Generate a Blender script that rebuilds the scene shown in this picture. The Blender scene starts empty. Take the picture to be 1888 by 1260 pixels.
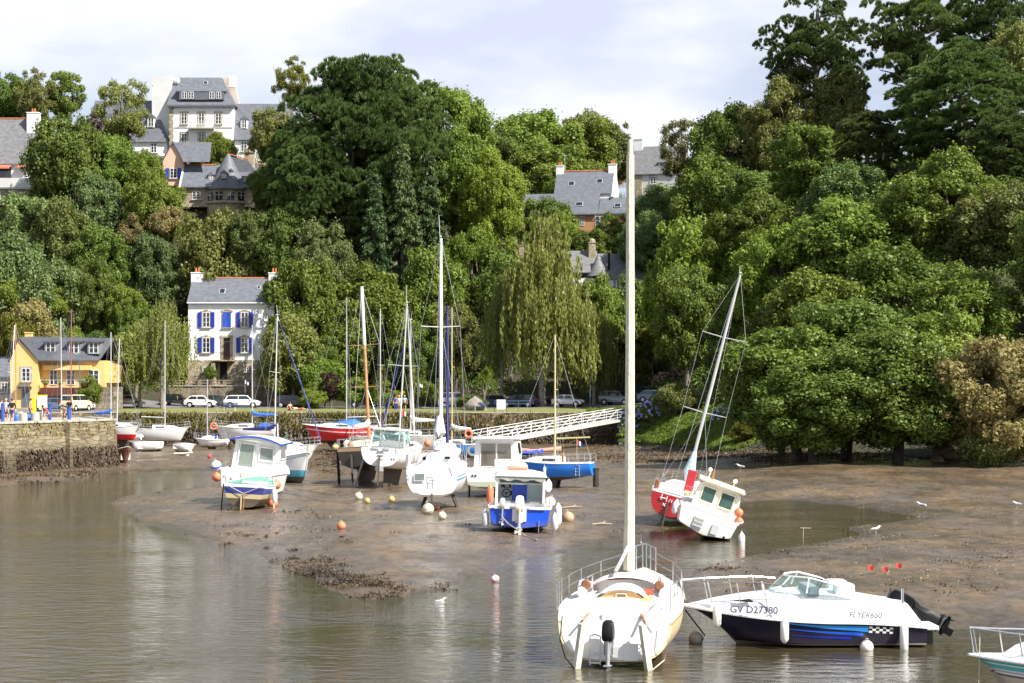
import bpy, math, random
import numpy as np
from mathutils import Vector, Matrix, Euler
R = math.radians
S = bpy.context.scene
C = S.collection
# ---------------------------------------------------------------- camera, sky, sun, exposure
F, H, YH, CX = 3400.0, 6.5, 720.0, 944.0      # focal length in photo pixels, camera height, horizon row
cam = bpy.data.cameras.new('camera'); co = bpy.data.objects.new('camera', cam); C.objects.link(co)
co.location = (0, 0, H); co.rotation_euler = (R(90), 0, 0)
cam.sensor_width = 36; cam.lens = 36 * F / 1888; cam.shift_y = 90 / 1888; cam.clip_start = 0.5; cam.clip_end = 3000
S.camera = co
TO_SUN = Vector((0.70, -0.46, 0.88)).normalized()
sun = bpy.data.lights.new('sun', 'SUN'); so = bpy.data.objects.new('sun', sun); C.objects.link(so)
sun.energy = 5.0; sun.angle = R(0.53); sun.color = (1, .955, .88)
so.rotation_euler = TO_SUN.to_track_quat('Z', 'Y').to_euler(); so.location = (60, -60, 90)
W = bpy.data.worlds.new('World'); S.world = W; W.use_nodes = True
nt = W.node_tree; nt.nodes.clear()
def nd(t, kind, **kw):
    n = t.nodes.new(kind)
    for k, v in kw.items(): setattr(n, k, v)
    return n
sky = nd(nt, 'ShaderNodeTexSky', sky_type='NISHITA', sun_disc=False)
sky.sun_elevation = math.asin(TO_SUN.z); sky.sun_rotation = math.atan2(TO_SUN.x, TO_SUN.y)
sky.air_density = 1.0; sky.dust_density = 1.5; sky.ozone_density = 1.5
tc = nd(nt, 'ShaderNodeTexCoord'); mp = nd(nt, 'ShaderNodeMapping'); mp.inputs['Scale'].default_value = (1.1, 1.1, 3.0)
mp.inputs['Location'].default_value = (0.0, 0.0, 0.0)
cl = nd(nt, 'ShaderNodeTexNoise'); cl.inputs['Scale'].default_value = 3.0; cl.inputs['Detail'].default_value = 9; cl.inputs['Roughness'].default_value = .53
cr = nd(nt, 'ShaderNodeValToRGB'); cr.color_ramp.elements[0].position = .33; cr.color_ramp.elements[1].position = .60
cr.color_ramp.elements[0].color = (.30, .30, .30, 1); cr.color_ramp.elements[1].color = (1, 1, 1, 1)
c2 = nd(nt, 'ShaderNodeTexNoise'); c2.inputs['Scale'].default_value = 5.0; c2.inputs['Detail'].default_value = 7
cc = nd(nt, 'ShaderNodeValToRGB'); cc.color_ramp.elements[0].color = (5.5, 6.0, 7.4, 1); cc.color_ramp.elements[1].color = (8.2, 8.3, 8.8, 1)
cc.color_ramp.elements[0].position = .38; cc.color_ramp.elements[1].position = .58
mx = nd(nt, 'ShaderNodeMix', data_type='RGBA'); bg = nd(nt, 'ShaderNodeBackground'); wo = nd(nt, 'ShaderNodeOutputWorld')
L = nt.links.new
L(tc.outputs['Generated'], mp.inputs['Vector']); L(mp.outputs[0], cl.inputs['Vector']); L(mp.outputs[0], c2.inputs['Vector'])
L(cl.outputs['Fac'], cr.inputs[0]); L(c2.outputs['Fac'], cc.inputs[0])
sz_ = nd(nt, 'ShaderNodeSeparateXYZ'); L(tc.outputs['Generated'], sz_.inputs[0])      # cloud thins out towards the zenith
ze = nd(nt, 'ShaderNodeMapRange'); ze.inputs[1].default_value = .28; ze.inputs[2].default_value = .70; ze.inputs[3].default_value = 1.; ze.inputs[4].default_value = .25; L(sz_.outputs['Z'], ze.inputs[0])
zm = nd(nt, 'ShaderNodeMath', operation='MULTIPLY'); L(cr.outputs[0], zm.inputs[0]); L(ze.outputs[0], zm.inputs[1]); L(zm.outputs[0], mx.inputs[0]); L(sky.outputs[0], mx.inputs[6]); L(cc.outputs[0], mx.inputs[7])
L(mx.outputs[2], bg.inputs[0]); bg.inputs[1].default_value = 0.072; L(bg.outputs[0], wo.inputs[0])
S.view_settings.view_transform = 'Standard'; S.view_settings.look = 'None'; S.view_settings.exposure = 0.90
S.view_settings.gamma = 1; S.view_settings.use_curve_mapping = False
S.render.engine = 'CYCLES'; S.cycles.max_bounces = 6; S.cycles.transparent_max_bounces = 6

# ---------------------------------------------------------------- helpers
def at(px, py, D): return Vector(((px - CX) * D / F, D, H + (YH - py) * D / F))
def gx(px, D): return (px - CX) * D / F
def gp(px, py, z=0.):
    D = F * (H - z) / (py - YH); return Vector((gx(px, D), D, z))
def tag(o, label=None, cat=None, group=None, kind=None):
    if label: o['label'] = label
    if cat: o['category'] = cat
    if group: o['group'] = group
    if kind: o['kind'] = kind
    return o
def thing(name, label, cat, loc=(0, 0, 0), rz=0, group=None, rx=0, ry=0):
    o = bpy.data.objects.new(name, None); C.objects.link(o); o.empty_display_size = .3
    o.location = loc
    # heel / trim about the thing's own axes, then heading
    o.rotation_euler = (Matrix.Rotation(rz, 3, 'Z') @ Matrix.Rotation(ry, 3, 'Y') @ Matrix.Rotation(rx, 3, 'X')).to_euler()
    return tag(o, label, cat, group)
class MB:
    def __init__(s): s.v = []; s.f = []; s.m = []; s.mi = 0
    def add(s, vs, fs):
        b = len(s.v); s.v += [tuple(v) for v in vs]
        for f in fs: s.f.append(tuple(b + i for i in f)); s.m.append(s.mi)
        return s
    def box(s, c, d, rz=0, ry=0, rx=0, taper=1.0):
        M = Matrix.Rotation(rz, 3, 'Z') @ Matrix.Rotation(ry, 3, 'Y') @ Matrix.Rotation(rx, 3, 'X'); c = Vector(c)
        vs = []
        for z in (-.5, .5):
            k = taper if z > 0 else 1
            for x, y in ((-.5, -.5), (.5, -.5), (.5, .5), (-.5, .5)): vs.append(c + M @ Vector((x * d[0] * k, y * d[1] * k, z * d[2])))
        return s.add(vs, [(3, 2, 1, 0), (4, 5, 6, 7), (0, 1, 5, 4), (1, 2, 6, 5), (2, 3, 7, 6), (3, 0, 4, 7)])
    def tube(s, pts, r, n=6, cap=True):
        pts = [Vector(p) for p in pts]; rs = r if isinstance(r, (list, tuple)) else [r] * len(pts)
        vs = []; fs = []
        for i, p in enumerate(pts):
            t = (pts[min(i + 1, len(pts) - 1)] - pts[max(i - 1, 0)]).normalized()
            a = t.cross(Vector((0, 0, 1)) if abs(t.z) < .9 else Vector((1, 0, 0))).normalized(); b = t.cross(a)
            for k in range(n):
                an = 2 * math.pi * k / n; vs.append(p + (a * math.cos(an) + b * math.sin(an)) * rs[i])
        for i in range(len(pts) - 1):
            for k in range(n): fs.append((i * n + k, i * n + (k + 1) % n, (i + 1) * n + (k + 1) % n, (i + 1) * n + k))
        if cap: fs.append(tuple(range(n))[::-1]); fs.append(tuple((len(pts) - 1) * n + k for k in range(n)))
        return s.add(vs, fs)
    def lathe(s, prof, c=(0, 0, 0), n=16, axis='Z', M=None):
        c = Vector(c); vs = []; fs = []
        for r, z in prof:
            for k in range(n):
                a = 2 * math.pi * k / n; v = Vector((r * math.cos(a), r * math.sin(a), z))
                if axis == 'X': v = Vector((v.z, v.x, v.y))
                if axis == 'Y': v = Vector((v.x, v.z, v.y))
                if M: v = M @ v
                vs.append(c + v)
        for i in range(len(prof) - 1):
            for k in range(n): fs.append((i * n + k, i * n + (k + 1) % n, (i + 1) * n + (k + 1) % n, (i + 1) * n + k))
        fs.append(tuple(range(n))[::-1]); fs.append(tuple((len(prof) - 1) * n + k for k in range(n)))
        return s.add(vs, fs)
    def ball(s, c, r, n=12, sc=(1, 1, 1)):
        prof = [(r * math.sin(math.pi * i / (n // 2)) + 1e-4, -r * math.cos(math.pi * i / (n // 2))) for i in range(n // 2 + 1)]
        return s.lathe(prof, c, n, M=Matrix.Diagonal(sc))
    def prism(s, poly, a, b, axis='Y'):
        """poly of 2-D points swept from a to b along axis"""
        def P(p, t): return {'Y': (p[0], t, p[1]), 'X': (t, p[0], p[1]), 'Z': (p[0], p[1], t)}[axis]
        n = len(poly); vs = [P(p, a) for p in poly] + [P(p, b) for p in poly]
        fs = [tuple(range(n)), tuple(range(2 * n - 1, n - 1, -1))] + [(i, n + i, n + (i + 1) % n, (i + 1) % n) for i in range(n)]
        return s.add(vs, fs)
    def loft(s, secs, closed=False, caps=False):
        n = len(secs[0]); vs = [v for q in secs for v in q]; fs = []
        for i in range(len(secs) - 1):
            for k in range(n if closed else n - 1):
                fs.append((i * n + k, i * n + (k + 1) % n, (i + 1) * n + (k + 1) % n, (i + 1) * n + k))
        if caps: fs.append(tuple(range(n))[::-1]); fs.append(tuple((len(secs) - 1) * n + k for k in range(n)))
        return s.add(vs, fs)
    def ring(s, c, Rr, r, M=None, n=18, k=6):
        vs = []; fs = []; c = Vector(c)
        for i in range(n):
            a = 2 * math.pi * i / n
            for j in range(k):
                b = 2 * math.pi * j / k; v = Vector(((Rr + r * math.cos(b)) * math.cos(a), (Rr + r * math.cos(b)) * math.sin(a), r * math.sin(b)))
                vs.append(c + (M @ v if M else v))
        for i in range(n):
            for j in range(k): fs.append((i * k + j, ((i + 1) % n) * k + j, ((i + 1) % n) * k + (j + 1) % k, i * k + (j + 1) % k))
        return s.add(vs, fs)
    def build(s, name, mats, parent=None, smooth=False, bevel=0, loc=None):
        me = bpy.data.meshes.new(name); me.from_pydata(s.v, [], s.f)
        if not isinstance(mats, (list, tuple)): mats = [mats]
        for m in mats: me.materials.append(m)
        me.polygons.foreach_set('material_index', s.m)
        import bmesh
        bm = bmesh.new(); bm.from_mesh(me); bmesh.ops.recalc_face_normals(bm, faces=bm.faces[:]); bm.to_mesh(me); bm.free()
        if smooth:
            me.polygons.foreach_set('use_smooth', [True] * len(me.polygons))
            try: me.set_sharp_from_angle(angle=R(38))
            except Exception: pass
        o = bpy.data.objects.new(name, me); C.objects.link(o)
        if parent: o.parent = parent
        if loc is not None: o.location = loc
        if bevel:
            b = o.modifiers.new('bevel', 'BEVEL'); b.width = bevel; b.segments = 2; b.limit_method = 'ANGLE'; b.angle_limit = R(40)
        return o
def copy_tree(o, parent=None):
    c = o.copy(); C.objects.link(c); c.parent = parent
    for ch in o.children: copy_tree(ch, c)
    return c

# ---------------------------------------------------------------- materials
MATS = {}
def mat(name, col, rough=.5, var=.12, scale=3., bump=0., metal=0., spec=.5, stretch=(1, 1, 1), bscale=None, col2=None, coat=0, cmin=.35, cmax=.65):
    if name in MATS: return MATS[name]
    m = bpy.data.materials.new(name); m.use_nodes = True; t = m.node_tree; p = t.nodes['Principled BSDF']; l = t.links.new
    p.inputs['Roughness'].default_value = rough; p.inputs['Metallic'].default_value = metal
    p.inputs['Specular IOR Level'].default_value = spec
    if coat: p.inputs['Coat Weight'].default_value = coat; p.inputs['Coat Roughness'].default_value = .08
    tx = nd(t, 'ShaderNodeTexCoord'); ma = nd(t, 'ShaderNodeMapping'); ma.inputs['Scale'].default_value = stretch
    n = nd(t, 'ShaderNodeTexNoise'); n.inputs['Scale'].default_value = scale; n.inputs['Detail'].default_value = 6; n.inputs['Roughness'].default_value = .62
    r = nd(t, 'ShaderNodeValToRGB'); e = r.color_ramp.elements; e[0].position = cmin; e[1].position = cmax
    a = col2 if col2 else tuple(min(1, c * (1 - var)) for c in col); b = col if col2 else tuple(min(1, c * (1 + var)) for c in col)
    e[0].color = (*a, 1); e[1].color = (*b, 1)
    l(tx.outputs['Object'], ma.inputs[0]); l(ma.outputs[0], n.inputs['Vector']); l(n.outputs['Fac'], r.inputs[0]); l(r.outputs[0], p.inputs['Base Color'])
    if bump:
        n2 = nd(t, 'ShaderNodeTexNoise'); n2.inputs['Scale'].default_value = bscale or scale * 3; n2.inputs['Detail'].default_value = 5
        bu = nd(t, 'ShaderNodeBump'); bu.inputs['Strength'].default_value = bump; bu.inputs['Distance'].default_value = .05
        l(ma.outputs[0], n2.inputs['Vector']); l(n2.outputs['Fac'], bu.inputs['Height']); l(bu.outputs[0], p.inputs['Normal'])
    MATS[name] = m; return m
def leafmat(name, a, b, c, trans=.28, rough=.5):
    """three-tone foliage, each leaf and each tree its own tone"""
    if name in MATS: return MATS[name]
    m = bpy.data.materials.new(name); m.use_nodes = True; t = m.node_tree; p = t.nodes['Principled BSDF']; l = t.links.new
    g = nd(t, 'ShaderNodeNewGeometry'); o = nd(t, 'ShaderNodeObjectInfo'); tx = nd(t, 'ShaderNodeTexCoord')
    n = nd(t, 'ShaderNodeTexNoise'); n.inputs['Scale'].default_value = .45; n.inputs['Detail'].default_value = 3
    l(tx.outputs['Object'], n.inputs['Vector'])
    m1 = nd(t, 'ShaderNodeMath', operation='MULTIPLY_ADD'); m1.inputs[1].default_value = .42; m2 = nd(t, 'ShaderNodeMath', operation='MULTIPLY_ADD'); m2.inputs[1].default_value = .7
    l(g.outputs['Random Per Island'], m1.inputs[0]); m1.inputs[2].default_value = -.13
    l(n.outputs['Fac'], m2.inputs[0]); l(m1.outputs[0], m2.inputs[2])
    r = nd(t, 'ShaderNodeValToRGB'); e = r.color_ramp.elements; e[0].position = .08; e[1].position = .68; e[0].color = (*a, 1); e[1].color = (*c, 1)
    k = r.color_ramp.elements.new(.38); k.color = (*b, 1)
    l(m2.outputs[0], r.inputs[0])
    hs = nd(t, 'ShaderNodeHueSaturation')
    h1 = nd(t, 'ShaderNodeMapRange'); h1.inputs[3].default_value = .482; h1.inputs[4].default_value = .515; l(o.outputs['Random'], h1.inputs[0]); l(h1.outputs[0], hs.inputs['Hue'])
    mm = nd(t, 'ShaderNodeMath', operation='FRACT'); m7 = nd(t, 'ShaderNodeMath', operation='MULTIPLY'); m7.inputs[1].default_value = 7.31
    l(o.outputs['Random'], m7.inputs[0]); l(m7.outputs[0], mm.inputs[0])
    h2 = nd(t, 'ShaderNodeMapRange'); h2.inputs[3].default_value = .78; h2.inputs[4].default_value = 1.28; l(mm.outputs[0], h2.inputs[0]); l(h2.outputs[0], hs.inputs['Value'])
    l(r.outputs[0], hs.inputs['Color']); l(hs.outputs[0], p.inputs['Base Color'])
    p.inputs['Roughness'].default_value = rough; p.inputs['Specular IOR Level'].default_value = .28
    tr = nd(t, 'ShaderNodeBsdfTranslucent'); ml = nd(t, 'ShaderNodeMixShader'); ml.inputs[0].default_value = trans
    hs2 = nd(t, 'ShaderNodeHueSaturation'); hs2.inputs['Hue'].default_value = .485; hs2.inputs['Value'].default_value = 1.5; l(hs.outputs[0], hs2.inputs['Color']); l(hs2.outputs[0], tr.inputs[0])
    l(p.outputs[0], ml.inputs[1]); l(tr.outputs[0], ml.inputs[2]); l(ml.outputs[0], t.nodes['Material Output'].inputs[0])
    MATS[name] = m; return m
LM = dict(
 mid=leafmat('foliage_mid', (0.056, 0.093, 0.012), (0.125, 0.185, 0.025), (0.211, 0.265, 0.048)),
 dark=leafmat('foliage_dark', (0.037, 0.068, 0.012), (0.088, 0.140, 0.022), (0.162, 0.222, 0.043)),
 bright=leafmat('foliage_bright', (0.070, 0.119, 0.014), (0.145, 0.219, 0.024), (0.224, 0.296, 0.046), .33),
 olive=leafmat('foliage_olive', (0.076, 0.097, 0.021), (0.138, 0.162, 0.037), (0.227, 0.237, 0.066)),
 grey=leafmat('foliage_grey_green', (0.071, 0.110, 0.032), (0.138, 0.192, 0.060), (0.221, 0.272, 0.099)),
 pine=leafmat('foliage_pine', (0.039, 0.065, 0.017), (0.083, 0.133, 0.031), (0.153, 0.215, 0.055), .2),
 spruce=leafmat('foliage_spruce', (0.030, 0.055, 0.018), (0.060, 0.098, 0.030), (0.116, 0.170, 0.055), .12),
 birch=leafmat('foliage_birch', (0.098, 0.130, 0.029), (0.171, 0.208, 0.049), (0.260, 0.284, 0.081), .35),
 yellow=leafmat('foliage_yellow_green', (0.094, 0.127, 0.015), (0.165, 0.198, 0.024), (0.253, 0.270, 0.044), .35),
 purple=leafmat('foliage_purple', (0.018, 0.008, 0.010), (0.042, 0.014, 0.018), (0.080, 0.026, 0.030), .2),
 brown=leafmat('foliage_khaki', (.110, .100, .030), (.205, .180, .062), (.320, .280, .120), .35),
 grass=leafmat('foliage_grass', (0.081, 0.138, 0.017), (0.144, 0.213, 0.028), (0.230, 0.287, 0.052), .4),
 drygrass=leafmat('foliage_dry_grass', (0.090, 0.075, 0.020), (0.170, 0.140, 0.045), (0.260, 0.220, 0.080), .3),
 weed=leafmat('weed_brown', (0.035, 0.025, 0.015), (0.077, 0.056, 0.033), (0.144, 0.110, 0.065), .05),
 bluefl=leafmat('petals_blue', (0.200, 0.230, 0.550), (0.380, 0.420, 0.750), (0.620, 0.640, 0.850), .2),
 pinkfl=leafmat('petals_pink', (0.450, 0.160, 0.220), (0.600, 0.340, 0.400), (0.750, 0.550, 0.550), .2),
 yellowfl=leafmat('petals_yellow', (0.700, 0.300, 0.010), (0.800, 0.480, 0.020), (0.850, 0.620, 0.050), .2),
)
BARK = mat('bark', (.19, .16, .125), .9, .35, 2.5, .6, stretch=(3, 3, .6))
SHADEBARK = mat('bark_shade', (.055, .045, .035), .95, .35, 2.5, .6)  # deep shade under the shore boughs, put into the trunk colour
BIRCHBARK = mat('bark_birch', (.26, .24, .20), .8, .4, 3, .3, stretch=(1, 1, 3))
WHITE = mat('white_gelcoat', (.80, .80, .78), .3, .05, 1.1, col2=(.66, .65, .61), cmin=.22, cmax=.42)
CREAM = mat('cream_gelcoat', (.74, .66, .47), .32, .05, 1.5)
CREAMW = mat('cream_white', (.78, .75, .64), .35, .05, 1.5)
GLASS = mat('dark_glass', (.018, .024, .024), .06, .2, 2, spec=.8)
GREENGLASS = mat('tinted_glass', (.05, .10, .085), .08, .2, 2, spec=.8)
STEEL = mat('stainless_steel', (.62, .62, .62), .25, .06, 4, metal=.9)
ALU = mat('painted_aluminium', (.66, .66, .64), .35, .06, 2, metal=.3)
WHITEPAINT = mat('white_paint', (.78, .78, .76), .45, .05, 3)
BLACK = mat('black_rubber', (.010, .010, .011), .5, .2, 4, spec=.25)
ROPE = mat('rope', (.52, .48, .38), .9, .2, 12)
ORANGE = mat('orange_plastic', (.75, .20, .09), .5, .15, 5)
BLUETARP = mat('blue_tarp', (.03, .16, .62), .55, .15, 4, .5)
NAVYCLOTH = mat('navy_cloth', (.015, .025, .16), .75, .2, 5, .4)
BLUEGEL = mat('blue_gelcoat', (.015, .075, .58), .3, .08, 1.5)
REDGEL = mat('red_gelcoat', (.40, .018, .022), .3, .12, 1.5)
WOOD = mat('varnished_wood', (.34, .15, .05), .45, .3, 3, .2, stretch=(.5, 4, 4))
CLOTHW = mat('white_sailcloth', (.78, .77, .74), .8, .06, 3, .5)
ANTIF = mat('mud_bottom_paint', (.058, .046, .034), .75, .35, 2.2, .3)
# ---------------------------------------------------------------- terrain
rng = np.random.default_rng(7)
def vnoise(x, y, seed=0):
    def h(i, j):
        n = (i * 374761393 + j * 668265263 + seed * 1442695041) & 0x7fffffff
        n = ((n ^ (n >> 13)) * 1274126177) & 0x7fffffff
        return ((n ^ (n >> 16)) & 0xffff) / 65535.
    x = np.asarray(x, float); y = np.asarray(y, float)
    i = np.floor(x).astype(np.int64); j = np.floor(y).astype(np.int64); u = x - i; v = y - j
    u = u * u * (3 - 2 * u); v = v * v * (3 - 2 * v)
    return (h(i, j) * (1 - u) + h(i + 1, j) * u) * (1 - v) + (h(i, j + 1) * (1 - u) + h(i + 1, j + 1) * u) * v
def fbm(x, y, seed=0, o=4):
    s = 0; a = .5; k = 1.
    for q in range(o): s = s + a * (vnoise(np.asarray(x) * k, np.asarray(y) * k, seed + q) - .5); a *= .5; k *= 2.03
    return s
WATER_PX = [(-300, 915), (0, 897), (120, 884), (215, 868), (330, 866), (400, 868), (402, 897), (330, 903), (240, 914), (205, 930), (240, 950), (290, 970), (400, 998), (470, 1023),
 (520, 1042), (600, 1080), (690, 1106), (745, 1092), (830, 1088), (865, 1062), (950, 1035), (1050, 1018), (1100, 1008), (1180, 995), (1225, 978), (1330, 955), (1370, 926), (1450, 920), (1560, 932),
 (1650, 946), (1700, 952), (1640, 966), (1560, 972), (1585, 985), (1500, 1003), (1440, 1015), (1290, 1047), (1250, 1075), (1270, 1110), (1330, 1150), (1500, 1158), (1700, 1160), (1888, 1163), (2300, 1168), (2300, 1750), (-300, 1750)]
WP = np.array([gp(x, y)[:2] for x, y in WATER_PX])
def sdist(X, Y):
    """distance to the water's edge, positive on the mud"""
    X = np.asarray(X, float); Y = np.asarray(Y, float); d = np.full(X.shape, 1e9); ins = np.zeros(X.shape, bool); n = len(WP)
    for i in range(n):
        a = WP[i]; b = WP[(i + 1) % n]; e = b - a; t = np.clip(((X - a[0]) * e[0] + (Y - a[1]) * e[1]) / (e @ e), 0, 1)
        d = np.minimum(d, np.hypot(X - a[0] - t * e[0], Y - a[1] - t * e[1]))
        c = ((a[1] > Y) != (b[1] > Y)); xx = a[0] + (Y - a[1]) / (e[1] if abs(e[1]) > 1e-9 else 1e-9) * e[0]
        ins ^= c & (X < xx)
    return np.where(ins, -d, d)
def mudz(X, Y):
    X = np.asarray(X, float); Y = np.asarray(Y, float)
    d = sdist(X, Y); z = np.where(d > 0, .28 * (1 - np.exp(-d / 5.)) + .05 * np.clip(d / .5, 0, 1), np.maximum(d * .09, -.5))
    px = CX + X * F / np.maximum(Y, 5)
    z += np.clip((Y - 105) / 45, 0, 1.3) * .9 * np.clip((px - 1250) / 250, 0, 1) * (d > 0)
    z += np.clip((Y - 135) / 70, 0, 1) * .20 * (d > 0)
    pw = np.clip((250 - px) / 60, 0, 1) * np.clip((Y - 125) / 8, 0, 1)      # weedy foot of the pier
    z += pw * .15
    z += fbm(X * .55, Y * .22, 3) * .11 + fbm(X * 1.3 + Y * .5, Y * .55, 9, 3) * .07 + fbm(X * 4, Y * 2.2, 19, 3) * .035
    return z
def gz(X, Y): return float(mudz(np.array([X]), np.array([Y]))[0])
COLS = {-250: [(206, 4), (232, 7), (250, 22), (262, 36), (290, 46), (330, 50), (430, 46)],
 100: [(206, 4), (228, 4.6), (240, 11), (255, 25), (272, 36), (290, 44), (330, 46), (430, 42)],
 350: [(206, 4), (238, 4.6), (250, 10), (262, 22), (272, 33), (288, 43), (330, 46), (430, 42)],
 600: [(206, 4), (238, 4.5), (252, 13), (265, 25), (285, 38), (330, 46), (430, 42)],
 850: [(206, 4), (238, 4.5), (255, 11), (270, 21), (300, 34), (340, 41), (430, 40)],
 1100: [(206, 4), (232, 4.7), (255, 12), (275, 21), (305, 32), (340, 42), (430, 41)],
 1160: [(196, -.4), (203, 3.5), (207, 4.1), (232, 4.9), (255, 13), (278, 22), (305, 32), (340, 42), (430, 41)],
 1250: [(176, -.6), (184, .9), (197, 3.5), (206, 4.3), (230, 6), (250, 16), (280, 31), (330, 43), (430, 42)],
 1340: [(160, -.6), (171, 1.3), (186, 3.4), (200, 5.5), (225, 11), (250, 21), (280, 33), (330, 44), (430, 42)],
 1500: [(142, -.5), (155, 1.3), (165, 2.4), (180, 7), (205, 20), (235, 32), (300, 42), (430, 42)],
 1750: [(132, -.5), (143, 1.4), (152, 2.4), (167, 8), (190, 22), (225, 35), (300, 43), (430, 42)],
 2150: [(122, -.5), (134, 1.5), (143, 2.6), (160, 10), (190, 26), (230, 39), (300, 46), (430, 44)]}
CK = sorted(COLS)
def hillz(X, Y):
    X = np.asarray(X, float); Y = np.asarray(Y, float); px = np.clip(CX + X * F / Y, CK[0], CK[-1] - .01)
    cols = np.array([np.interp(Y, [q[0] for q in COLS[k]], [q[1] for q in COLS[k]]) for k in CK])
    i = np.clip(np.searchsorted(CK, px, side='right') - 1, 0, len(CK) - 2); ka = np.array(CK)
    t = (px - ka[i]) / (ka[i + 1] - ka[i]); idx = np.indices(px.shape)
    a = np.take_along_axis(cols, i[None], 0)[0]; b = np.take_along_axis(cols, (i + 1)[None], 0)[0]
    z = a * (1 - t) + b * t
    return z + fbm(X * .12, Y * .12, 31) * np.clip((z - 5) / 6, 0, 1) * 3.0 + fbm(X * .8, Y * .8, 41, 3) * .22 * np.clip((z - 4.2), 0, 1)
def hz(X, Y): return float(hillz(np.array([X]), np.array([Y]))[0])
def startD(px): return np.interp(px, [1138, 1142, 1250, 1340, 1500, 1750, 2150], [206.3, 197, 178, 162, 145, 134, 124])
def grid_mesh(name, m, us, Ds, zf, keep=None):
    U, Dd = np.meshgrid(us, Ds); X = U * Dd; Z = zf(X, Dd); V = np.stack([X, Dd, Z], -1).reshape(-1, 3)
    n = len(us); rows = len(Ds); I = np.arange(rows * n).reshape(rows, n)
    fs = np.stack([I[:-1, :-1], I[:-1, 1:], I[1:, 1:], I[1:, :-1]], -1).reshape(-1, 4)
    if keep is not None:
        k = keep(X, Dd).reshape(-1); fs = fs[k[fs].all(1)]
    me = bpy.data.meshes.new(name); me.from_pydata(V.tolist(), [], fs.tolist()); me.materials.append(m)
    me.polygons.foreach_set('use_smooth', [True] * len(me.polygons))
    o = bpy.data.objects.new(name, me); C.objects.link(o); return o
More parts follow.
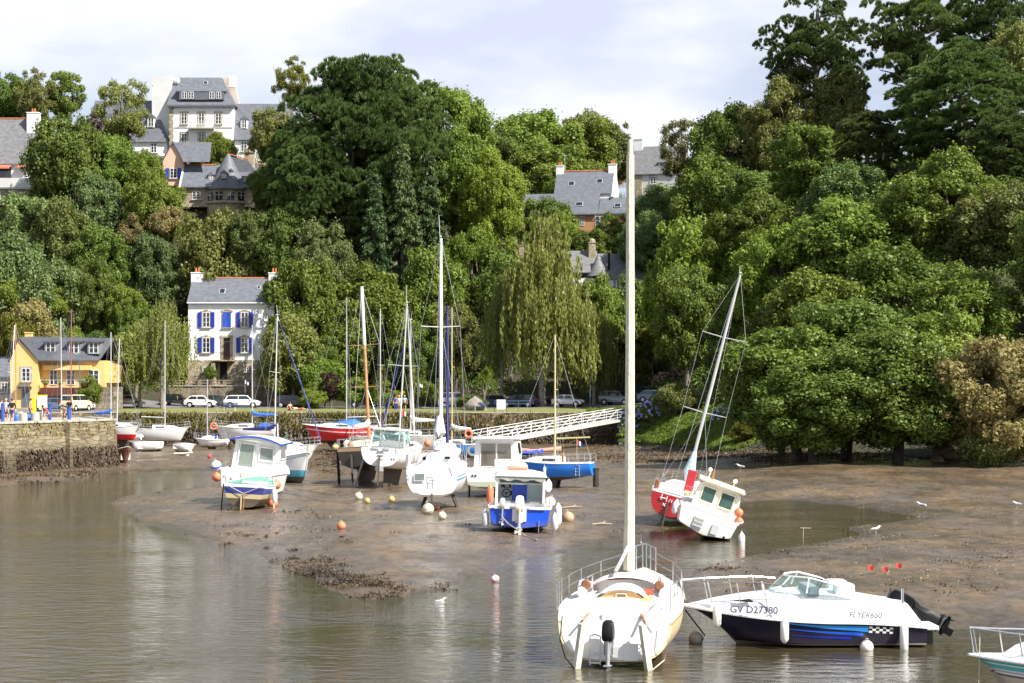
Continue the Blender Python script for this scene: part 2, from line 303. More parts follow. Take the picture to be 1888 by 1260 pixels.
# mud material: wet sheen in patches, streaks across, pale grit
def mud_material():
    m = bpy.data.materials.new('wet_mud'); m.use_nodes = True; t = m.node_tree; p = t.nodes['Principled BSDF']; l = t.links.new
    tx = nd(t, 'ShaderNodeTexCoord'); ma = nd(t, 'ShaderNodeMapping'); ma.inputs['Scale'].default_value = (1, .55, 1)
    l(tx.outputs['Object'], ma.inputs[0])
    def noise(s, d=6, r=.6):
        n = nd(t, 'ShaderNodeTexNoise'); n.inputs['Scale'].default_value = s; n.inputs['Detail'].default_value = d; n.inputs['Roughness'].default_value = r; l(ma.outputs[0], n.inputs['Vector']); return n
    def ramp(src, els):
        r = nd(t, 'ShaderNodeValToRGB'); e = r.color_ramp.elements; e[0].position, e[1].position = els[0][0], els[-1][0]; e[0].color = (*els[0][1], 1); e[1].color = (*els[-1][1], 1)
        for q in els[1:-1]: k = e.new(q[0]); k.color = (*q[1], 1)
        l(src, r.inputs[0]); return r
    a = noise(.30, 10, .68); b = noise(2.2, 10, .75)
    r1 = ramp(a.outputs['Fac'], [(.30, (.100, .080, .066)), (.46, (.116, .089, .062)), (.56, (.152, .106, .060)), (.70, (.205, .144, .078))])
    r2 = ramp(b.outputs['Fac'], [(.32, (.34, .34, .36)), (.5, (1, 1, 1)), (.66, (1.35, 1.3, 1.25))])
    mu = nd(t, 'ShaderNodeMix', data_type='RGBA', blend_type='MULTIPLY'); mu.inputs[0].default_value = 1; l(r1.outputs[0], mu.inputs[6]); l(r2.outputs[0], mu.inputs[7])
    g = nd(t, 'ShaderNodeTexVoronoi'); g.inputs['Scale'].default_value = 3.2; l(tx.outputs['Object'], g.inputs['Vector'])
    gr = ramp(g.outputs['Distance'], [(.03, (1, 1, 1)), (.06, (0, 0, 0))]); gn = ramp(noise(.12, 4).outputs['Fac'], [(.50, (0, 0, 0)), (.62, (1, 1, 1))])
    gm = nd(t, 'ShaderNodeMath', operation='MULTIPLY'); l(gr.outputs[0], gm.inputs[0]); l(gn.outputs[0], gm.inputs[1])
    m3 = nd(t, 'ShaderNodeMix', data_type='RGBA'); m3.inputs[7].default_value = (.50, .47, .42, 1); l(gm.outputs[0], m3.inputs[0]); l(mu.outputs[2], m3.inputs[6])
    # low mud near the water stays soaked: darker and slicker
    ge = nd(t, 'ShaderNodeNewGeometry'); sx = nd(t, 'ShaderNodeSeparateXYZ'); l(ge.outputs['Position'], sx.inputs[0])
    wet = nd(t, 'ShaderNodeMapRange'); wet.inputs[1].default_value = .0; wet.inputs[2].default_value = .22; wet.inputs[3].default_value = .62; wet.inputs[4].default_value = 1.0; l(sx.outputs['Z'], wet.inputs[0])
    wm = nd(t, 'ShaderNodeMix', data_type='RGBA', blend_type='MULTIPLY'); wm.inputs[0].default_value = 1; l(m3.outputs[2], wm.inputs[6]); l(wet.outputs[0], wm.inputs[7])
    l(wm.outputs[2], p.inputs['Base Color'])
    rr = ramp(noise(.35, 9, .66).outputs['Fac'], [(.38, (.09, .09, .09)), (.50, (.26, .26, .26)), (.62, (.50, .50, .50))])
    rw = nd(t, 'ShaderNodeMath', operation='MULTIPLY'); l(rr.outputs[0], rw.inputs[0]); l(wet.outputs[0], rw.inputs[1]); l(rw.outputs[0], p.inputs['Roughness'])
    bu = nd(t, 'ShaderNodeBump'); bu.inputs['Strength'].default_value = .6; bu.inputs['Distance'].default_value = .10; mb_ = nd(t, 'ShaderNodeMapping'); mb_.inputs['Scale'].default_value = (.30, 1.7, 1); mb_.inputs['Rotation'].default_value = (0, 0, .22); l(tx.outputs['Object'], mb_.inputs[0])
    stn = nd(t, 'ShaderNodeTexNoise'); stn.inputs['Scale'].default_value = 1.5; stn.inputs['Detail'].default_value = 9; stn.inputs['Roughness'].default_value = .66; stn.inputs['Distortion'].default_value = .6; l(mb_.outputs[0], stn.inputs['Vector'])
    hsum = nd(t, 'ShaderNodeMath', operation='MULTIPLY_ADD'); hsum.inputs[1].default_value = 1.1; l(stn.outputs['Fac'], hsum.inputs[0]); l(noise(2.6, 10, .72).outputs['Fac'], hsum.inputs[2]); l(hsum.outputs[0], bu.inputs['Height'])
    l(bu.outputs[0], p.inputs['Normal']); return m
MUD = mud_material()
us = np.linspace(-.36, .36, 420); Ds = np.exp(np.linspace(math.log(22), math.log(216), 520))
tag(grid_mesh('mud_flat', MUD, us, Ds, mudz), kind='structure')
# water
def water_material():
    m = bpy.data.materials.new('river_water'); m.use_nodes = True; t = m.node_tree; p = t.nodes['Principled BSDF']; l = t.links.new
    p.inputs['Base Color'].default_value = (.052, .042, .021, 1); p.inputs['Roughness'].default_value = .04; p.inputs['IOR'].default_value = 1.45
    p.inputs['Specular IOR Level'].default_value = .62
    tx = nd(t, 'ShaderNodeTexCoord')
    def nz(sc, s, d):
        ma = nd(t, 'ShaderNodeMapping'); ma.inputs['Scale'].default_value = sc; n = nd(t, 'ShaderNodeTexNoise'); n.inputs['Scale'].default_value = s; n.inputs['Detail'].default_value = d
        l(tx.outputs['Object'], ma.inputs[0]); l(ma.outputs[0], n.inputs['Vector']); return n
    a = nz((.55, 1.0, 1), 2.5, 6); b = nz((.25, .5, 1), .35, 3)
    ramp = nd(t, 'ShaderNodeMapRange'); ramp.inputs[1].default_value = .35; ramp.inputs[2].default_value = .65; ramp.inputs[3].default_value = .45; ramp.inputs[4].default_value = 1.1; l(b.outputs['Fac'], ramp.inputs[0])
    mu = nd(t, 'ShaderNodeMath', operation='MULTIPLY'); l(a.outputs['Fac'], mu.inputs[0]); l(ramp.outputs[0], mu.inputs[1])
    bu = nd(t, 'ShaderNodeBump'); bu.inputs['Strength'].default_value = .62; bu.inputs['Distance'].default_value = .12; l(mu.outputs[0], bu.inputs['Height']); l(bu.outputs[0], p.inputs['Normal'])
    return m
wb = MB(); wb.add([(-110, -30, 0), (110, -30, 0), (110, 225, 0), (-110, 225, 0)], [(0, 1, 2, 3)])
tag(wb.build('river_water', water_material()), kind='structure')
SOIL = mat('hillside_soil', (.050, .040, .020), .95, .3, .35, .5, col2=(.024, .030, .010))
hill_us = np.linspace(-.42, .40, 260); hill_D = np.concatenate([np.linspace(122, 300, 200), np.linspace(303, 430, 40)])
def hkeep(X, Y): return Y >= startD(CX + X * F / Y) - .2
HD = np.unique(np.concatenate([hill_D, [206.3]]))
tag(grid_mesh('hillside', SOIL, hill_us, HD, hillz, hkeep), kind='structure')
bg_ = MB(); bg_.add([(-900, -40, -.8), (900, -40, -.8), (900, 2500, -.8), (-900, 2500, -.8)], [(0, 1, 2, 3)])
tag(bg_.build('ground', SOIL), kind='structure')
# lawn and road behind the far quay: sheets just above the hill mesh
LAWN = mat('lawn', (.21, .20, .055), .95, .15, .6, .4, col2=(.13, .165, .04), bscale=9)
ROAD = mat('asphalt', (.16, .155, .15), .85, .2, 1.2, .3, bscale=12)
def strip(name, m, x0, x1, y0, y1, dz, nx=70, ny=14):
    xs = np.linspace(x0, x1, nx); ys = np.linspace(y0, y1, ny); X, Y = np.meshgrid(xs, ys); Z = hillz(X, Y) + dz
    I = np.arange(nx * ny).reshape(ny, nx); fs = np.stack([I[:-1, :-1], I[:-1, 1:], I[1:, 1:], I[1:, :-1]], -1).reshape(-1, 4)
    me = bpy.data.meshes.new(name); me.from_pydata(np.stack([X, Y, Z], -1).reshape(-1, 3).tolist(), [], fs.tolist()); me.materials.append(m)
    o = bpy.data.objects.new(name, me); C.objects.link(o); return tag(o, kind='structure')
strip('lawn', LAWN, -46, 12.5, 206.3, 222, .03)
strip('road', ROAD, -75, 22, 222.2, 232.5, .035)
strip('quay_pavement', ROAD, -75, -46.2, 206.3, 222, .035)
# ---------------------------------------------------------------- trees
def leaf_mesh(name, P, N, size, asp, m, updir=None, mats=None):
    """diamond leaf faces at P lying across N; size per leaf"""
    n = len(P); N = N / (np.linalg.norm(N, axis=1, keepdims=True) + 1e-9)
    A = rng.normal(size=(n, 3)) if updir is None else updir + rng.normal(size=(n, 3)) * .18
    U = A - (A * N).sum(1, keepdims=True) * N; U /= np.linalg.norm(U, axis=1, keepdims=True) + 1e-9
    Vv = np.cross(N, U); s = size[:, None]
    bend = N * s * .22
    V = np.stack([P - U * s - bend, P + Vv * s * asp, P + U * s - bend, P - Vv * s * asp], 1).reshape(-1, 3)
    me = bpy.data.meshes.new(name); me.vertices.add(n * 4); me.vertices.foreach_set('co', V.astype(np.float32).ravel())
    me.loops.add(n * 4); me.loops.foreach_set('vertex_index', np.arange(n * 4, dtype=np.int32)); me.polygons.add(n)
    me.polygons.foreach_set('loop_start', np.arange(0, n * 4, 4, dtype=np.int32)); me.polygons.foreach_set('loop_total', np.full(n, 4, np.int32))
    me.update(calc_edges=True); me.validate(); me.materials.append(m); return me
def unit(n):
    v = rng.normal(size=(n, 3)); return v / np.linalg.norm(v, axis=1, keepdims=True)
def clump_leaves(cs, rs, per, flat=.85, up=.25, dens=None):
    P = []; N = []
    for c, r in zip(cs, rs):
        k = int(per * (r / np.mean(rs)) ** 2); d = unit(k); out = c / (np.linalg.norm(c) + 1e-6)
        keep = (d @ out + d[:, 2] * .5 > -.55); d = d[keep]
        rad = r * (1 - np.abs(rng.normal(size=len(d))) * .27)[:, None]
        # lumpy surface
        rad = rad * (1 + .28 * np.sin(d[:, :1] * 7 + c[0] * 9) * np.sin(d[:, 1:2] * 6 + c[1] * 7))
        out_ = rng.uniform(size=(len(d), 1)) < .07; rad = np.where(out_, rad * rng.uniform(1.1, 1.5, (len(d), 1)), rad); p = c + d * rad * np.array([1, 1, flat]); P.append(p)
        N.append(d + np.array([0, 0, up]) + rng.normal(size=d.shape) * .62)
    return np.concatenate(P), np.concatenate(N)
def crown_broad(name, seed, nc=64, per=820, rx=4.5, z0=.6, z1=10., leaf=.125, low=.0, cr=(.16, .30), skew=.0, hollow=.0):
    """ragged crown of leaf clumps between heights z0 and z1"""
    global rng
    rng = np.random.default_rng(seed); zc = (z0 + z1) / 2; rz = (z1 - z0) / 2
    d = unit(nc); rad = rng.uniform(.42, .86, nc)[:, None]; rad[: nc // 6] *= 1.12
    cs = d * rad; cs[:, 2] = cs[:, 2] * .95 + .03
    # fuller belly, narrow top
    wv = 1.0 - .22 * np.clip(cs[:, 2], 0, 1) ** 2 + low * np.clip(-cs[:, 2], 0, 1)
    cs[:, 0] *= wv; cs[:, 1] *= wv; cs[:, 0] += skew * cs[:, 2]
    rs = rng.uniform(cr[0], cr[1], nc); rs *= (1.08 - .3 * np.linalg.norm(cs, axis=1) * .5)
    P, N = clump_leaves(cs * rx, rs * rx, per)
    P[:, 2] = P[:, 2] / rx * rz + zc
    if low >= 0: P[:, 2] = np.maximum(P[:, 2], z0 + rng.uniform(0, .5, len(P)))
    s = leaf * rng.uniform(.6, 1.35, len(P)); return leaf_mesh(name, P, N, s, .62, LM['mid']), cs * rx, rz / rx, zc
def limb(mb, a, b, r0, r1, k=4, wob=.25):
    pts = []; a = Vector(a); b = Vector(b)
    for i in range(k + 1):
        t = i / k; p = a.lerp(b, t)
        if 0 < i < k: p += Vector(rng.normal(size=3) * wob)
        p.z += math.sin(t * math.pi) * (b - a).length * .06; pts.append(p)
    mb.tube(pts, [r0 + (r1 - r0) * i / k for i in range(k + 1)], 6)
def trunk_for(name, cs, sz, zc, hgt=10, r=.26, base=0, n=20, lean=0, m=BARK):
    mb = MB(); top = Vector((lean, 0, zc + .35 * (hgt - zc)))
    pts = [Vector((0, 0, base - .6)), Vector((0, 0, base + .2)), Vector((lean * .3 + .15, .1, hgt * .25)), Vector((lean * .6 - .1, -.1, hgt * .45)), top]
    mb.tube(pts, [r * 1.5, r * 1.15, r * .9, r * .7, r * .3], 8)
    order = rng.permutation(len(cs))[:n]
    for i in order:
        c = cs[i]; t = rng.uniform(.28, .6); p = Vector((lean * t, 0, hgt * t)); e = Vector((c[0], c[1], c[2] * sz + zc))
        limb(mb, p, p.lerp(e, 1.04), r * .42, r * .09)
    me = mb.build(name, m, smooth=True); C.objects.unlink(me); return me.data
PROTO = {}
def reg(key, crown, trunk, h=10., w=9.): PROTO[key] = (crown, trunk, h, w)
for i in range(4):      # full crowns reaching the ground
    me, cs, sz, zc = crown_broad('crown', 10 + i, nc=[150, 110, 190, 130][i], z0=.25, z1=10, low=[.1, .2, .0, .15][i], skew=[0, .1, -.08, .15][i], leaf=[.125, .15, .10, .135][i], per=[470, 390, 580, 430][i], cr=[(.09, .25), (.12, .29), (.08, .21), (.10, .27)][i])
    reg('full%d' % i, me, trunk_for('trunk', cs, sz, zc))
for i in range(2):      # stemmed broadleaf, clear trunk below
    me, cs, sz, zc = crown_broad('crown', 30 + i, nc=[46, 54][i], z0=2.6, z1=10, cr=(.18, .32), low=-.1)
    reg('stem%d' % i, me, trunk_for('trunk', cs, sz, zc, n=12))
for i in range(2):      # boughs hanging out low over the shore, dark hollow beneath
    me, cs, sz, zc = crown_broad('crown', 35 + i, nc=160, per=520, z0=.55, z1=10, cr=(.08, .26), low=.18, leaf=.115, skew=[.18, -.14][i])
    reg('over%d' % i, me, trunk_for('trunk', cs, sz, zc, n=14, m=SHADEBARK))
for i in range(2):      # airy, see-through
    me, cs, sz, zc = crown_broad('crown', 40 + i, nc=60, per=330, z0=1.6, z1=10, cr=(.11, .22), leaf=.12, low=-.1)
    reg('airy%d' % i, me, trunk_for('trunk', cs, sz, zc, n=22, r=.2))
for i in range(3):      # shrubs, finer leaf (3 m tall)
    me, cs, sz, zc = crown_broad('crown', 50 + i, nc=34, per=560, rx=1.5, z0=.05, z1=2.6, leaf=.06, cr=(.22, .40), low=.25)
    reg('shrub%d' % i, me, trunk_for('stem', cs, sz, zc, hgt=2.6, r=.06, n=8), 2.6, 3.)
def crown_pine(name, seed, open_=False, h=10., rx=3.6):
    """tufts of needles standing up on pads"""
    global rng
    rng = np.random.default_rng(seed)
    m = 120 if open_ else 320; d = unit(m); rad = rng.uniform(.35, 1.0, m) if open_ else rng.uniform(.5, .92, m)
    if open_: cs = d * rad[:, None] * np.array([rx, rx, h * .36]) + np.array([0, 0, h * .62]); rs = rng.uniform(.38, .80, m) * rx / 3.6
    else: wv = 1 - .30 * np.clip(d[:, 2], 0, 1) ** 2; cs = d * rad[:, None] * np.array([rx, rx, h * .47]) * np.stack([wv, wv, np.ones(m)], 1) + np.array([0, 0, h * .50]); rs = rng.uniform(.36, .66, m) * rx / 3.6
    cs = np.array(cs); rs = np.array(rs); P = []; U = []
    for c, r in zip(cs, rs):
        nt_ = int(64 * (r / .9) ** 2) + 4; d = unit(nt_); d[:, 2] = np.abs(d[:, 2]) - .3
        tc_ = c + d * r * np.array([1, 1, .5 if open_ else .62])
        for q in range(30):
            o = unit(nt_) * .55 + d * .6 + np.array([0, 0, .55]); o /= np.linalg.norm(o, axis=1, keepdims=True)
            P.append(tc_ + o * .13); U.append(o)
    P = np.concatenate(P); U = np.concatenate(U); N = np.cross(U, unit(len(P)))
    me = leaf_mesh(name, P, N, rng.uniform(.08, .16, len(P)), .15, LM['pine'], updir=U * 3); return me, cs
def trunk_pine(cs, h=10, n=18):
    mb = MB(); mb.tube([(0, 0, -.6), (0, 0, 1), (.1, .05, h * .5), (0, 0, h * .82)], [.34, .26, .17, .04], 8)
    for i in rng.permutation(len(cs))[:n]:
        c = cs[i]; z0 = max(.8, c[2] - .3 - .3 * math.hypot(c[0], c[1])); limb(mb, (0, 0, z0), (c[0], c[1], c[2] - .15), .07, .025, 3, .12)
    o = mb.build('trunk', BARK, smooth=True); C.objects.unlink(o); return o.data
for i in range(2):
    me, cs = crown_pine('crown', 60 + i); reg('pine%d' % i, me, trunk_pine(cs), 10, 8.6)
for i in range(2):
    me, cs = crown_pine('crown', 64 + i, True, rx=4.0); reg('openpine%d' % i, me, trunk_pine(cs, n=30), 10, 9.2)
def crown_spruce(name, seed, h=10., rx=2.6):
    global rng
    rng = np.random.default_rng(seed); P = []; U = []
    for k in range(150):
        t = rng.uniform(.02, .98) ** .8; z = h * t; w = rx * (1.02 - t) ** .8; a = rng.uniform(0, 2 * math.pi); n = int(80 + 300 * (1 - t))
        s = rng.uniform(.15, 1, n) * w; lat = rng.normal(size=n) * .32 * (1 - s / (w + .3)) + rng.normal(size=n) * .08
        zz = z - .26 * s - .10 * s ** 2 * .6 + rng.normal(size=n) * .07 + .02
        P.append(np.stack([s * math.cos(a) - lat * math.sin(a), s * math.sin(a) + lat * math.cos(a), zz], 1)); U.append(np.tile([math.cos(a), math.sin(a), -.75], (n, 1)))
    P = np.concatenate(P); U = np.concatenate(U) + rng.normal(size=P.shape) * .35
    return leaf_mesh(name, P, np.cross(U, unit(len(P))) + np.array([0, 0, .5]), rng.uniform(.08, .17, len(P)), .40, LM['spruce'], updir=U * 3)
me = crown_spruce('crown', 70); mb = MB(); mb.tube([(0, 0, -.6), (0, 0, 5), (0, 0, 9.6)], [.28, .16, .03], 8); o = mb.build('trunk', BARK, smooth=True); C.objects.unlink(o); reg('spruce0', me, o.data, 10, 5.6)
def crown_weep(name, seed, h=10., rx=4.2, nstr=640, leaf=.115):
    global rng
    rng = np.random.default_rng(seed); P = []; mb = MB(); U = []
    mb.tube([(0, 0, -.6), (0, 0, 2), (.2, .1, 5), (.1, 0, 9.3)], [.32, .24, .15, .04], 8)
    heads = []
    for k in range(46):
        t = rng.uniform(.30, 1.0); a = rng.uniform(0, 2 * math.pi); w = rx * (1.05 - t ** 2.4) * rng.uniform(.4, 1.0); z = 2.0 + 7.6 * t
        e = (w * math.cos(a), w * math.sin(a), z); heads.append(e); limb(mb, (.1, 0, max(1.5, z - .8 - w * .5)), e, .07, .02, 3, .15)
    for k in range(nstr):
        e = heads[rng.integers(len(heads))]; x, y, z = e[0] + rng.normal() * .55, e[1] + rng.normal() * .55, e[2] + rng.normal() * .25
        ln = rng.uniform(1.2, 4.2) * (.6 + .5 * (z / h)); ln = min(ln, z - .3); n = int(ln * 22)
        s = rng.uniform(0, 1, n) * ln; sway = rng.normal() * .12
        P.append(np.stack([x + sway * s + rng.normal(size=n) * .07, y + rng.normal() * .06 * s + rng.normal(size=n) * .07, z - s + .15 * rng.normal(size=n)], 1))
    P = np.concatenate(P); U = np.tile([0, 0, -1.], (len(P), 1)); o = mb.build('trunk', BIRCHBARK, smooth=True); C.objects.unlink(o)
    return leaf_mesh(name, P, unit(len(P)) * np.array([1, 1, .3]), rng.uniform(.7, 1.4, len(P)) * leaf, .5, LM['birch'], updir=U * 2.5), o.data
reg('weep0', *crown_weep('crown', 81), 10, 8.4)
reg('weep1', *crown_weep('crown', 82, rx=3.9, nstr=430, leaf=.09), 10, 8.2)
def crown_cordyline(seed):
    global rng
    rng = np.random.default_rng(seed); mb = MB(); heads = [(0, 0, 2.9), (.55, .2, 2.5), (-.5, -.15, 2.6), (.1, -.4, 3.3)]
    for e in heads: mb.tube([(0, 0, -.3), (0, 0, 1.2), (e[0] * .6, e[1] * .6, 2.0), e], [.14, .12, .08, .06], 7)
    tr = mb.build('trunk', BARK, smooth=True); C.objects.unlink(tr); b = MB()
    for e in heads:
        for k in range(70):
            d = unit(1)[0]; d[2] = d[2] * .9 + .25; d /= np.linalg.norm(d); ln = rng.uniform(.7, 1.05); s = np.cross(d, [0, 0, 1]); s /= np.linalg.norm(s) + 1e-6
            e0 = np.array(e); m1 = e0 + d * ln * .6; tip = e0 + d * ln + np.array([0, 0, -.28 * ln]); w = .035
            b.add([e0 - s * w, e0 + s * w, m1 + s * w * .9, m1 - s * w * .9, tip], [(0, 1, 2, 3), (3, 2, 4)])
    me = bpy.data.meshes.new('crown'); me.from_pydata(b.v, [], b.f); me.materials.append(LM['olive']); return me, tr.data
reg('cord0', *crown_cordyline(90), 4.2, 3.2)
def plant(kind, m, px, D, top, wpx, label, cat='tree', group=None, base=None, dx=None):
    """a tree standing on the ground at photo column px and distance D, crown top at photo row top"""
    crown, trunk, h0, w0 = PROTO[kind]; X = gx(px, D); z = max(hz(X, D), gz(X, D) if kind[:4] == 'over' else -9) if base is None else base
    zt = H + (YH - top) * D / F; h = max(zt - z, .5); w = wpx * D / F
    if kind[:4] in ('full', 'pine') and h / h0 < .82 * w / w0: h = h0 * .82 * w / w0; z = zt - h      # keep wide crowns round: they sink into the slope
    nm = {'pine': 'pine_tree', 'open': 'pine_tree', 'spru': 'spruce_tree', 'weep': 'weeping_birch', 'shru': 'shrub', 'cord': 'cordyline'}.get(kind[:4], 'tree')
    r = thing(nm, label, cat, (X, D, z - .1), random.uniform(0, 6.28), group)
    k = w / w0; kz = h / h0; r.scale = (k, k, kz)
    cz = 1 if kind[:4] == 'weep' else min(kz, 1.35 * k) / kz                     # crowns keep their roundness, the trunk takes the rest
    for me, n in ((trunk, 'stem' if nm == 'shrub' else 'trunk'), (crown, 'crown')):
        o = bpy.data.objects.new(n, me); C.objects.link(o); o.parent = r
        if n == 'crown': o.material_slots[0].link = 'OBJECT'; o.material_slots[0].material = LM[m]; o.scale.z = cz; o.location.z = h0 * (1 - cz)
    return r
random.seed(5)
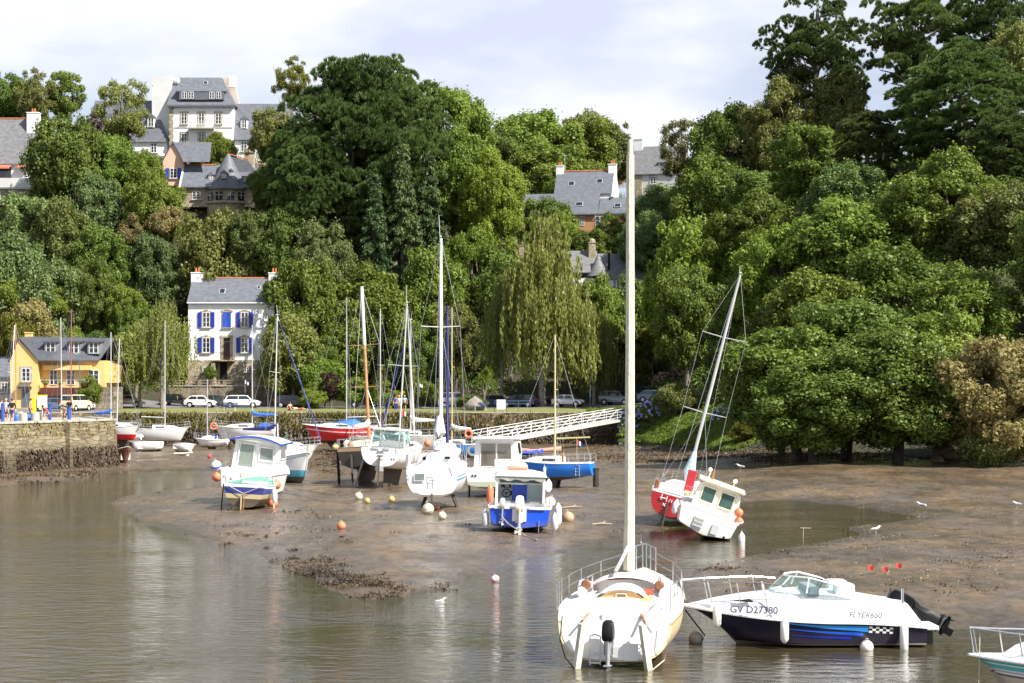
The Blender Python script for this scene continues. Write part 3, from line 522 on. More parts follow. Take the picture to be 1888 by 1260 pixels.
# kind, foliage, photo column, distance, crown-top row, crown width in px, label[, category]
T = [
# skyline, upper left
('stem1','dark',8,300,128,100,'dark tree at the left edge of the skyline above the slate house with awnings'),
('airy0','birch',66,296,118,95,'airy tree on the skyline behind the left slate house, thin twigs against the sky'),
('stem0','mid',118,300,134,85,'rounded green tree on the skyline right of the airy tree above the left house'),
('full2','mid',40,305,150,110,'broad tree in front of the skyline trees just behind the left house roof'),
('airy1','olive',225,273,128,125,'tall loose olive tree hiding the left wing of the white manor'),
('full1','dark',118,256,196,150,'spreading dark green tree right of the slate house with awnings'),
('full0','mid',205,262,232,110,'green tree between the spreading dark tree and the manor'),
('airy0','purple',172,264,205,42,'small purple leaved tree behind the spreading dark tree'),
('full3','bright',262,262,272,90,'bright green tree below the manor left wing beside the salmon gable'),
('full2','mid',398,281,240,95,'green tree in front of the manor facade above the conical tower house'),
('airy1','olive',380,279,262,70,'thin olive shrub tree below the manor balcony'),
# left hillside
('full0','grey',62,250,345,185,'large pale grey green tree on the hillside below the left house'),
('full3','grey',30,240,425,180,'large pale grey green tree at the left edge halfway down the hillside'),
('full1','grey',178,252,310,110,'pale tree on the hillside below the spreading dark tree'),
('full2','mid',285,252,300,130,'rounded green tree left of the conical tower house'),
('full1','olive',112,246,352,120,'olive tree on the hillside in front of the purple bush'),
('shrub0','purple',146,251,357,40,'dark purple bush on the upper hillside','shrub'),
('full0','dark',185,244,400,130,'dark tree in the middle of the left hillside'),
('full2','dark',172,238,470,125,'very dark low tree above the yellow house hillside'),
('full3','grey',96,237,470,150,'pale green tree spreading over the lower left hillside'),
('full1','olive',405,249,370,165,'large olive oak below the conical tower house'),
('full0','grey',282,246,418,110,'grey green tree between the dark tree and the large olive oak'),
('shrub1','brown',240,248,392,60,'brownish dry bush in the middle of the left hillside','shrub'),
('shrub2','brown',300,249,370,70,'reddish brown scrub left of the large olive oak','shrub'),
('full3','pine',455,247,385,80,'slender dark green tree at the left foot of the great pine'),
('shrub0','grass',30,236,508,80,'bright green bush at the left edge above the yellow house','shrub'),
('shrub1','yellow',104,234,528,50,'yellow green bush on the slope above the yellow house roof','shrub'),
('shrub2','brown',55,231,545,110,'brown heathy scrub on the slope above the yellow house','shrub'),
('full0','mid',232,236,515,90,'green bushy tree on the slope left of the blue shuttered house'),
('shrub1','bright',140,227,600,55,'rounded bright shrub behind the yellow house chimney side','shrub'),
('shrub0','dark',180,227,605,50,'dark glossy shrub behind the right end of the yellow house roof','shrub'),
('full2','mid',250,231,560,100,'green tree behind the birches beside the yellow house'),
('shrub2','yellow',30,228,575,80,'yellowish scrub behind the left end of the yellow house','shrub'),
('shrub1','mid',478,266,305,45,'pale bush on the right of the conical tower house','shrub'),
('full3','mid',490,262,320,55,'green tree closing the gap between tower house and great pine'),
('weep1','birch',300,219,548,150,'olive green birch with hanging twigs left of the blue shuttered house'),
('airy0','birch',258,221,575,120,'thin leaved birch in front of the yellow house side wall'),
('shrub0','bright',388,231,672,26,'small bright green shrub against the stone base of the blue shuttered house','shrub'),
('shrub1','bright',165,213,690,52,'lime green bush beside the right end of the yellow house','shrub'),
('full1','dark',200,225,640,60,'dark ivy covered tree right of the yellow house'),
# centre
('airy0','yellow',538,275,96,80,'yellowish airy treetop rising left of the great pine against the sky'),
('full1','olive',500,266,190,85,'olive tree between the manor and the great pine'),
('pine0','pine',650,258,52,345,'great dense pine dominating the middle of the skyline'),
('pine1','pine',725,263,72,270,'second dense pine merging into the right side of the great pine'),
('pine1','pine',560,252,190,190,'lower left shoulder pine in front of the great pine'),
('full0','mid',835,272,138,165,'oak on the right shoulder of the great pine with pale bare twigs'),
('full3','mid',850,266,225,160,'lower oak right of the great pine'),
('full2','bright',905,262,265,150,'bright green tree tapering to the right of the oaks beside the great pine'),
('spruce0','spruce',742,250,262,130,'drooping dark spruce in front of the great pine'),
('spruce0','spruce',790,253,276,120,'second dark spruce right behind the drooping spruce'),
('spruce0','spruce',690,248,318,110,'shorter dark spruce left of the drooping spruce'),
('full1','dark',520,248,375,120,'dark tree in shade under the lower left pine'),
('full2','grey',592,245,402,140,'pale rounded tree with silvery leaves below the pines'),
('full0','mid',560,240,458,170,'broad leafy tree right of the blue shuttered house'),
('full3','mid',690,243,480,190,'broad green tree behind the yacht masts in the middle'),
('full1','mid',800,247,440,150,'green tree behind the tallest middle mast'),
('full0','bright',870,254,400,150,'bright tree above the tallest middle mast, left of the weeping birch'),
('full2','dark',770,238,590,120,'dark tree low behind the masts left of the cordylines'),
('full3','mid',640,240,555,130,'green tree low behind the leaning pair of masts'),
('full1','olive',540,231,560,130,'olive acacia at the right corner of the blue shuttered house'),
('full0','olive',840,240,545,110,'olive tree behind the tall middle mast above the cordylines'),
('full2','dark',580,231,610,100,'dark tree standing over the garden wall right of the blue shuttered house'),
('weep0','birch',1000,227,392,205,'large weeping birch with long hanging strands right of the middle masts'),
('weep1','birch',925,231,500,110,'smaller weeping birch with bare twigs left of the large weeping birch'),
('weep0','birch',1095,229,560,110,'low trailing birch at the right side of the large weeping birch'),
('full3','mid',1105,236,500,115,'green tree between weeping birch and the near tall mast'),
('full1','dark',940,244,450,140,'dark tree behind the smaller weeping birch'),
('shrub0','bright',600,226,655,95,'clipped bright green bush right of the garden wall','shrub'),
('shrub1','bright',587,224,688,45,'small clipped green bush beside the purple bush','shrub'),
('airy1','purple',611,223,678,50,'purple leaved garden tree between the clipped bushes and masts'),
('shrub2','grass',575,222,715,60,'yellow green garden bush in front of the purple garden tree','shrub'),
('shrub0','mid',655,224,690,80,'garden shrub behind the red hulled ketch','shrub'),
('shrub1','bright',700,225,700,70,'garden shrub left of the yellow flowers','shrub'),
('shrub2','mid',775,224,695,60,'garden shrub right of the yellow flowers','shrub'),
('cord0','olive',700,222,665,50,'cordyline palm left of the strolling couple'),
('cord0','olive',760,221,670,48,'cordyline palm right of the strolling couple'),
('cord0','olive',812,222,690,44,'low cordyline palm behind the tall middle mast'),
('cord0','olive',852,221,668,52,'cordyline palm left of its taller pale twin near the parked van'),
('cord0','grass',893,221,664,56,'tall pale cordyline palm in front of the parked cars'),
('shrub0','mid',870,218,725,60,'low flower bush at the foot of the pale cordyline','shrub'),
# right of centre skyline
('full0','mid',985,328,186,190,'rounded tree on the skyline right of the great pine'),
('full3','mid',1075,335,198,150,'tree on the skyline behind the house with two white chimneys'),
('full1','olive',1125,338,212,100,'ragged tree on the skyline left of the near masthead'),
('full2','mid',1010,315,255,220,'dense green tree behind the slate roof with white gable'),
('full0','dark',930,318,235,120,'dark tree on the skyline between bright tree and rounded tree'),
('full1','mid',1010,288,355,110,'green tree hiding the left wing of the slate house'),
('full3','bright',1030,282,392,130,'bright green tree below the slate house'),
('full2','dark',1130,284,388,90,'dark tree left of the near mast below the slate house'),
('full0','mid',1085,278,415,120,'green tree above the lower slate roofs'),
('full1','grey',1225,290,330,130,'grey green pine like tree right of the near mast'),
('full2','grey',1205,270,385,150,'grey leaved tree right of the near mast halfway up'),
('shrub1','yellow',1205,236,580,60,'yellow flowering shrub right of the near mast','shrub'),
('full0','mid',1215,240,585,130,'green tree behind the car park right of the near mast'),
('full3','dark',1170,243,500,150,'dark tree directly behind the near mast'),
('shrub0','olive',1245,198,700,85,'rounded olive bush on the grass bank right of the gangway','shrub'),
# right wood
('airy1','olive',1262,282,205,120,'twiggy tree at the left end of the right hand skyline'),
('full0','mid',1345,272,170,180,'broad tree on the right hand skyline above the hidden chimney'),
('full2','olive',1445,262,140,190,'tall olive topped oak below the skyline pine'),
('full1','olive',1545,262,118,120,'yellowish tree right of the tall olive oak below the pines'),
('full3','mid',1310,262,270,170,'green tree behind the hidden chimney'),
('full0','dark',1400,252,300,160,'dark tree above the leaning mast top'),
('openpine0','pine',1505,268,-12,245,'tall open crowned pine standing free against the sky'),
('openpine1','pine',1700,255,-70,270,'tall pine cut by the top edge, left of two'),
('openpine0','pine',1840,250,-60,200,'tall pine at the upper right corner'),
('full1','olive',1870,230,30,120,'pale olive tree in the upper right corner below the tall pine'),
('pine1','pine',1770,217,48,330,'big sprawling pine filling the upper right'),
('pine0','pine',1600,222,185,170,'pine left of the big sprawling pine'),
('pine1','pine',1850,208,180,210,'pine at the right edge below the big sprawling pine'),
('full0','mid',1500,235,215,190,'oak in the middle of the right wood below the olive oak'),
('full3','pine',1560,215,290,170,'dark green tree under the left hand pine of the right wood'),
('full2','mid',1400,222,345,210,'broad green oak in the right wood above the leaning mast'),
('full1','bright',1275,224,385,190,'bright green oak left of the leaning mast top'),
('full0','mid',1265,214,470,150,'green tree hanging over the car park at the left end of the right wood'),
('full2','mid',1745,192,270,300,'huge leafy oak filling the right edge of the wood'),
('full3','olive',1850,186,330,230,'olive oak at the right edge behind the dry bush'),
('full1','mid',1560,194,345,250,'large oak in the centre of the right wood'),
('full0','bright',1440,196,395,200,'bright crowned oak just right of the leaning mast top'),
('full2','dark',1400,200,480,180,'dark oak behind the leaning mast'),
('full3','dark',1345,204,560,110,'dark low tree above the grass bank'),
('full1','mid',1650,178,440,260,'leafy oak low in the right wood'),
('full0','mid',1510,176,480,250,'leafy oak above the shaded shore'),
('full2','dark',1430,178,560,180,'dark oak leaning out over the grass bank'),
('full3','mid',1780,168,480,230,'oak behind the dry bush at right'),
('over0','mid',1470,144,590,320,'low oak whose branches overhang the shaded mud'),
('over1','dark',1655,140,600,330,'low leafy oak overhanging the mud beside the dry bush'),
('over0','dark',1560,147,540,330,'dark oak between the two overhanging oaks'),
('over1','dark',1440,153,620,210,'dark shrubby oak at the left end of the shaded shore'),
('over1','dark',1500,140,640,280,'lowest leafy bough mass over the middle of the shaded shore'),
('full2','mid',1985,166,330,260,'oak cut by the right edge behind the big dry bush'),
('full0','mid',2060,164,420,300,'oak just beyond the right edge of the dry bush'),
('over0','mid',1745,143,560,250,'dark oak directly left of the dry bush'),
('shrub2','yellow',1375,170,775,70,'yellow flecked bush where the grass bank meets the wood','shrub'),
('full0','brown',1850,136,598,270,'big dry brownish bush on the shore at the right edge','bush'),
('airy1','brown',1790,137,690,160,'bare twigged low bush in front of the big dry bush','bush'),
('shrub0','olive',1830,135,770,130,'low olive scrub under the big dry bush','shrub'),
]
for q in T:
    kd, m, px, D, top, w, lab = q[:7]
    plant(kd, m, px, D, top, w, lab, q[7] if len(q) > 7 else ('palm' if kd[:4] == 'cord' else 'tree'))
# undergrowth nobody could count: leaf clumps all over the slopes, as one object
def cover(name, m, n, pxr, Dr, zmin, size, clump, hgt, cond=None, up=.5, asp=.6):
    global rng
    rng = np.random.default_rng(len(name) * 7 + n); px = rng.uniform(pxr[0], pxr[1], n); D = rng.uniform(Dr[0], Dr[1], n)
    X = gx(px, D); Z = hillz(X, D); k = (Z > zmin) & (D > startD(px) + .5)
    if cond is not None: k &= cond(px, D, Z)
    X, D, Z = X[k], D[k], Z[k]; dens = fbm(X * .22, D * .22, 5) ; P = []; N = []
    for x, y, z, q in zip(X, D, Z, dens):
        r = clump * (.6 + 1.6 * max(0, q + .25)) * rng.uniform(.6, 1.3); c = int(60 * (r / clump) ** 2) + 4; d = unit(c); d[:, 2] = np.abs(d[:, 2])
        P.append(np.array([x, y, z]) + d * r * np.array([1, 1, hgt])); N.append(d + rng.normal(size=d.shape) * .5 + np.array([0, 0, up * .4]))
    P = np.concatenate(P); N = np.concatenate(N)
    me = leaf_mesh(name, P, N, size * rng.uniform(.6, 1.4, len(P)), asp, m); o = bpy.data.objects.new(name, me); C.objects.link(o); return o
tag(cover('undergrowth', LM['dark'], 9000, (-80, 1950), (136, 345), 1.9, .15, 1.25, 1.1, lambda px, D, Z: Z > np.where(px > 1390, 1.9, np.where(px > 1200, 4.6, 6))), 'green scrub and bramble covering the wooded slopes', 'undergrowth', kind='stuff')
tag(cover('dry_scrub', LM['olive'], 2200, (-80, 520), (215, 300), 6., .13, 1.0, .9), 'olive and brownish scrub covering the left hillside', 'scrub', kind='stuff')
tag(cover('bank_grass', LM['grass'], 5200, (1085, 1400), (168, 212), .95, .15, .34, .9, lambda px, D, Z: (Z < 5.2), asp=.3), 'bright tussocky grass on the river bank beside the gangway', 'grass', kind='stuff')
# ---------------------------------------------------------------- quays, walls, gangway
def stone_mat(name, a, b, mortar, scale=2.2, mossy=None, bump=.7, flat=(1, 1, 1), rough=.9):
    """random rubble masonry; mossy = (colour, z0, z1) stain band on world height"""
    if name in MATS: return MATS[name]
    m = bpy.data.materials.new(name); m.use_nodes = True; t = m.node_tree; p = t.nodes['Principled BSDF']; l = t.links.new; p.inputs['Roughness'].default_value = rough
    tx = nd(t, 'ShaderNodeTexCoord'); ma = nd(t, 'ShaderNodeMapping'); ma.inputs['Scale'].default_value = flat; l(tx.outputs['Object'], ma.inputs[0])
    v = nd(t, 'ShaderNodeTexVoronoi'); v.inputs['Scale'].default_value = scale; l(ma.outputs[0], v.inputs['Vector'])
    e = nd(t, 'ShaderNodeTexVoronoi', feature='DISTANCE_TO_EDGE'); e.inputs['Scale'].default_value = scale; l(ma.outputs[0], e.inputs['Vector'])
    sp = nd(t, 'ShaderNodeSeparateColor'); l(v.outputs['Color'], sp.inputs[0])
    mx = nd(t, 'ShaderNodeMix', data_type='RGBA'); mx.inputs[6].default_value = (*a, 1); mx.inputs[7].default_value = (*b, 1); l(sp.outputs[0], mx.inputs[0])
    er = nd(t, 'ShaderNodeValToRGB'); er.color_ramp.elements[0].position = .02; er.color_ramp.elements[1].position = .08; l(e.outputs['Distance'], er.inputs[0])
    mm = nd(t, 'ShaderNodeMix', data_type='RGBA'); mm.inputs[6].default_value = (*mortar, 1); l(er.outputs[0], mm.inputs[0]); l(mx.outputs[2], mm.inputs[7])
    n = nd(t, 'ShaderNodeTexNoise'); n.inputs['Scale'].default_value = .8; n.inputs['Detail'].default_value = 8; l(tx.outputs['Object'], n.inputs['Vector'])
    nr = nd(t, 'ShaderNodeValToRGB'); nr.color_ramp.elements[0].position = .3; nr.color_ramp.elements[0].color = (.55, .55, .52, 1); nr.color_ramp.elements[1].position = .65; nr.color_ramp.elements[1].color = (1.15, 1.15, 1.1, 1); l(n.outputs['Fac'], nr.inputs[0])
    mu = nd(t, 'ShaderNodeMix', data_type='RGBA', blend_type='MULTIPLY'); mu.inputs[0].default_value = 1; l(mm.outputs[2], mu.inputs[6]); l(nr.outputs[0], mu.inputs[7]); out = mu.outputs[2]
    if mossy:
        for col, z0, z1 in mossy:
            g = nd(t, 'ShaderNodeNewGeometry'); s = nd(t, 'ShaderNodeSeparateXYZ'); l(g.outputs['Position'], s.inputs[0])
            r = nd(t, 'ShaderNodeMapRange'); r.inputs[1].default_value = z0; r.inputs[2].default_value = z1; l(s.outputs['Z'], r.inputs[0])
            ad = nd(t, 'ShaderNodeMath', operation='MULTIPLY_ADD'); ad.inputs[1].default_value = 2.2; l(n.outputs['Fac'], ad.inputs[0]); sb = nd(t, 'ShaderNodeMath', operation='ADD'); sb.inputs[1].default_value = -1.35
            l(r.outputs[0], ad.inputs[2]); l(ad.outputs[0], sb.inputs[0]); cp = nd(t, 'ShaderNodeClamp'); l(sb.outputs[0], cp.inputs[0])
            q = nd(t, 'ShaderNodeMix', data_type='RGBA'); q.inputs[7].default_value = (*col, 1); l(cp.outputs[0], q.inputs[0]); l(out, q.inputs[6]); out = q.outputs[2]
    l(out, p.inputs['Base Color'])
    bu = nd(t, 'ShaderNodeBump'); bu.inputs['Strength'].default_value = bump; bu.inputs['Distance'].default_value = .06; l(er.outputs[0], bu.inputs['Height']); l(bu.outputs[0], p.inputs['Normal'])
    MATS[name] = m; return m
QSTONE = stone_mat('pier_stone', (.20, .165, .105), (.30, .25, .165), (.15, .125, .08), 1.3, [((.055, .042, .026), 2.6, 1.2), ((.12, .13, .035), 3.1, 4.6)], flat=(.55, .55, 2.9))
WSTONE = stone_mat('wall_stone', (.17, .13, .085), (.30, .235, .155), (.08, .065, .045), 2.6, [((.035, .028, .018), 2.6, 1.5)])
GSTONE = stone_mat('garden_wall_stone', (.20, .16, .12), (.36, .29, .21), (.13, .11, .085), 3.4)
COPING = mat('granite_coping', (.42, .39, .33), .85, .2, 2, .3)
PAVE = mat('pier_paving', (.36, .33, .28), .9, .15, 1.5, .3)
TOPZ = 4.0
def wall_mb(pts, z0, ztop, th, batter=.25, seg=1.0, rough=.05, seed=1):
    """a rubble wall along pts (facing left of travel is the back), battered and uneven"""
    r = np.random.default_rng(seed); mb = MB(); P = [Vector(p) for p in pts]
    for i in range(len(P) - 1):
        a, b = P[i], P[i + 1]; n = max(2, int((b - a).length / seg)); d = (b - a).normalized(); out = Vector((d.y, -d.x)); secs = []
        for k in range(n + 1):
            p = a.lerp(b, k / n); q = []
            for j in range(7):
                z = z0 + (ztop - z0) * j / 6; off = batter * (1 - j / 6) + (r.uniform(-rough, rough) if 0 < k < n else 0)
                q.append((p.x + out.x * off, p.y + out.y * off, z))
            q.append((p.x - out.x * th, p.y - out.y * th, ztop)); q.append((p.x - out.x * th, p.y - out.y * th, z0)); secs.append(q)
        mb.loft(secs, closed=True, caps=True)
    return mb
def coping_mb(pts, z, w, h, over=.06):
    mb = MB(); P = [Vector(p) for p in pts]
    for i in range(len(P) - 1):
        a, b = P[i], P[i + 1]; d = (b - a); L_ = d.length; n = max(1, int(L_ / 1.4)); d.normalize(); out = Vector((d.y, -d.x))
        for k in range(n):
            c = a + d * (L_ * (k + .5) / n) + out * (over - w / 2); mb.box((c.x, c.y, z + h / 2 + .003 * (k % 2)), (L_ / n - .012, w, h), rz=math.atan2(d.y, d.x))
    return mb
# --- the jetty on the left
JP = [(-62, 98), (-37.6, 136.5), (-32.8, 152.5), (-37.5, 164)]
jt = thing('stone_pier', 'old stone pier at the left with weed covered foot, people walking on top', 'pier', (0, 0, 0))
wall_mb([Vector(p) for p in JP], -.4, TOPZ, 1.0, .35, 1.0, .07, 3).build('wall', QSTONE, jt)
coping_mb([Vector(p) for p in JP], TOPZ + .004, .75, .16).build('coping', COPING, jt)
pv = MB(); pv.prism([(-62.6, 98.5), (-38.5, 136.7), (-33.8, 152.4), (-38.2, 163.4), (-90, 158), (-90, 98)], TOPZ - 4.2, TOPZ + .10, 'Z'); pv.build('paving', PAVE, jt)
mb = MB()
for t in (.78,):   # buttress / drain pilaster on the pier face
    p = Vector(JP[1]).lerp(Vector(JP[2]), .52); mb.box((p.x + .22, p.y - .1, 1.9), (.5, .75, 4.1), rz=1.28, taper=.85)
mb.build('buttress', QSTONE, jt)
rng = np.random.default_rng(77)
def fringe(name, m, pts, zr, n, size, asp, out_r, droop, parent=None):
    P = [Vector(p) for p in pts]; seg = [(P[i], P[i + 1]) for i in range(len(P) - 1)]; ln = [(b - a).length for a, b in seg]; A = []; N = []; U = []
    for k in range(n):
        i = rng.choice(len(seg), p=np.array(ln) / sum(ln)); a, b = seg[i]; t = rng.uniform(); p = a.lerp(b, t); d = (b - a).normalized(); o = Vector((d.y, -d.x))
        cl = fbm(np.array([p.x * .5 + p.y * .5]), np.array([p.y * .3]), 12)[0]
        if cl < -.12 and rng.uniform() < .8: continue
        z = zr[0] + (zr[1] - zr[0]) * rng.uniform() ** (1.0 + 1.5 * max(0, .3 - cl)); q = rng.uniform(*out_r) + .30 * max(0, 1 - (z + .4) / 4.4)
        A.append((p.x + o.x * q, p.y + o.y * q, z)); N.append((o.x + rng.normal() * .5, o.y + rng.normal() * .5, .5 + rng.normal() * .4)); U.append((rng.normal() * .4 + o.x * .4, rng.normal() * .4 + o.y * .4, -droop))
    A = np.array(A); me = leaf_mesh(name, A, np.array(N), size * rng.uniform(.5, 1.5, len(A)), asp, m, updir=np.array(U) * 2); ob = bpy.data.objects.new(name, me); C.objects.link(ob); ob.parent = parent; return ob
tag(fringe('seaweed', LM['weed'], JP[:3], (-.1, 2.0), 15000, .12, .45, (-.02, .22), 1., jt), kind='stuff')
tag(fringe('wall_plants', LM['drygrass'], JP[:3], (3.0, 4.15), 1500, .13, .35, (0., .16), .3, jt), kind='stuff')
# --- far quay wall
FW = [(-90, 206), (11.6, 206)]
fw = thing('quay_wall', 'long rubble quay wall behind the far moorings, overgrown with dry grass', 'quay wall', (0, 0, 0))
wall_mb([Vector(p) for p in FW], -.2, 3.96, .5, .35, 1.3, .12, 5).build('wall', WSTONE, fw)
coping_mb([Vector((-90, 206)), Vector((11.6, 206))], 3.963, .5, .1, .04).build('coping', COPING, fw)
tag(fringe('hanging_grass', LM['drygrass'], [(-44, 206), (-8, 206)], (2.2, 4.05), 15000, .22, .25, (.0, .5), .7, fw), kind='stuff')
tag(fringe('wall_grass', LM['drygrass'], [(-8, 206), (11.6, 206)], (2.6, 4.0), 2500, .20, .25, (.0, .3), .7, fw), kind='stuff')
tag(fringe('wall_weed', LM['weed'], [(-44, 206), (11.6, 206)], (.2, 2.4), 16000, .20, .4, (.0, .6), 1., fw), kind='stuff')
# --- gangway from the bank down to the pontoon
A0, A1 = at(1146, 772, 203), at(884, 818, 166)
def gangway():
    g = thing('gangway', 'white metal gangway with lattice railings sloping down to the pontoon', 'gangway', A1)
    d = A0 - A1; side = Vector((d.y, -d.x, 0)).normalized() * .75; mb = MB(); n = 11
    dk = MB(); dk.loft([[A1 - A1 + side * k + Vector((0, 0, zz)) for k, zz in ((-1, 0), (1, 0), (1, -.22), (-1, -.22))], [d + side * k + Vector((0, 0, zz)) for k, zz in ((-1, 0), (1, 0), (1, -.22), (-1, -.22))]], closed=True, caps=True)
    dk.build('deck', mat('gangway_deck', (.5, .5, .47), .6, .1, 3), g)
    for s in (-1, 1):
        mb = MB(); sd = side * s; up = Vector((0, 0, 1.15))
        for f in (.25, .5, .75, 1): mb.tube([sd + up * f, d + sd + up * f], .032 if f == 1 else .02, 5)
        for i in range(n + 1):
            p = d * (i / n) + sd; mb.tube([p, p + up], .028, 5)
            if i < n: q = d * ((i + 1) / n) + sd; mb.tube([p, q + up] if i % 2 else [p + up, q], .026, 5)
        mb.build('railing', WHITEPAINT, g)
    return g
gangway()
sp = thing('gangway_landing', 'concrete landing slab on dark posts at the head of the gangway', 'landing', at(1146, 772, 203.5))
mb = MB(); mb.box((1.6, .6, -.16), (4.7, 1.9, .22)); mb.build('slab', WHITEPAINT, sp)
mb = MB(); mb.box((-.55, -.1, -1.6), (.4, .5, 2.7)); mb.box((.9, .3, -1.6), (.8, .4, 2.7)); mb.build('post', mat('weedy_post', (.05, .045, .03), .9, .3, 3, .4), sp)
pt = thing('pontoon', 'low grey floating pontoon aground at the foot of the gangway', 'pontoon', (gx(868, 166), 166, .6))
mb = MB(); mb.box((0, 0, .35), (12, 2.2, .22)); mb.build('deck', mat('pontoon_deck', (.33, .29, .24), .8, .2, 2, .3), pt)
mb = MB()
for k in range(5): mb.box((-4.8 + 2.4 * k, 0, .0), (1.4, 1.8, .5))
mb.build('float', mat('pontoon_float', (.10, .09, .08), .7, .2, 3), pt)
mb = MB(); mb.tube([(1.0, -1, 2.4), (.3, -1, .46)], .05, 6); mb.tube([(1.9, -1, 2.3), (1.0, -1, .46)], .05, 6); mb.tube([(.3, -1, .6), (1.9, -1, 2.3)], .04, 6); mb.build('frame', WHITEPAINT, pt)
def kayak(px, D, z, L_, m, lab, rz=0, m2=None):
    k = thing('kayak', lab, 'kayak', (gx(px, D), D, z), rz, 'kayaks lying by the pontoon'); mb = MB(); secs = []
    for i in range(13):
        t = i / 12; x = (t - .5) * L_; w = .36 * math.sin(math.pi * t) ** .6 + .01; h = .12 + .1 * abs(t - .5) * 2
        secs.append([(x, w * math.cos(a), h * math.sin(a) + .18 + .12 * (2 * t - 1) ** 2) for a in np.linspace(0, 2 * math.pi, 10)[:-1]])
    mb.loft(secs, closed=True, caps=True); mb.build('hull', m, k, True)
    mb = MB(); mb.ring((0, 0, .34), .3, .035, Matrix.Diagonal((1.5, .8, 1))); mb.build('cockpit_rim', BLACK, k, True)
KR = mat('kayak_red', (.55, .08, .05), .5, .1, 3); KP = mat('kayak_pink', (.70, .28, .22), .5, .1, 3); KW = mat('kayak_cream', (.75, .60, .50), .5, .1, 3)
kayak(852, 163, .95, 4.0, KR, 'dark red kayak lying on the pontoon left of the white cabin boat', .1)
kayak(752, 158, .75, 4.6, KP, 'pink and white kayak behind the bilge keeled yacht, left end', .15); kayak(742, 156, .6, 4.2, KW, 'cream kayak lying in front of the pink and white kayak', .05)
kayak(985, 164, 1.0, 5.2, KP, 'long salmon pink kayak on the mud below the gangway', .35); kayak(962, 163, .8, 4.0, BLUEGEL, 'blue kayak lying beside the salmon pink kayak', .3)
# --- garden wall with stone balustrade, in front of the shuttered house
gw = thing('garden_wall', 'tall rubble garden wall with pillars below the blue shuttered house', 'garden wall', (0, 0, 0))
wx0, wx1 = gx(312, 233.5), gx(585, 233.5)
wall_mb([Vector((wx0, 233.5)), Vector((wx1, 233.5))], 3.6, 7.0, .5, .12, 1.2, .05, 8).build('wall', GSTONE, gw)
mb = MB(); mb.box(((wx0 + wx1) / 2, 233.7, 7.07), (wx1 - wx0 + .1, .6, .12)); mb.build('coping', COPING, gw)
mb = MB()
for i in range(9):
    x = wx0 + (gx(520, 233.5) - wx0) * (i + .4) / 9; mb.box((x, 233.7, 7.5), (.45, .45, .73), taper=.9)
mb.build('pillar', GSTONE, gw)
mb = MB(); mb.tube([(wx0, 233.7, 7.75), (gx(520, 233.5), 233.7, 7.75)], .06, 5); mb.tube([(wx0, 233.7, 7.4), (gx(520, 233.5), 233.7, 7.4)], .06, 5); mb.build('rail', mat('weathered_rail', (.28, .22, .16), .9, .2, 3), gw)
# --- small street furniture
def bollard(px, D, z, h, lab):
    b = thing('bollard', lab, 'bollard', (gx(px, D), D, z), 0, 'blue posts on the pier'); mb = MB(); mb.lathe([(.13, 0), (.13, h - .1), (.16, h - .08), (.16, h - .02), (.1, h)], n=14); mb.build('post', mat('blue_steel', (.03, .09, .36), .45, .1, 4), b, True)
    mb = MB(); mb.lathe([(.17, h), (.17, h + .05), (.05, h + .09)], n=14); mb.build('cap', mat('blue_steel_dark', (.02, .05, .22), .5, .1, 4), b, True)
PZ = TOPZ + .10
bollard(5, 141, PZ, 1.35, 'tall blue post at the left end of the pier edge'); bollard(92, 147, PZ, 1.25, 'blue post in the middle of the pier right of the crouching figure'); bollard(127, 149, PZ, 1.0, 'short blue post beside the man in the black shirt')
def stoneb(px, D, w, h, lab):
    b = thing('stone_bollard', lab, 'stone bollard', (gx(px, D), D, PZ), 0, 'stone bollards on the pier'); mb = MB(); mb.lathe([(w, 0), (w * 1.02, h * .6), (w * .95, h * .93), (w * .75, h)], n=14); mb.build('stone', COPING, b, True)
stoneb(36, 145, .30, .72, 'pale stone bollard right of the man in blue shorts'); stoneb(43, 143, .32, .62, 'pale stone bollard nearest the pier edge beside a blue bag'); stoneb(65, 144, .34, .66, 'wide stone bollard in front of the yellow sign'); stoneb(79, 146, .25, .55, 'small stone bollard left of the crouching figure in red')
for px, D, lab in ((29, 144, 'blue bag hanging beside the man in blue shorts'), (52, 144.5, 'blue bag on the pier between two stone bollards')):
    b = thing('bag', lab, 'bag', (gx(px, D), D, PZ), 0, 'blue bags on the pier'); mb = MB(); mb.loft([[(.24 * k * math.cos(a), .14 * k * math.sin(a), z) for a in np.linspace(0, 2 * math.pi, 11)[:-1]] for k, z in ((.8, 0), (1.05, .15), (1, .35), (.55, .5))], closed=True, caps=True); mb.build('sack', BLUETARP, b, True)
    mb = MB(); mb.tube([(-.1, 0, .48), (-.06, 0, .68), (.06, 0, .68), (.1, 0, .48)], .018, 5); mb.build('handle', BLUETARP, b)
sg = thing('notice_board', 'yellow and white notice board standing on the pier', 'sign', (gx(71, 150), 150, PZ))
mb = MB(); mb.box((-.45, 0, 1.05), (.5, .06, 1.5)); mb.build('yellow_panel', mat('yellow_paint', (.85, .72, .02), .5, .05, 3), sg)
mb = MB(); mb.box((.32, -.05, 1.5), (.78, .05, .85)); mb.build('white_panel', WHITEPAINT, sg); mb = MB(); mb.box((.32, -.05, 1.98), (.84, .07, .09)); mb.box((.32, -.05, 1.03), (.84, .07, .07)); mb.build('frame', mat('yellow_paint', (.85, .72, .02)), sg)
mb = MB(); mb.tube([(-.6, .05, 0), (-.6, .05, 1.6)], .04); mb.tube([(.3, .03, 0), (.3, .03, 1.95)], .04); mb.build('post', ALU, sg)
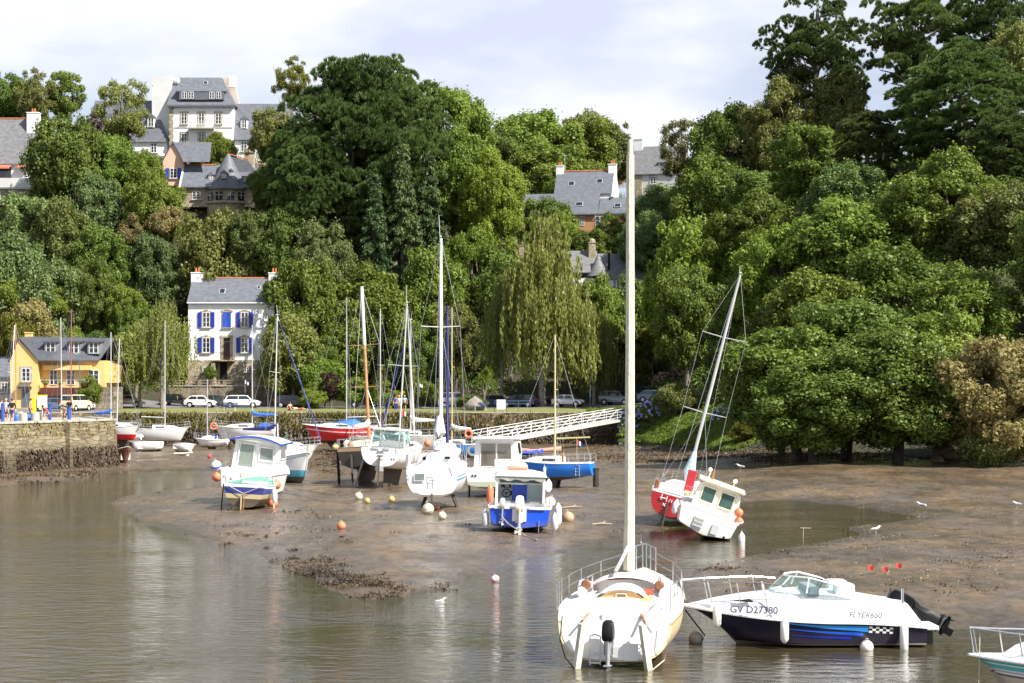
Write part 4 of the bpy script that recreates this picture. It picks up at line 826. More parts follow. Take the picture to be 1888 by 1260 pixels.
def bench(px, D, lab):
    b = thing('bench', lab, 'bench', (gx(px, D), D, hz(gx(px, D), D) + .03)); bl = mat('bench_blue', (.04, .06, .14), .6, .15, 4)
    mb = MB(); [mb.box((0, -.18 + .13 * k, .46), (1.7, .11, .04)) for k in range(4)]; mb.build('seat', bl, b)
    mb = MB(); [mb.box((0, .26 + .03 * k, .62 + .14 * k), (1.7, .035, .11)) for k in range(3)]; mb.build('backrest', bl, b)
    for s in (-1, 1): mb = MB(); mb.box((.62 * s, 0, .22), (.12, .5, .44)); mb.build('leg', COPING, b)
bench(424, 212, 'blue slatted bench on the lawn in front of the white estate car'); bench(886, 213, 'blue slatted bench on the lawn beside the big boulder')
def rock(px, D, w, h, lab, base=None, m=None, name='boulder'):
    X = gx(px, D); o = MB(); r = np.random.default_rng(int(px)); secs = []
    for i in range(9):
        f = i / 8; k = math.sin(math.pi * (.16 + .84 * f) ** .9) if i < 8 else .02; secs.append([(w / 2 * k * math.cos(a) * (1 + .18 * math.sin(3 * a + px) + r.uniform(-.08, .08)), w * .38 * k * math.sin(a) * (1 + r.uniform(-.08, .08)), -.12 + (h + .12) * f) for a in np.linspace(0, 2 * math.pi, 15)[:-1]])
    o.loft(secs, closed=True, caps=True); q = o.build(name, m or mat('rock', (.24, .21, .19), .9, .35, 2.2, .6), smooth=True, loc=(X, D, hz(X, D) if base is None else base)); return tag(q, lab, 'rock')
rock(876, 214, 2.3, 1.7, 'big pointed boulder standing on the lawn by the bench'); rock(80, 226.5, 5.0, 4.2, 'grey rock outcrop on the slope above the yellow house', m=mat('outcrop', (.30, .28, .26), .9, .35, 1.2, .6))
rock(118, 247, 4.5, 3.2, 'bare reddish rock patch between the trees on the left hillside', m=mat('red_rock', (.26, .19, .15), .95, .3, 1.4, .6)); rock(42, 231, 5, 2.0, 'low bare rocks at the left edge of the slope above the yellow house', m=mat('red_rock', (.26, .19, .15)))
for i, (px, py, D, w) in enumerate([(1745, 843, 143, 1.9), (1758, 836, 142, 1.3), (1728, 846, 141, 1.1), (1790, 826, 139, .9)]):
    rock(px, D, w, w * .6, ['flat brown rock on the shore under the overhanging oaks', 'squarer brown rock behind the flat shore rock', 'small brown rock left of the flat shore rock', 'small pale rock at the foot of the dry bush'][i], m=mat('brown_rock', (.22, .16, .11), .9, .3, 2, .6))
def rail_fence(px0, px1, D, z0, h, lab, m, posts, rails):
    x0, x1 = gx(px0, D), gx(px1, D); f = thing('fence', lab, 'fence', (x0, D, z0)); W_ = x1 - x0
    for k in range(posts): mb = MB(); mb.tube([(W_ * k / (posts - 1), 0, -.2), (W_ * k / (posts - 1), 0, h)], .035, 6); mb.build('post', m, f)
    mb = MB(); [mb.tube([(0, 0, h * q), (W_, 0, h * q)], .03, 5) for q in rails]; mb.build('rail', m, f); return f
rail_fence(912, 978, 207.2, 4.06, 1.25, 'blue metal barrier at the lawn edge above the pontoon', mat('blue_grey_steel', (.07, .12, .20), .5, .1, 4), 4, (1, .72))
sg = thing('sign', 'blank white sign board on the blue barrier', 'sign', (gx(924, 206.9), 206.9, 4.06)); mb = MB(); mb.box((0, -.02, .85), (1.0, .05, 1.1)); mb.build('board', WHITEPAINT, sg); mb = MB(); mb.box((-.38, .03, .5), (.06, .04, 1.0)); mb.box((.38, .03, .5), (.06, .04, 1.0)); mb.build('bracket', ALU, sg)
ff = rail_fence(1178, 1262, 236, 6.0, 1.9, 'dark wire mesh fence above the car park at right', mat('dark_green_steel', (.03, .05, .04), .5, .1, 4), 5, (1, .5, .05))
mb = MB(); w_ = gx(1262, 236) - gx(1178, 236)
for k in range(36): mb.tube([(w_ * k / 35, 0, .05), (w_ * k / 35, 0, 1.9)], .012, 4)
mb.build('mesh', mat('dark_green_steel', (.03, .05, .04)), ff)
def lamp(px, D, base, top, lab, dx=-.8):
    z0 = base if base is not None else hz(gx(px, D), D); p = at(px, top, D); h = p.z - z0; b = thing('street_lamp', lab, 'street lamp', (p.x, D, z0)); m = mat('lamp_blue_grey', (.10, .16, .22), .5, .1, 4)
    mb = MB(); mb.tube([(0, 0, -.1), (0, 0, h * .5), (0, 0, h - .1)], [.08, .06, .045], 7); mb.build('pole', m, b); mb = MB(); mb.tube([(0, 0, h - .1), (dx * .5, 0, h + .05), (dx, 0, h)], .03, 6); mb.build('arm', m, b)
    mb = MB(); mb.box((dx * 1.2, 0, h), (.6, .24, .12), taper=.7); mb.build('lamp_head', m, b)
lamp(1265, 226, None, 632, 'blue grey street lamp at the right end of the car park', -.7); lamp(147, 214, None, 660, 'blue street lamp in front of the yellow house', -.5); lamp(1088, 224, None, 694, 'short white sign post lamp behind the gangway', .3)
def hydrangea(px, D, w, h, fl, lab, z=None):
    X = gx(px, D); z = hz(X, D) if z is None else z; r = thing('hydrangea', lab, 'flower bush', (X, D, z), 0, 'hydrangea bushes')
    global rng
    rng = np.random.default_rng(int(px * 3)); n = int(2600 * w * h / 4); d = unit(n); d[:, 2] = np.abs(d[:, 2]); P = d * np.array([w / 2, w / 2.4, h]) * rng.uniform(.7, 1, n)[:, None]; me = leaf_mesh('foliage', P, d + rng.normal(size=d.shape) * .5, rng.uniform(.06, .12, n), .6, LM['mid'])
    o = bpy.data.objects.new('foliage', me); C.objects.link(o); o.parent = r
    hd = int(60 * w * h / 4); d2 = unit(hd); d2[:, 2] = np.abs(d2[:, 2]); A = []; N = []
    for q in d2: e = unit(44); A.append(q * np.array([w / 2, w / 2.4, h]) + e * .13); N.append(e)
    A = np.concatenate(A); me = leaf_mesh('blossom', A, np.concatenate(N), rng.uniform(.04, .07, len(A)), .8, LM[fl]); o = bpy.data.objects.new('blossom', me); C.objects.link(o); o.parent = r
hydrangea(1158, 201, 2.3, 1.9, 'bluefl', 'pale blue hydrangea bush at the head of the gangway, left of the near mast'); hydrangea(1196, 202, 2.6, 2.0, 'bluefl', 'lilac blue hydrangea bush right of the near mast')
hydrangea(1225, 234, 3.2, 1.6, 'pinkfl', 'pinkish hydrangea bush below the mesh fence'); hydrangea(1256, 234, 2.4, 2.2, 'pinkfl', 'rosy hydrangea beside the street lamp at the car park'); hydrangea(1330, 186, 2.5, 1.6, 'bluefl', 'bluish hydrangea in the shade left of the leaning mast'); hydrangea(1415, 172, 3.4, 2.0, 'bluefl', 'mauve hydrangea in the shade under the wood')
hydrangea(740, 226, 4.2, 2.0, 'yellowfl', 'bed of tall yellow flowers behind the strolling couple')
# ---------------------------------------------------------------- houses
SLATE = mat('slate_roof', (.125, .135, .155), .55, .22, 1.6, .4, stretch=(1, 1, 2.2), bscale=11)
SLATE2 = mat('old_slate_roof', (.155, .155, .160), .65, .25, 1.6, .4, stretch=(1, 1, 2.2), bscale=11)
TERRA = mat('terracotta', (.50, .15, .06), .8, .2, 3)
RENDER = mat('white_render', (.80, .80, .78), .85, .035, .7, .08)
RENDER_GREY_SHADE = mat('grey_and_shade_render', (.60, .60, .58), .85, .06, .7, .08)
YELLOW = mat('yellow_render', (.80, .52, .19), .85, .05, .6, .08)
SALMON = mat('salmon_render', (.72, .47, .34), .85, .06, .6)
LINTEL = stone_mat('house_stone', (.36, .29, .20), (.54, .46, .34), (.36, .31, .23), 3.0)
BLUESH = mat('blue_shutter', (.012, .035, .33), .5, .1, 3); BLUESH2 = mat('blue_shutter_closed', (.025, .075, .45), .5, .1, 3)
DOORG = mat('grey_door', (.11, .125, .145), .6, .1, 3); PANE = mat('window_pane', (.02, .024, .028), .05, .3, .8, spec=.9)
CURTAIN = mat('net_curtain', (.42, .42, .40), .9, .15, 3)
def gable_roof(mb, x0, x1, y0, y1, z, hgt, over=.3, th=.16, yr=None):
    """ridge along x"""
    ym = (y0 + y1) / 2 if yr is None else yr
    for (ya, yb) in ((y0 - over, ym), (y1 + over, ym)):
        k = hgt / abs(ym - (y0 if ya < ym else y1)); za = z - over * k
        mb.add([(x0 - over * .4, ya, za), (x1 + over * .4, ya, za), (x1 + over * .4, yb, z + hgt), (x0 - over * .4, yb, z + hgt), (x0 - over * .4, ya, za + th), (x1 + over * .4, ya, za + th), (x1 + over * .4, yb, z + hgt + th), (x0 - over * .4, yb, z + hgt + th)],
               [(0, 1, 2, 3), (4, 5, 6, 7), (0, 1, 5, 4), (1, 2, 6, 5), (3, 2, 6, 7), (0, 3, 7, 4)])
def window(r, x, z, w, h, y=0., bars=2, surround=LINTEL, shutters=None, sill=True, name='window', arch=False, side=None, rows=2):
    """window on the wall plane y (facing -y); frame > pane, shutters"""
    f = MB(); t = .07
    for s in (-1, 1): f.box((x + s * (w / 2 - t / 2), y - .035, z + h / 2), (t, .07, h))
    for zz in (z + t / 2, z + h - t / 2): f.box((x, y - .036, zz), (w - 2 * t, .068, t))
    f.box((x, y - .045, z + h / 2), (.10, .06, h - 2 * t))
    for k in range(1, rows + 1): f.box((x - w / 4 - .01, y - .04, z + h * k / (rows + 1)), (w / 2 - .12, .05, .04)); f.box((x + w / 4 + .01, y - .04, z + h * k / (rows + 1)), (w / 2 - .12, .05, .04))
    fo = f.build(name, WHITEPAINT, r); p = MB(); p.box((x, y - .012, z + h / 2), (w - .1, .02, h - .1)); p.build('pane', PANE, fo)
    if surround:
        s = MB(); s.box((x, y - .02, z + h + .10), (w + .42, .09, .22)); s.box((x - w / 2 - .1, y - .02, z + h / 2), (.2, .075, h)); s.box((x + w / 2 + .1, y - .02, z + h / 2), (.2, .075, h))
        if arch: s.box((x, y - .025, z + h + .26), (w * .62, .1, .14))
        s.build('surround', surround, fo)
    if sill: q = MB(); q.box((x, y - .10, z - .06), (w + .4, .22, .12)); q.build('sill', COPING, fo)
    if shutters:
        for s in (-1, 1):
            q = MB(); q.box((x + s * (w / 2 + .12 + w * .26), y - .10, z + h / 2), (w * .5, .05, h * 1.02)); q.box((x + s * (w / 2 + .12 + w * .26), y - .135, z + h * .2), (w * .45, .03, .09)); q.box((x + s * (w / 2 + .12 + w * .26), y - .135, z + h * .8), (w * .45, .03, .09)); q.build('shutter', shutters, fo)
    return fo
def chimney(parent, x, y, z0, z1, w, d, m=RENDER, pots=2):
    c = MB(); c.box((x, y, (z0 + z1) / 2), (w, d, z1 - z0)); c.box((x, y, z1 + .06), (w + .14, d + .14, .13)); o = c.build('chimney', m, parent)
    if pots:
        p = MB(); [p.lathe([(.14, z1 + .12), (.13, z1 + .7), (.16, z1 + .75)], (x + (k - (pots - 1) / 2) * .36, y, 0), 8) for k in range(pots)]; p.build('chimney_pot', TERRA, o)
    return o
def skylight(parent, x, y, z, w, h, pitch, name='roof_window'):
    f = MB(); f.box((x, y, z), (w, h, .09), rx=pitch); o = f.build(name, mat('roof_window_frame', (.45, .47, .48), .4, .05, 3), parent); p = MB(); n = Vector((0, -math.sin(pitch), math.cos(pitch))) * .05; p.box((x, y + n.y, z + n.z), (w - .16, h - .16, .03), rx=pitch); p.build('pane', GLASS, o)
def dormer(roof, x, y, z, w, h, d=1.6, m=SLATE, wall=RENDER, gabled=True):
    b = MB(); b.box((x, y + d / 2, z + h / 2), (w, d, h)); o = b.build('dormer', wall, roof); r_ = MB()
    if gabled: r_.prism([(x - w / 2 - .15, z + h - .03), (x + w / 2 + .15, z + h - .03), (x, z + h + w * .55)], y - .15, y + d)
    else: r_.box((x, y + d / 2 - .1, z + h + .06), (w + .35, d + .3, .12), rx=R(6))
    r_.build('dormer_roof', m, o); window(o, x, z + .12, w - .35, h - .2, y - .003, surround=None, sill=False, rows=1); return o
def tri(mb, a, b, c, th): pass
def house(name, label, px, py, D, rz=0, cat='house', dz=0):
    p = at(px, py, D); return thing(name, label, cat, (p.x, p.y, p.z + dz), rz)
# ---- white house with blue shutters (base of the white walls at row 664)
h = house('townhouse', 'tall white house with blue shutters and slate roof behind the garden wall', 347, 664, 240); s_ = 3400 / 240
Wd, Dp = 11.2, 8.; He = 7.6
mb = MB(); mb.prism([(0, -.02), (Wd, -.02), (Wd, He), (0, He)], 0, Dp); mb.prism([(0, He), (Dp, He), (Dp / 2, He + 3.2)], 0, .25, 'X'); mb.prism([(0, He), (Dp, He), (Dp / 2, He + 3.2)], Wd - .25, Wd, 'X'); mb.build('wall', RENDER, h)
mb = MB(); mb.prism([(-.06, -4.5), (Wd + .06, -4.5), (Wd + .06, -.02), (-.06, -.02)], -.06, Dp); mb.build('stone_base', LINTEL, h)
mb = MB(); gable_roof(mb, 0, Wd, 0, Dp, He + .02, 3.15); rf = mb.build('roof', SLATE, h)
mb = MB(); mb.tube([(0, Dp / 2, He + 3.32), (Wd, Dp / 2, He + 3.32)], .11, 6); mb.build('ridge_tiles', TERRA, rf); mb = MB(); mb.tube([(-.1, -.34, He - .22), (Wd + .1, -.34, He - .22)], .09, 6); mb.build('gutter', WHITEPAINT, rf)
chimney(rf, .55, Dp / 2 - .3, He + .6, He + 3.9, 1.5, .9); chimney(rf, Wd - .5, Dp / 2, He + 1.6, He + 3.9, 1.4, .9)
pt_ = math.atan2(3.15, Dp / 2)
skylight(rf, 4.2, 1.55, He + 1.44, .8, 1.1, pt_); skylight(rf, 8.9, 2.2, He + 1.95, .45, .7, pt_)
for x in (2.35, 7.35): window(h, x, 4.25, .95, 1.95, shutters=BLUESH, arch=True); window(h, x, .95, .95, 1.95, shutters=BLUESH, arch=True)
q = MB(); q.box((4.78, -.10, 5.22), (.55, .06, 1.98), rz=.10); q.box((5.30, -.10, 5.22), (.55, .06, 1.98), rz=-.10); f = MB(); f.box((5.04, -.03, 6.36), (1.5, .10, .25)); f.box((5.04, -.05, 6.54), (.7, .12, .14)); f.box((5.04, -.10, 4.16), (1.4, .22, .12)); fo = f.build('window', LINTEL, h); q.build('shutter', BLUESH2, fo)
f = MB(); f.box((4.42, -.03, 1.45), (.34, .10, 2.9)); f.box((5.62, -.03, 1.45), (.34, .10, 2.9)); f.box((5.02, -.03, 3.05), (1.7, .12, .3)); fo = f.build('door_surround', LINTEL, h); q = MB(); q.box((5.02, -.02, 1.2), (.82, .05, 2.35)); q.build('door', mat('dark_door', (.05, .022, .02), .5, .1, 3), fo); q = MB(); q.box((5.02, -.02, 2.65), (.82, .05, .45)); q.build('fanlight', PANE, fo)
q = MB(); q.box((4.6, -.9, -.10), (3.0, 1.7, .14)); q.box((3.5, -.85, -2.4), (.5, 1.5, 4.4)); q.build('porch_slab', LINTEL, h); q = MB()
for k in range(9): q.tube([(3.2 + .2 * k, -1.65, -.03), (3.2 + .2 * k, -1.65, .9)], .015, 4)
q.tube([(3.15, -1.65, .9), (4.9, -1.65, .9)], .025, 5); q.build('porch_railing', BLACK, h)
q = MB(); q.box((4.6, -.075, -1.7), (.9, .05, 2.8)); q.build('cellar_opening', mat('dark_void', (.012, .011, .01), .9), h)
for x in (2.2, 7.6): window(h, x, -1.6, .6, .7, -.06, rows=1)
# ---- yellow house at the left
h = house('yellow_house', 'yellow rendered house with dark slate roof and dormers behind the pier', 25, 750, 216); Hy, Wy = 5.4, 10.6
mb = MB(); mb.prism([(-.1, -.5), (3.1, -.5), (3.1, Hy), (-.1, Hy)], -1.1, 7.5); mb.prism([(-1.1, Hy), (7.5, Hy), (3.0, Hy + 2.7)], -.1, .1, 'X'); mb.prism([(3.1, -.5), (Wy, -.5), (Wy, Hy), (3.1, Hy)], .4, 7.5); mb.prism([(-.1, Hy), (3.1, Hy), (.9, Hy + 2.4)], -1.1, -.9); mb.prism([(Wy, Hy - 2.6), (Wy + 1.4, Hy - 2.6), (Wy + 1.4, Hy - .6), (Wy, Hy)], 1.2, 7); mb.build('wall', YELLOW, h)
mb = MB(); mb.add([(.95, -1.3, Hy + 2.55), (3.25, -1.3, Hy - .1), (Wy - .6, .1, Hy - .1), (Wy + .6, 2.9, Hy + 2.55), (.95, 3.0, Hy + 2.75), (.95, -1.3, Hy + 2.68), (3.3, -1.3, Hy + .05), (Wy - .6, .1, Hy + .05), (Wy + .6, 2.9, Hy + 2.7), (.95, 3., Hy + 2.9)], [(0, 1, 2, 3, 4), (5, 6, 7, 8, 9), (0, 1, 6, 5), (1, 2, 7, 6), (2, 3, 8, 7)])
mb.add([(-.35, -1.3, Hy - .2), (.95, -1.3, Hy + 2.6), (.95, 3, Hy + 2.8), (-.35, 7.5, Hy - .2)], [(0, 1, 2, 3)]); mb.add([(.95, 3, Hy + 2.8), (Wy + .6, 2.9, Hy + 2.6), (Wy + .6, 7.8, Hy - .2), (-.35, 7.8, Hy - .2)], [(0, 1, 2, 3)]); rf = mb.build('roof', mat('dark_slate_roof', (.075, .080, .095), .6, .18, 1.5, .4, bscale=11), h)
for x in (4.25, 7.0, 9.3): dormer(rf, x, .35, Hy + .72, 1.45, 1.5, 2.2, mat('dark_slate_roof', (.075, .08, .095)), mat('dormer_cheek', (.20, .21, .23), .6, .1, 3), False)
window(h, 1.75, 2.95, 1.0, 1.55, -1.1, surround=COPING); q = MB(); q.box((1.75, -1.13, 1.0), (1.0, .06, 2.05)); q.build('door', DOORG, h); q = MB(); q.box((1.6, -1.5, 2.3), (1.7, .8, .16), rx=R(-14)); q.build('door_canopy', DOORG, h)
q = MB(); q.box((6.3, .3, 4.55), (5.6, 1.2, .55)); q.build('fascia', YELLOW, h)
for x, w in ((4.6, .9), (6.6, 1.0), (9.3, 1.2)): window(h, x, 2.55, w, 1.75, .4, surround=None, sill=False)
q = MB(); q.box((6.6, -.5, 1.75), (6.2, 1.7, .95)); q.build('balcony', mat('balcony_wood', (.12, .035, .022), .6, .2, 3, .3, stretch=(.4, 4, 4)), h); q = MB(); q.tube([(3.5, -1.3, 3.1), (9.7, -1.3, 3.1)], .03, 5); [q.tube([(3.5 + 1.03 * k, -1.3, 2.2), (3.5 + 1.03 * k, -1.3, 3.1)], .02, 5) for k in range(7)]; q.build('balcony_rail', ALU, h)
q = MB(); q.box((6.6, .36, .35), (5.2, .06, 1.6)); q.build('shop_window', PANE, h); q = MB(); [q.box((4.0 + 1.3 * k, .3, .35), (.12, .1, 1.6)) for k in range(5)]; q.build('shop_window_frame', DOORG, h); q = MB(); q.box((8.3, .30, .55), (.9, .14, 1.9)); q.build('pier_wall_panel', YELLOW, h)
chimney(rf, .9, 3.4, Hy + 1.8, Hy + 3.3, .8, .7, YELLOW, 0)
for k, (x, lab) in enumerate(((3.9, 'orange flower pot plant on the yellow house balcony, left end'), (8.2, 'green pot plant on the yellow house balcony, right end'), (5.6, 'trailing pot plant in the middle of the yellow house balcony'))):
    pr = at(25, 750, 216) + Vector((x, -.7, 2.23)); t_ = thing('pot_plant', lab, 'pot plant', pr, 0, 'pot plants on the balcony'); q = MB(); q.lathe([(.16, 0), (.22, .35), (.24, .36)], n=10); q.build('pot', TERRA, t_, True); d_ = unit(260); me = leaf_mesh('foliage', d_ * .42 + np.array([0, 0, .68]), d_, rng.uniform(.05, .1, 260), .6, LM['mid']); o = bpy.data.objects.new('foliage', me); C.objects.link(o); o.parent = t_
# a low slate roofed house left of it, mostly out of frame
h = house('cottage', 'low slate roofed cottage cut by the left edge beside the yellow house', -40, 748, 224); mb = MB(); mb.prism([(0, -.5), (4.2, -.5), (4.2, 3.6), (0, 3.6)], 0, 6); mb.build('wall', RENDER_GREY_SHADE, h); mb = MB(); gable_roof(mb, 0, 4.2, 0, 6, 3.6, 2.3); mb.build('roof', SLATE, h); window(h, 3.2, 1.6, .8, 1.2); window(h, 1.6, 1.6, .8, 1.2)
gp_ = thing('gate_wall', 'rubble wall with a white door right of the yellow house', 'wall', (gx(152, 215), 215, 4.0)); wall_mb([Vector((0, 0)), Vector((4.6, .2))], -.1, 2.9, .4, .08, .8, .05, 12).build('wall', GSTONE, gp_); q = MB(); q.box((1.15, -.10, 1.55), (.75, .06, 2.2)); q.build('door', WHITEPAINT, gp_)
# ---- the white manor on the hill
h = house('manor_house', 'large white manor with tall end chimneys and slate mansard on the left skyline', 313, 268, 288); q_ = 3400 / 288.
Wm, Hm = 9.9, 6.2
mb = MB(); mb.prism([(0, -6), (Wm, -6), (Wm, Hm), (0, Hm)], 0, 8.4); mb.build('wall', RENDER, h)
mb = MB(); mb.prism([(-.35, Hm), (Wm + .35, Hm), (Wm - 2.5, Hm + 5.0), (.25, Hm + 5.0)], -.35, 3.0); mb.v[-1]
mb = MB(); mb.add([(-.4, -.4, Hm), (Wm + .4, -.4, Hm), (Wm - 2.3, 3.2, Hm + 4.9), (.3, 3.2, Hm + 4.9), (-.4, 8.8, Hm), (Wm + .4, 8.8, Hm), (Wm - 2.3, 5.2, Hm + 4.9), (.3, 5.2, Hm + 4.9)], [(0, 1, 2, 3), (4, 5, 6, 7), (0, 4, 7, 3), (1, 5, 6, 2), (2, 3, 7, 6), (0, 1, 5, 4)]); rf = mb.build('roof', SLATE, h)
mb = MB(); mb.box((Wm / 2, -.3, Hm - .12), (Wm + .5, .6, .3)); mb.build('cornice', DOORG, rf)
o = MB(); o.box((5.0, 1.1, Hm + 1.55), (7.0, 2.6, 1.35)); dm = o.build('dormer', SLATE, rf); o = MB(); o.box((4.9, 1.2, Hm + 2.55), (7.9, 3.0, .14), rx=R(16)); o.build('dormer_roof', SLATE, dm)
for x in (2.3, 3.35, 6.6, 7.65): window(dm, x, Hm + 1.05, .8, 1.05, -.203, surround=None, sill=False, rows=1)
skylight(rf, 5.2, 2.45, Hm + 3.95, .7, .7, R(54)); mb = MB(); mb.lathe([(.02, 0), (.45, .10), (.5, .16)], (.75, 1.9, Hm + 4.2), 14, 'Y'); mb.build('satellite_dish', WHITEPAINT, rf, True)
mb = MB(); mb.prism([(-3.1, -6), (-.03, -6), (-.03, Hm + 5.1), (-3.1, Hm + 4.7)], 1.6, 5.2); cg = mb.build('chimney_wall', RENDER_GREY_SHADE, h)  # white wall turned from the sun; its shade is painted as grey render
mb = MB(); mb.prism([(Wm - 2.0, Hm), (Wm + .55, Hm), (Wm - .55, Hm + 4.9), (Wm - 2.0, Hm + 4.9)], 3.3, 5.1); mb.build('chimney', mat('stained_render', (.58, .50, .44), .9, .2, .8, col2=(.42, .30, .25)), rf)
mb = MB(); mb.box((Wm - .75, 4.2, Hm + 4.3), (.9, 1.9, 1.8)); mb.build('chimney', RENDER, rf)
for x in (2.25, 4.95, 7.6): window(h, x, 3.3, .9, 1.75); window(h, x, .1, .9, 1.75)
mb = MB(); [mb.box((.25, -.03, .3 + .55 * k), (.5 if k % 2 else .75, .08, .5)) for k in range(11)]; mb.build('quoins', LINTEL, h); mb = MB(); mb.box((Wm / 2 + .3, -.03, 2.75), (Wm - .8, .08, .14)); mb.build('string_course', COPING, h)
mb = MB(); mb.box((5.0, -.55, 2.55), (4.0, 1.0, .16)); mb.build('balcony', COPING, h); mb = MB(); [mb.tube([(3.1 + .25 * k, -1.0, 2.6), (3.1 + .25 * k, -1.0, 3.5)], .018, 4) for k in range(16)]; mb.tube([(3.05, -1, 3.5), (6.95, -1, 3.5)], .03, 5); mb.build('balcony_rail', WHITEPAINT, h)
# wings
mb = MB(); mb.prism([(-13, -6), (-.5, -6), (-.5, .6), (-13, .6)], .6, 8.2); w_ = mb.build('wing', RENDER, h); mb = MB(); mb.prism([(Wm, -6), (Wm + 9, -6), (Wm + 9, .9), (Wm, .9)], .6, 8.2); w2 = mb.build('wing', RENDER, h)
mb = MB(); mb.add([(-13.3, .2, .55), (-.2, .2, .55), (-3.0, 2.8, 7.4), (-12.3, 2.8, 7.4), (-13.3, 8.5, .55), (-.2, 8.5, .55), (-3.0, 6, 7.4), (-12.3, 6, 7.4)], [(0, 1, 2, 3), (4, 5, 6, 7), (0, 4, 7, 3), (1, 5, 6, 2), (2, 3, 7, 6)]); r1 = mb.build('wing_roof', SLATE, w_)
mb = MB(); mb.add([(Wm - .1, .2, .85), (Wm + 9.3, .2, .85), (Wm + 8.6, 2.8, 6.9), (Wm - .1, 2.8, 6.9), (Wm - .1, 8.5, .85), (Wm + 9.3, 8.5, .85), (Wm + 8.6, 6, 6.9), (Wm - .1, 6, 6.9)], [(0, 1, 2, 3), (4, 5, 6, 7), (1, 5, 6, 2), (2, 3, 7, 6), (0, 1, 5, 4)]); r2 = mb.build('wing_roof', SLATE, w2)
dormer(r1, -3.1, .9, 2.9, 1.15, 1.6, 2.2); dormer(r2, Wm + 1.6, .9, 2.7, 1.1, 1.5, 2.2); dormer(r1, -9.5, .9, 2.9, 1.15, 1.6, 2.2); window(w_, -2.6, -1.1, .9, 1.5, .597, surround=None); window(w2, Wm + 1.6, -.9, .9, 1.5, .597, surround=None)
# ---- slate house with awnings, upper left
h = house('slate_house', 'large slate roofed house with red awnings and terrace at the upper left edge', -40, 322, 264); mb = MB(); mb.prism([(0, -3), (7.6, -3), (7.6, 2.0), (0, 2.0)], 0, 8); mb.prism([(0, 2), (8, 2), (4, 8.2)], 7.2, 7.5, 'X'); mb.build('wall', RENDER, h)
mb = MB(); gable_roof(mb, -1, 7.6, 0, 8, 2.0, 6.4, .4); rf = mb.build('roof', SLATE2, h); mb = MB(); mb.tube([(-1, 4, 8.6), (7.6, 4, 8.6)], .12, 6); mb.build('ridge_tiles', TERRA, rf); mb = MB(); mb.loft([[(7.75, -.5, 1.45), (7.95, -.5, 1.45), (7.95, -.5, 1.75), (7.75, -.5, 1.75)], [(7.75, 4, 8.45), (7.95, 4, 8.45), (7.95, 4, 8.8), (7.75, 4, 8.8)]], closed=True, caps=True); mb.build('bargeboard', WHITEPAINT, rf)
chimney(rf, 7.1, 3.2, 6., 9.2, 1.7, 1.2); mb = MB(); mb.loft([[(0.2, -.1, 1.4), (4.9, -.1, 1.4)], [(0.2, -1.6, .85), (4.9, -1.6, .85)], [(.2, -1.6, .65), (4.9, -1.6, .65)]]); mb.build('awning', mat('red_awning', (.55, .16, .09), .8, .15, 3), h); mb = MB(); mb.loft([[(5.7, -.1, 1.4), (7.6, -.1, 1.4)], [(5.7, -1.6, .85), (7.6, -1.6, .85)]]); mb.build('awning', mat('red_awning', (.5, .1, .05)), h)
mb = MB(); mb.box((2.6, -.02, .2), (4.2, .06, 1.6)); mb.build('terrace_window', PANE, h); mb = MB(); mb.prism([(-.5, -2.1), (10.5, -2.1), (10.5, -.75), (-.5, -.75)], -2.2, -2.0); mb.box((5, -1.0, -2.2), (11, 2.2, .2)); mb.build('terrace_parapet', RENDER_GREY_SHADE, h); mb = MB(); mb.prism([(-.5, -4.5), (10, -4.5), (10, -2.31), (-.5, -2.31)], -1.6, 0); mb.build('terrace_base', LINTEL, h)
for x in (3.2, 5.6, 8.5): window(h, x, -3.8, .95, 1.3, -1.6, surround=None, sill=False, rows=0)
# ---- salmon gabled house
h = house('salmon_house', 'small salmon gabled house with blue shutters below the manor', 300, 318, 274); mb = MB(); mb.prism([(0, -2), (3.1, -2), (3.1, 1.6), (1.55, 4.4), (0, 1.6)], 0, 5); mb.build('wall', SALMON, h); mb = MB(); mb.prism([(1.55, 4.4), (-.3, 1.2), (-.3, 1.4), (1.55, 4.65)], -.3, 5); mb.prism([(1.55, 4.4), (3.4, 1.2), (3.4, 1.4), (1.55, 4.65)], -.3, 5); mb.add([(1.6, .5, 4.55), (7.2, .5, 4.55), (7.2, -1.2, 1.4), (3.3, -1.2, 1.4)], [(0, 1, 2, 3)]); mb.build('roof', SLATE, h)
window(h, 1.6, -.9, 1.0, 1.5, 0, surround=None, shutters=BLUESH2)
# ---- house with conical slate tower
h = house('tower_house', 'stone house with a round conical slate tower and glazed bay on the left hillside', 333, 356, 271); mb = MB(); mb.prism([(0, -2), (10.4, -2), (10.4, 1.2), (0, 1.2)], .6, 7); mb.prism([(.6, 1.2), (7, 1.2), (3.8, 4.4)], 0, .25, 'X'); mb.build('wall', LINTEL, h); mb = MB(); gable_roof(mb, 0, 12.6, .6, 7, 1.2, 3.2, .4); rf = mb.build('roof', SLATE, h)
mb = MB(); mb.tube([(0, 3.8, 4.6), (4.6, 3.8, 4.6)], .12, 6); mb.tube([(10.5, 3.8, 4.6), (12.8, 3.8, 4.6)], .12, 6); mb.build('ridge_tiles', TERRA, rf); mb = MB(); mb.loft([[(-.3, .1, .6), (-.05, .1, .6), (-.05, .1, .95), (-.3, .1, .95)], [(-.3, 3.8, 4.3), (-.05, 3.8, 4.3), (-.05, 3.8, 4.75), (-.3, 3.8, 4.75)]], closed=True, caps=True); mb.build('bargeboard', WHITEPAINT, rf)
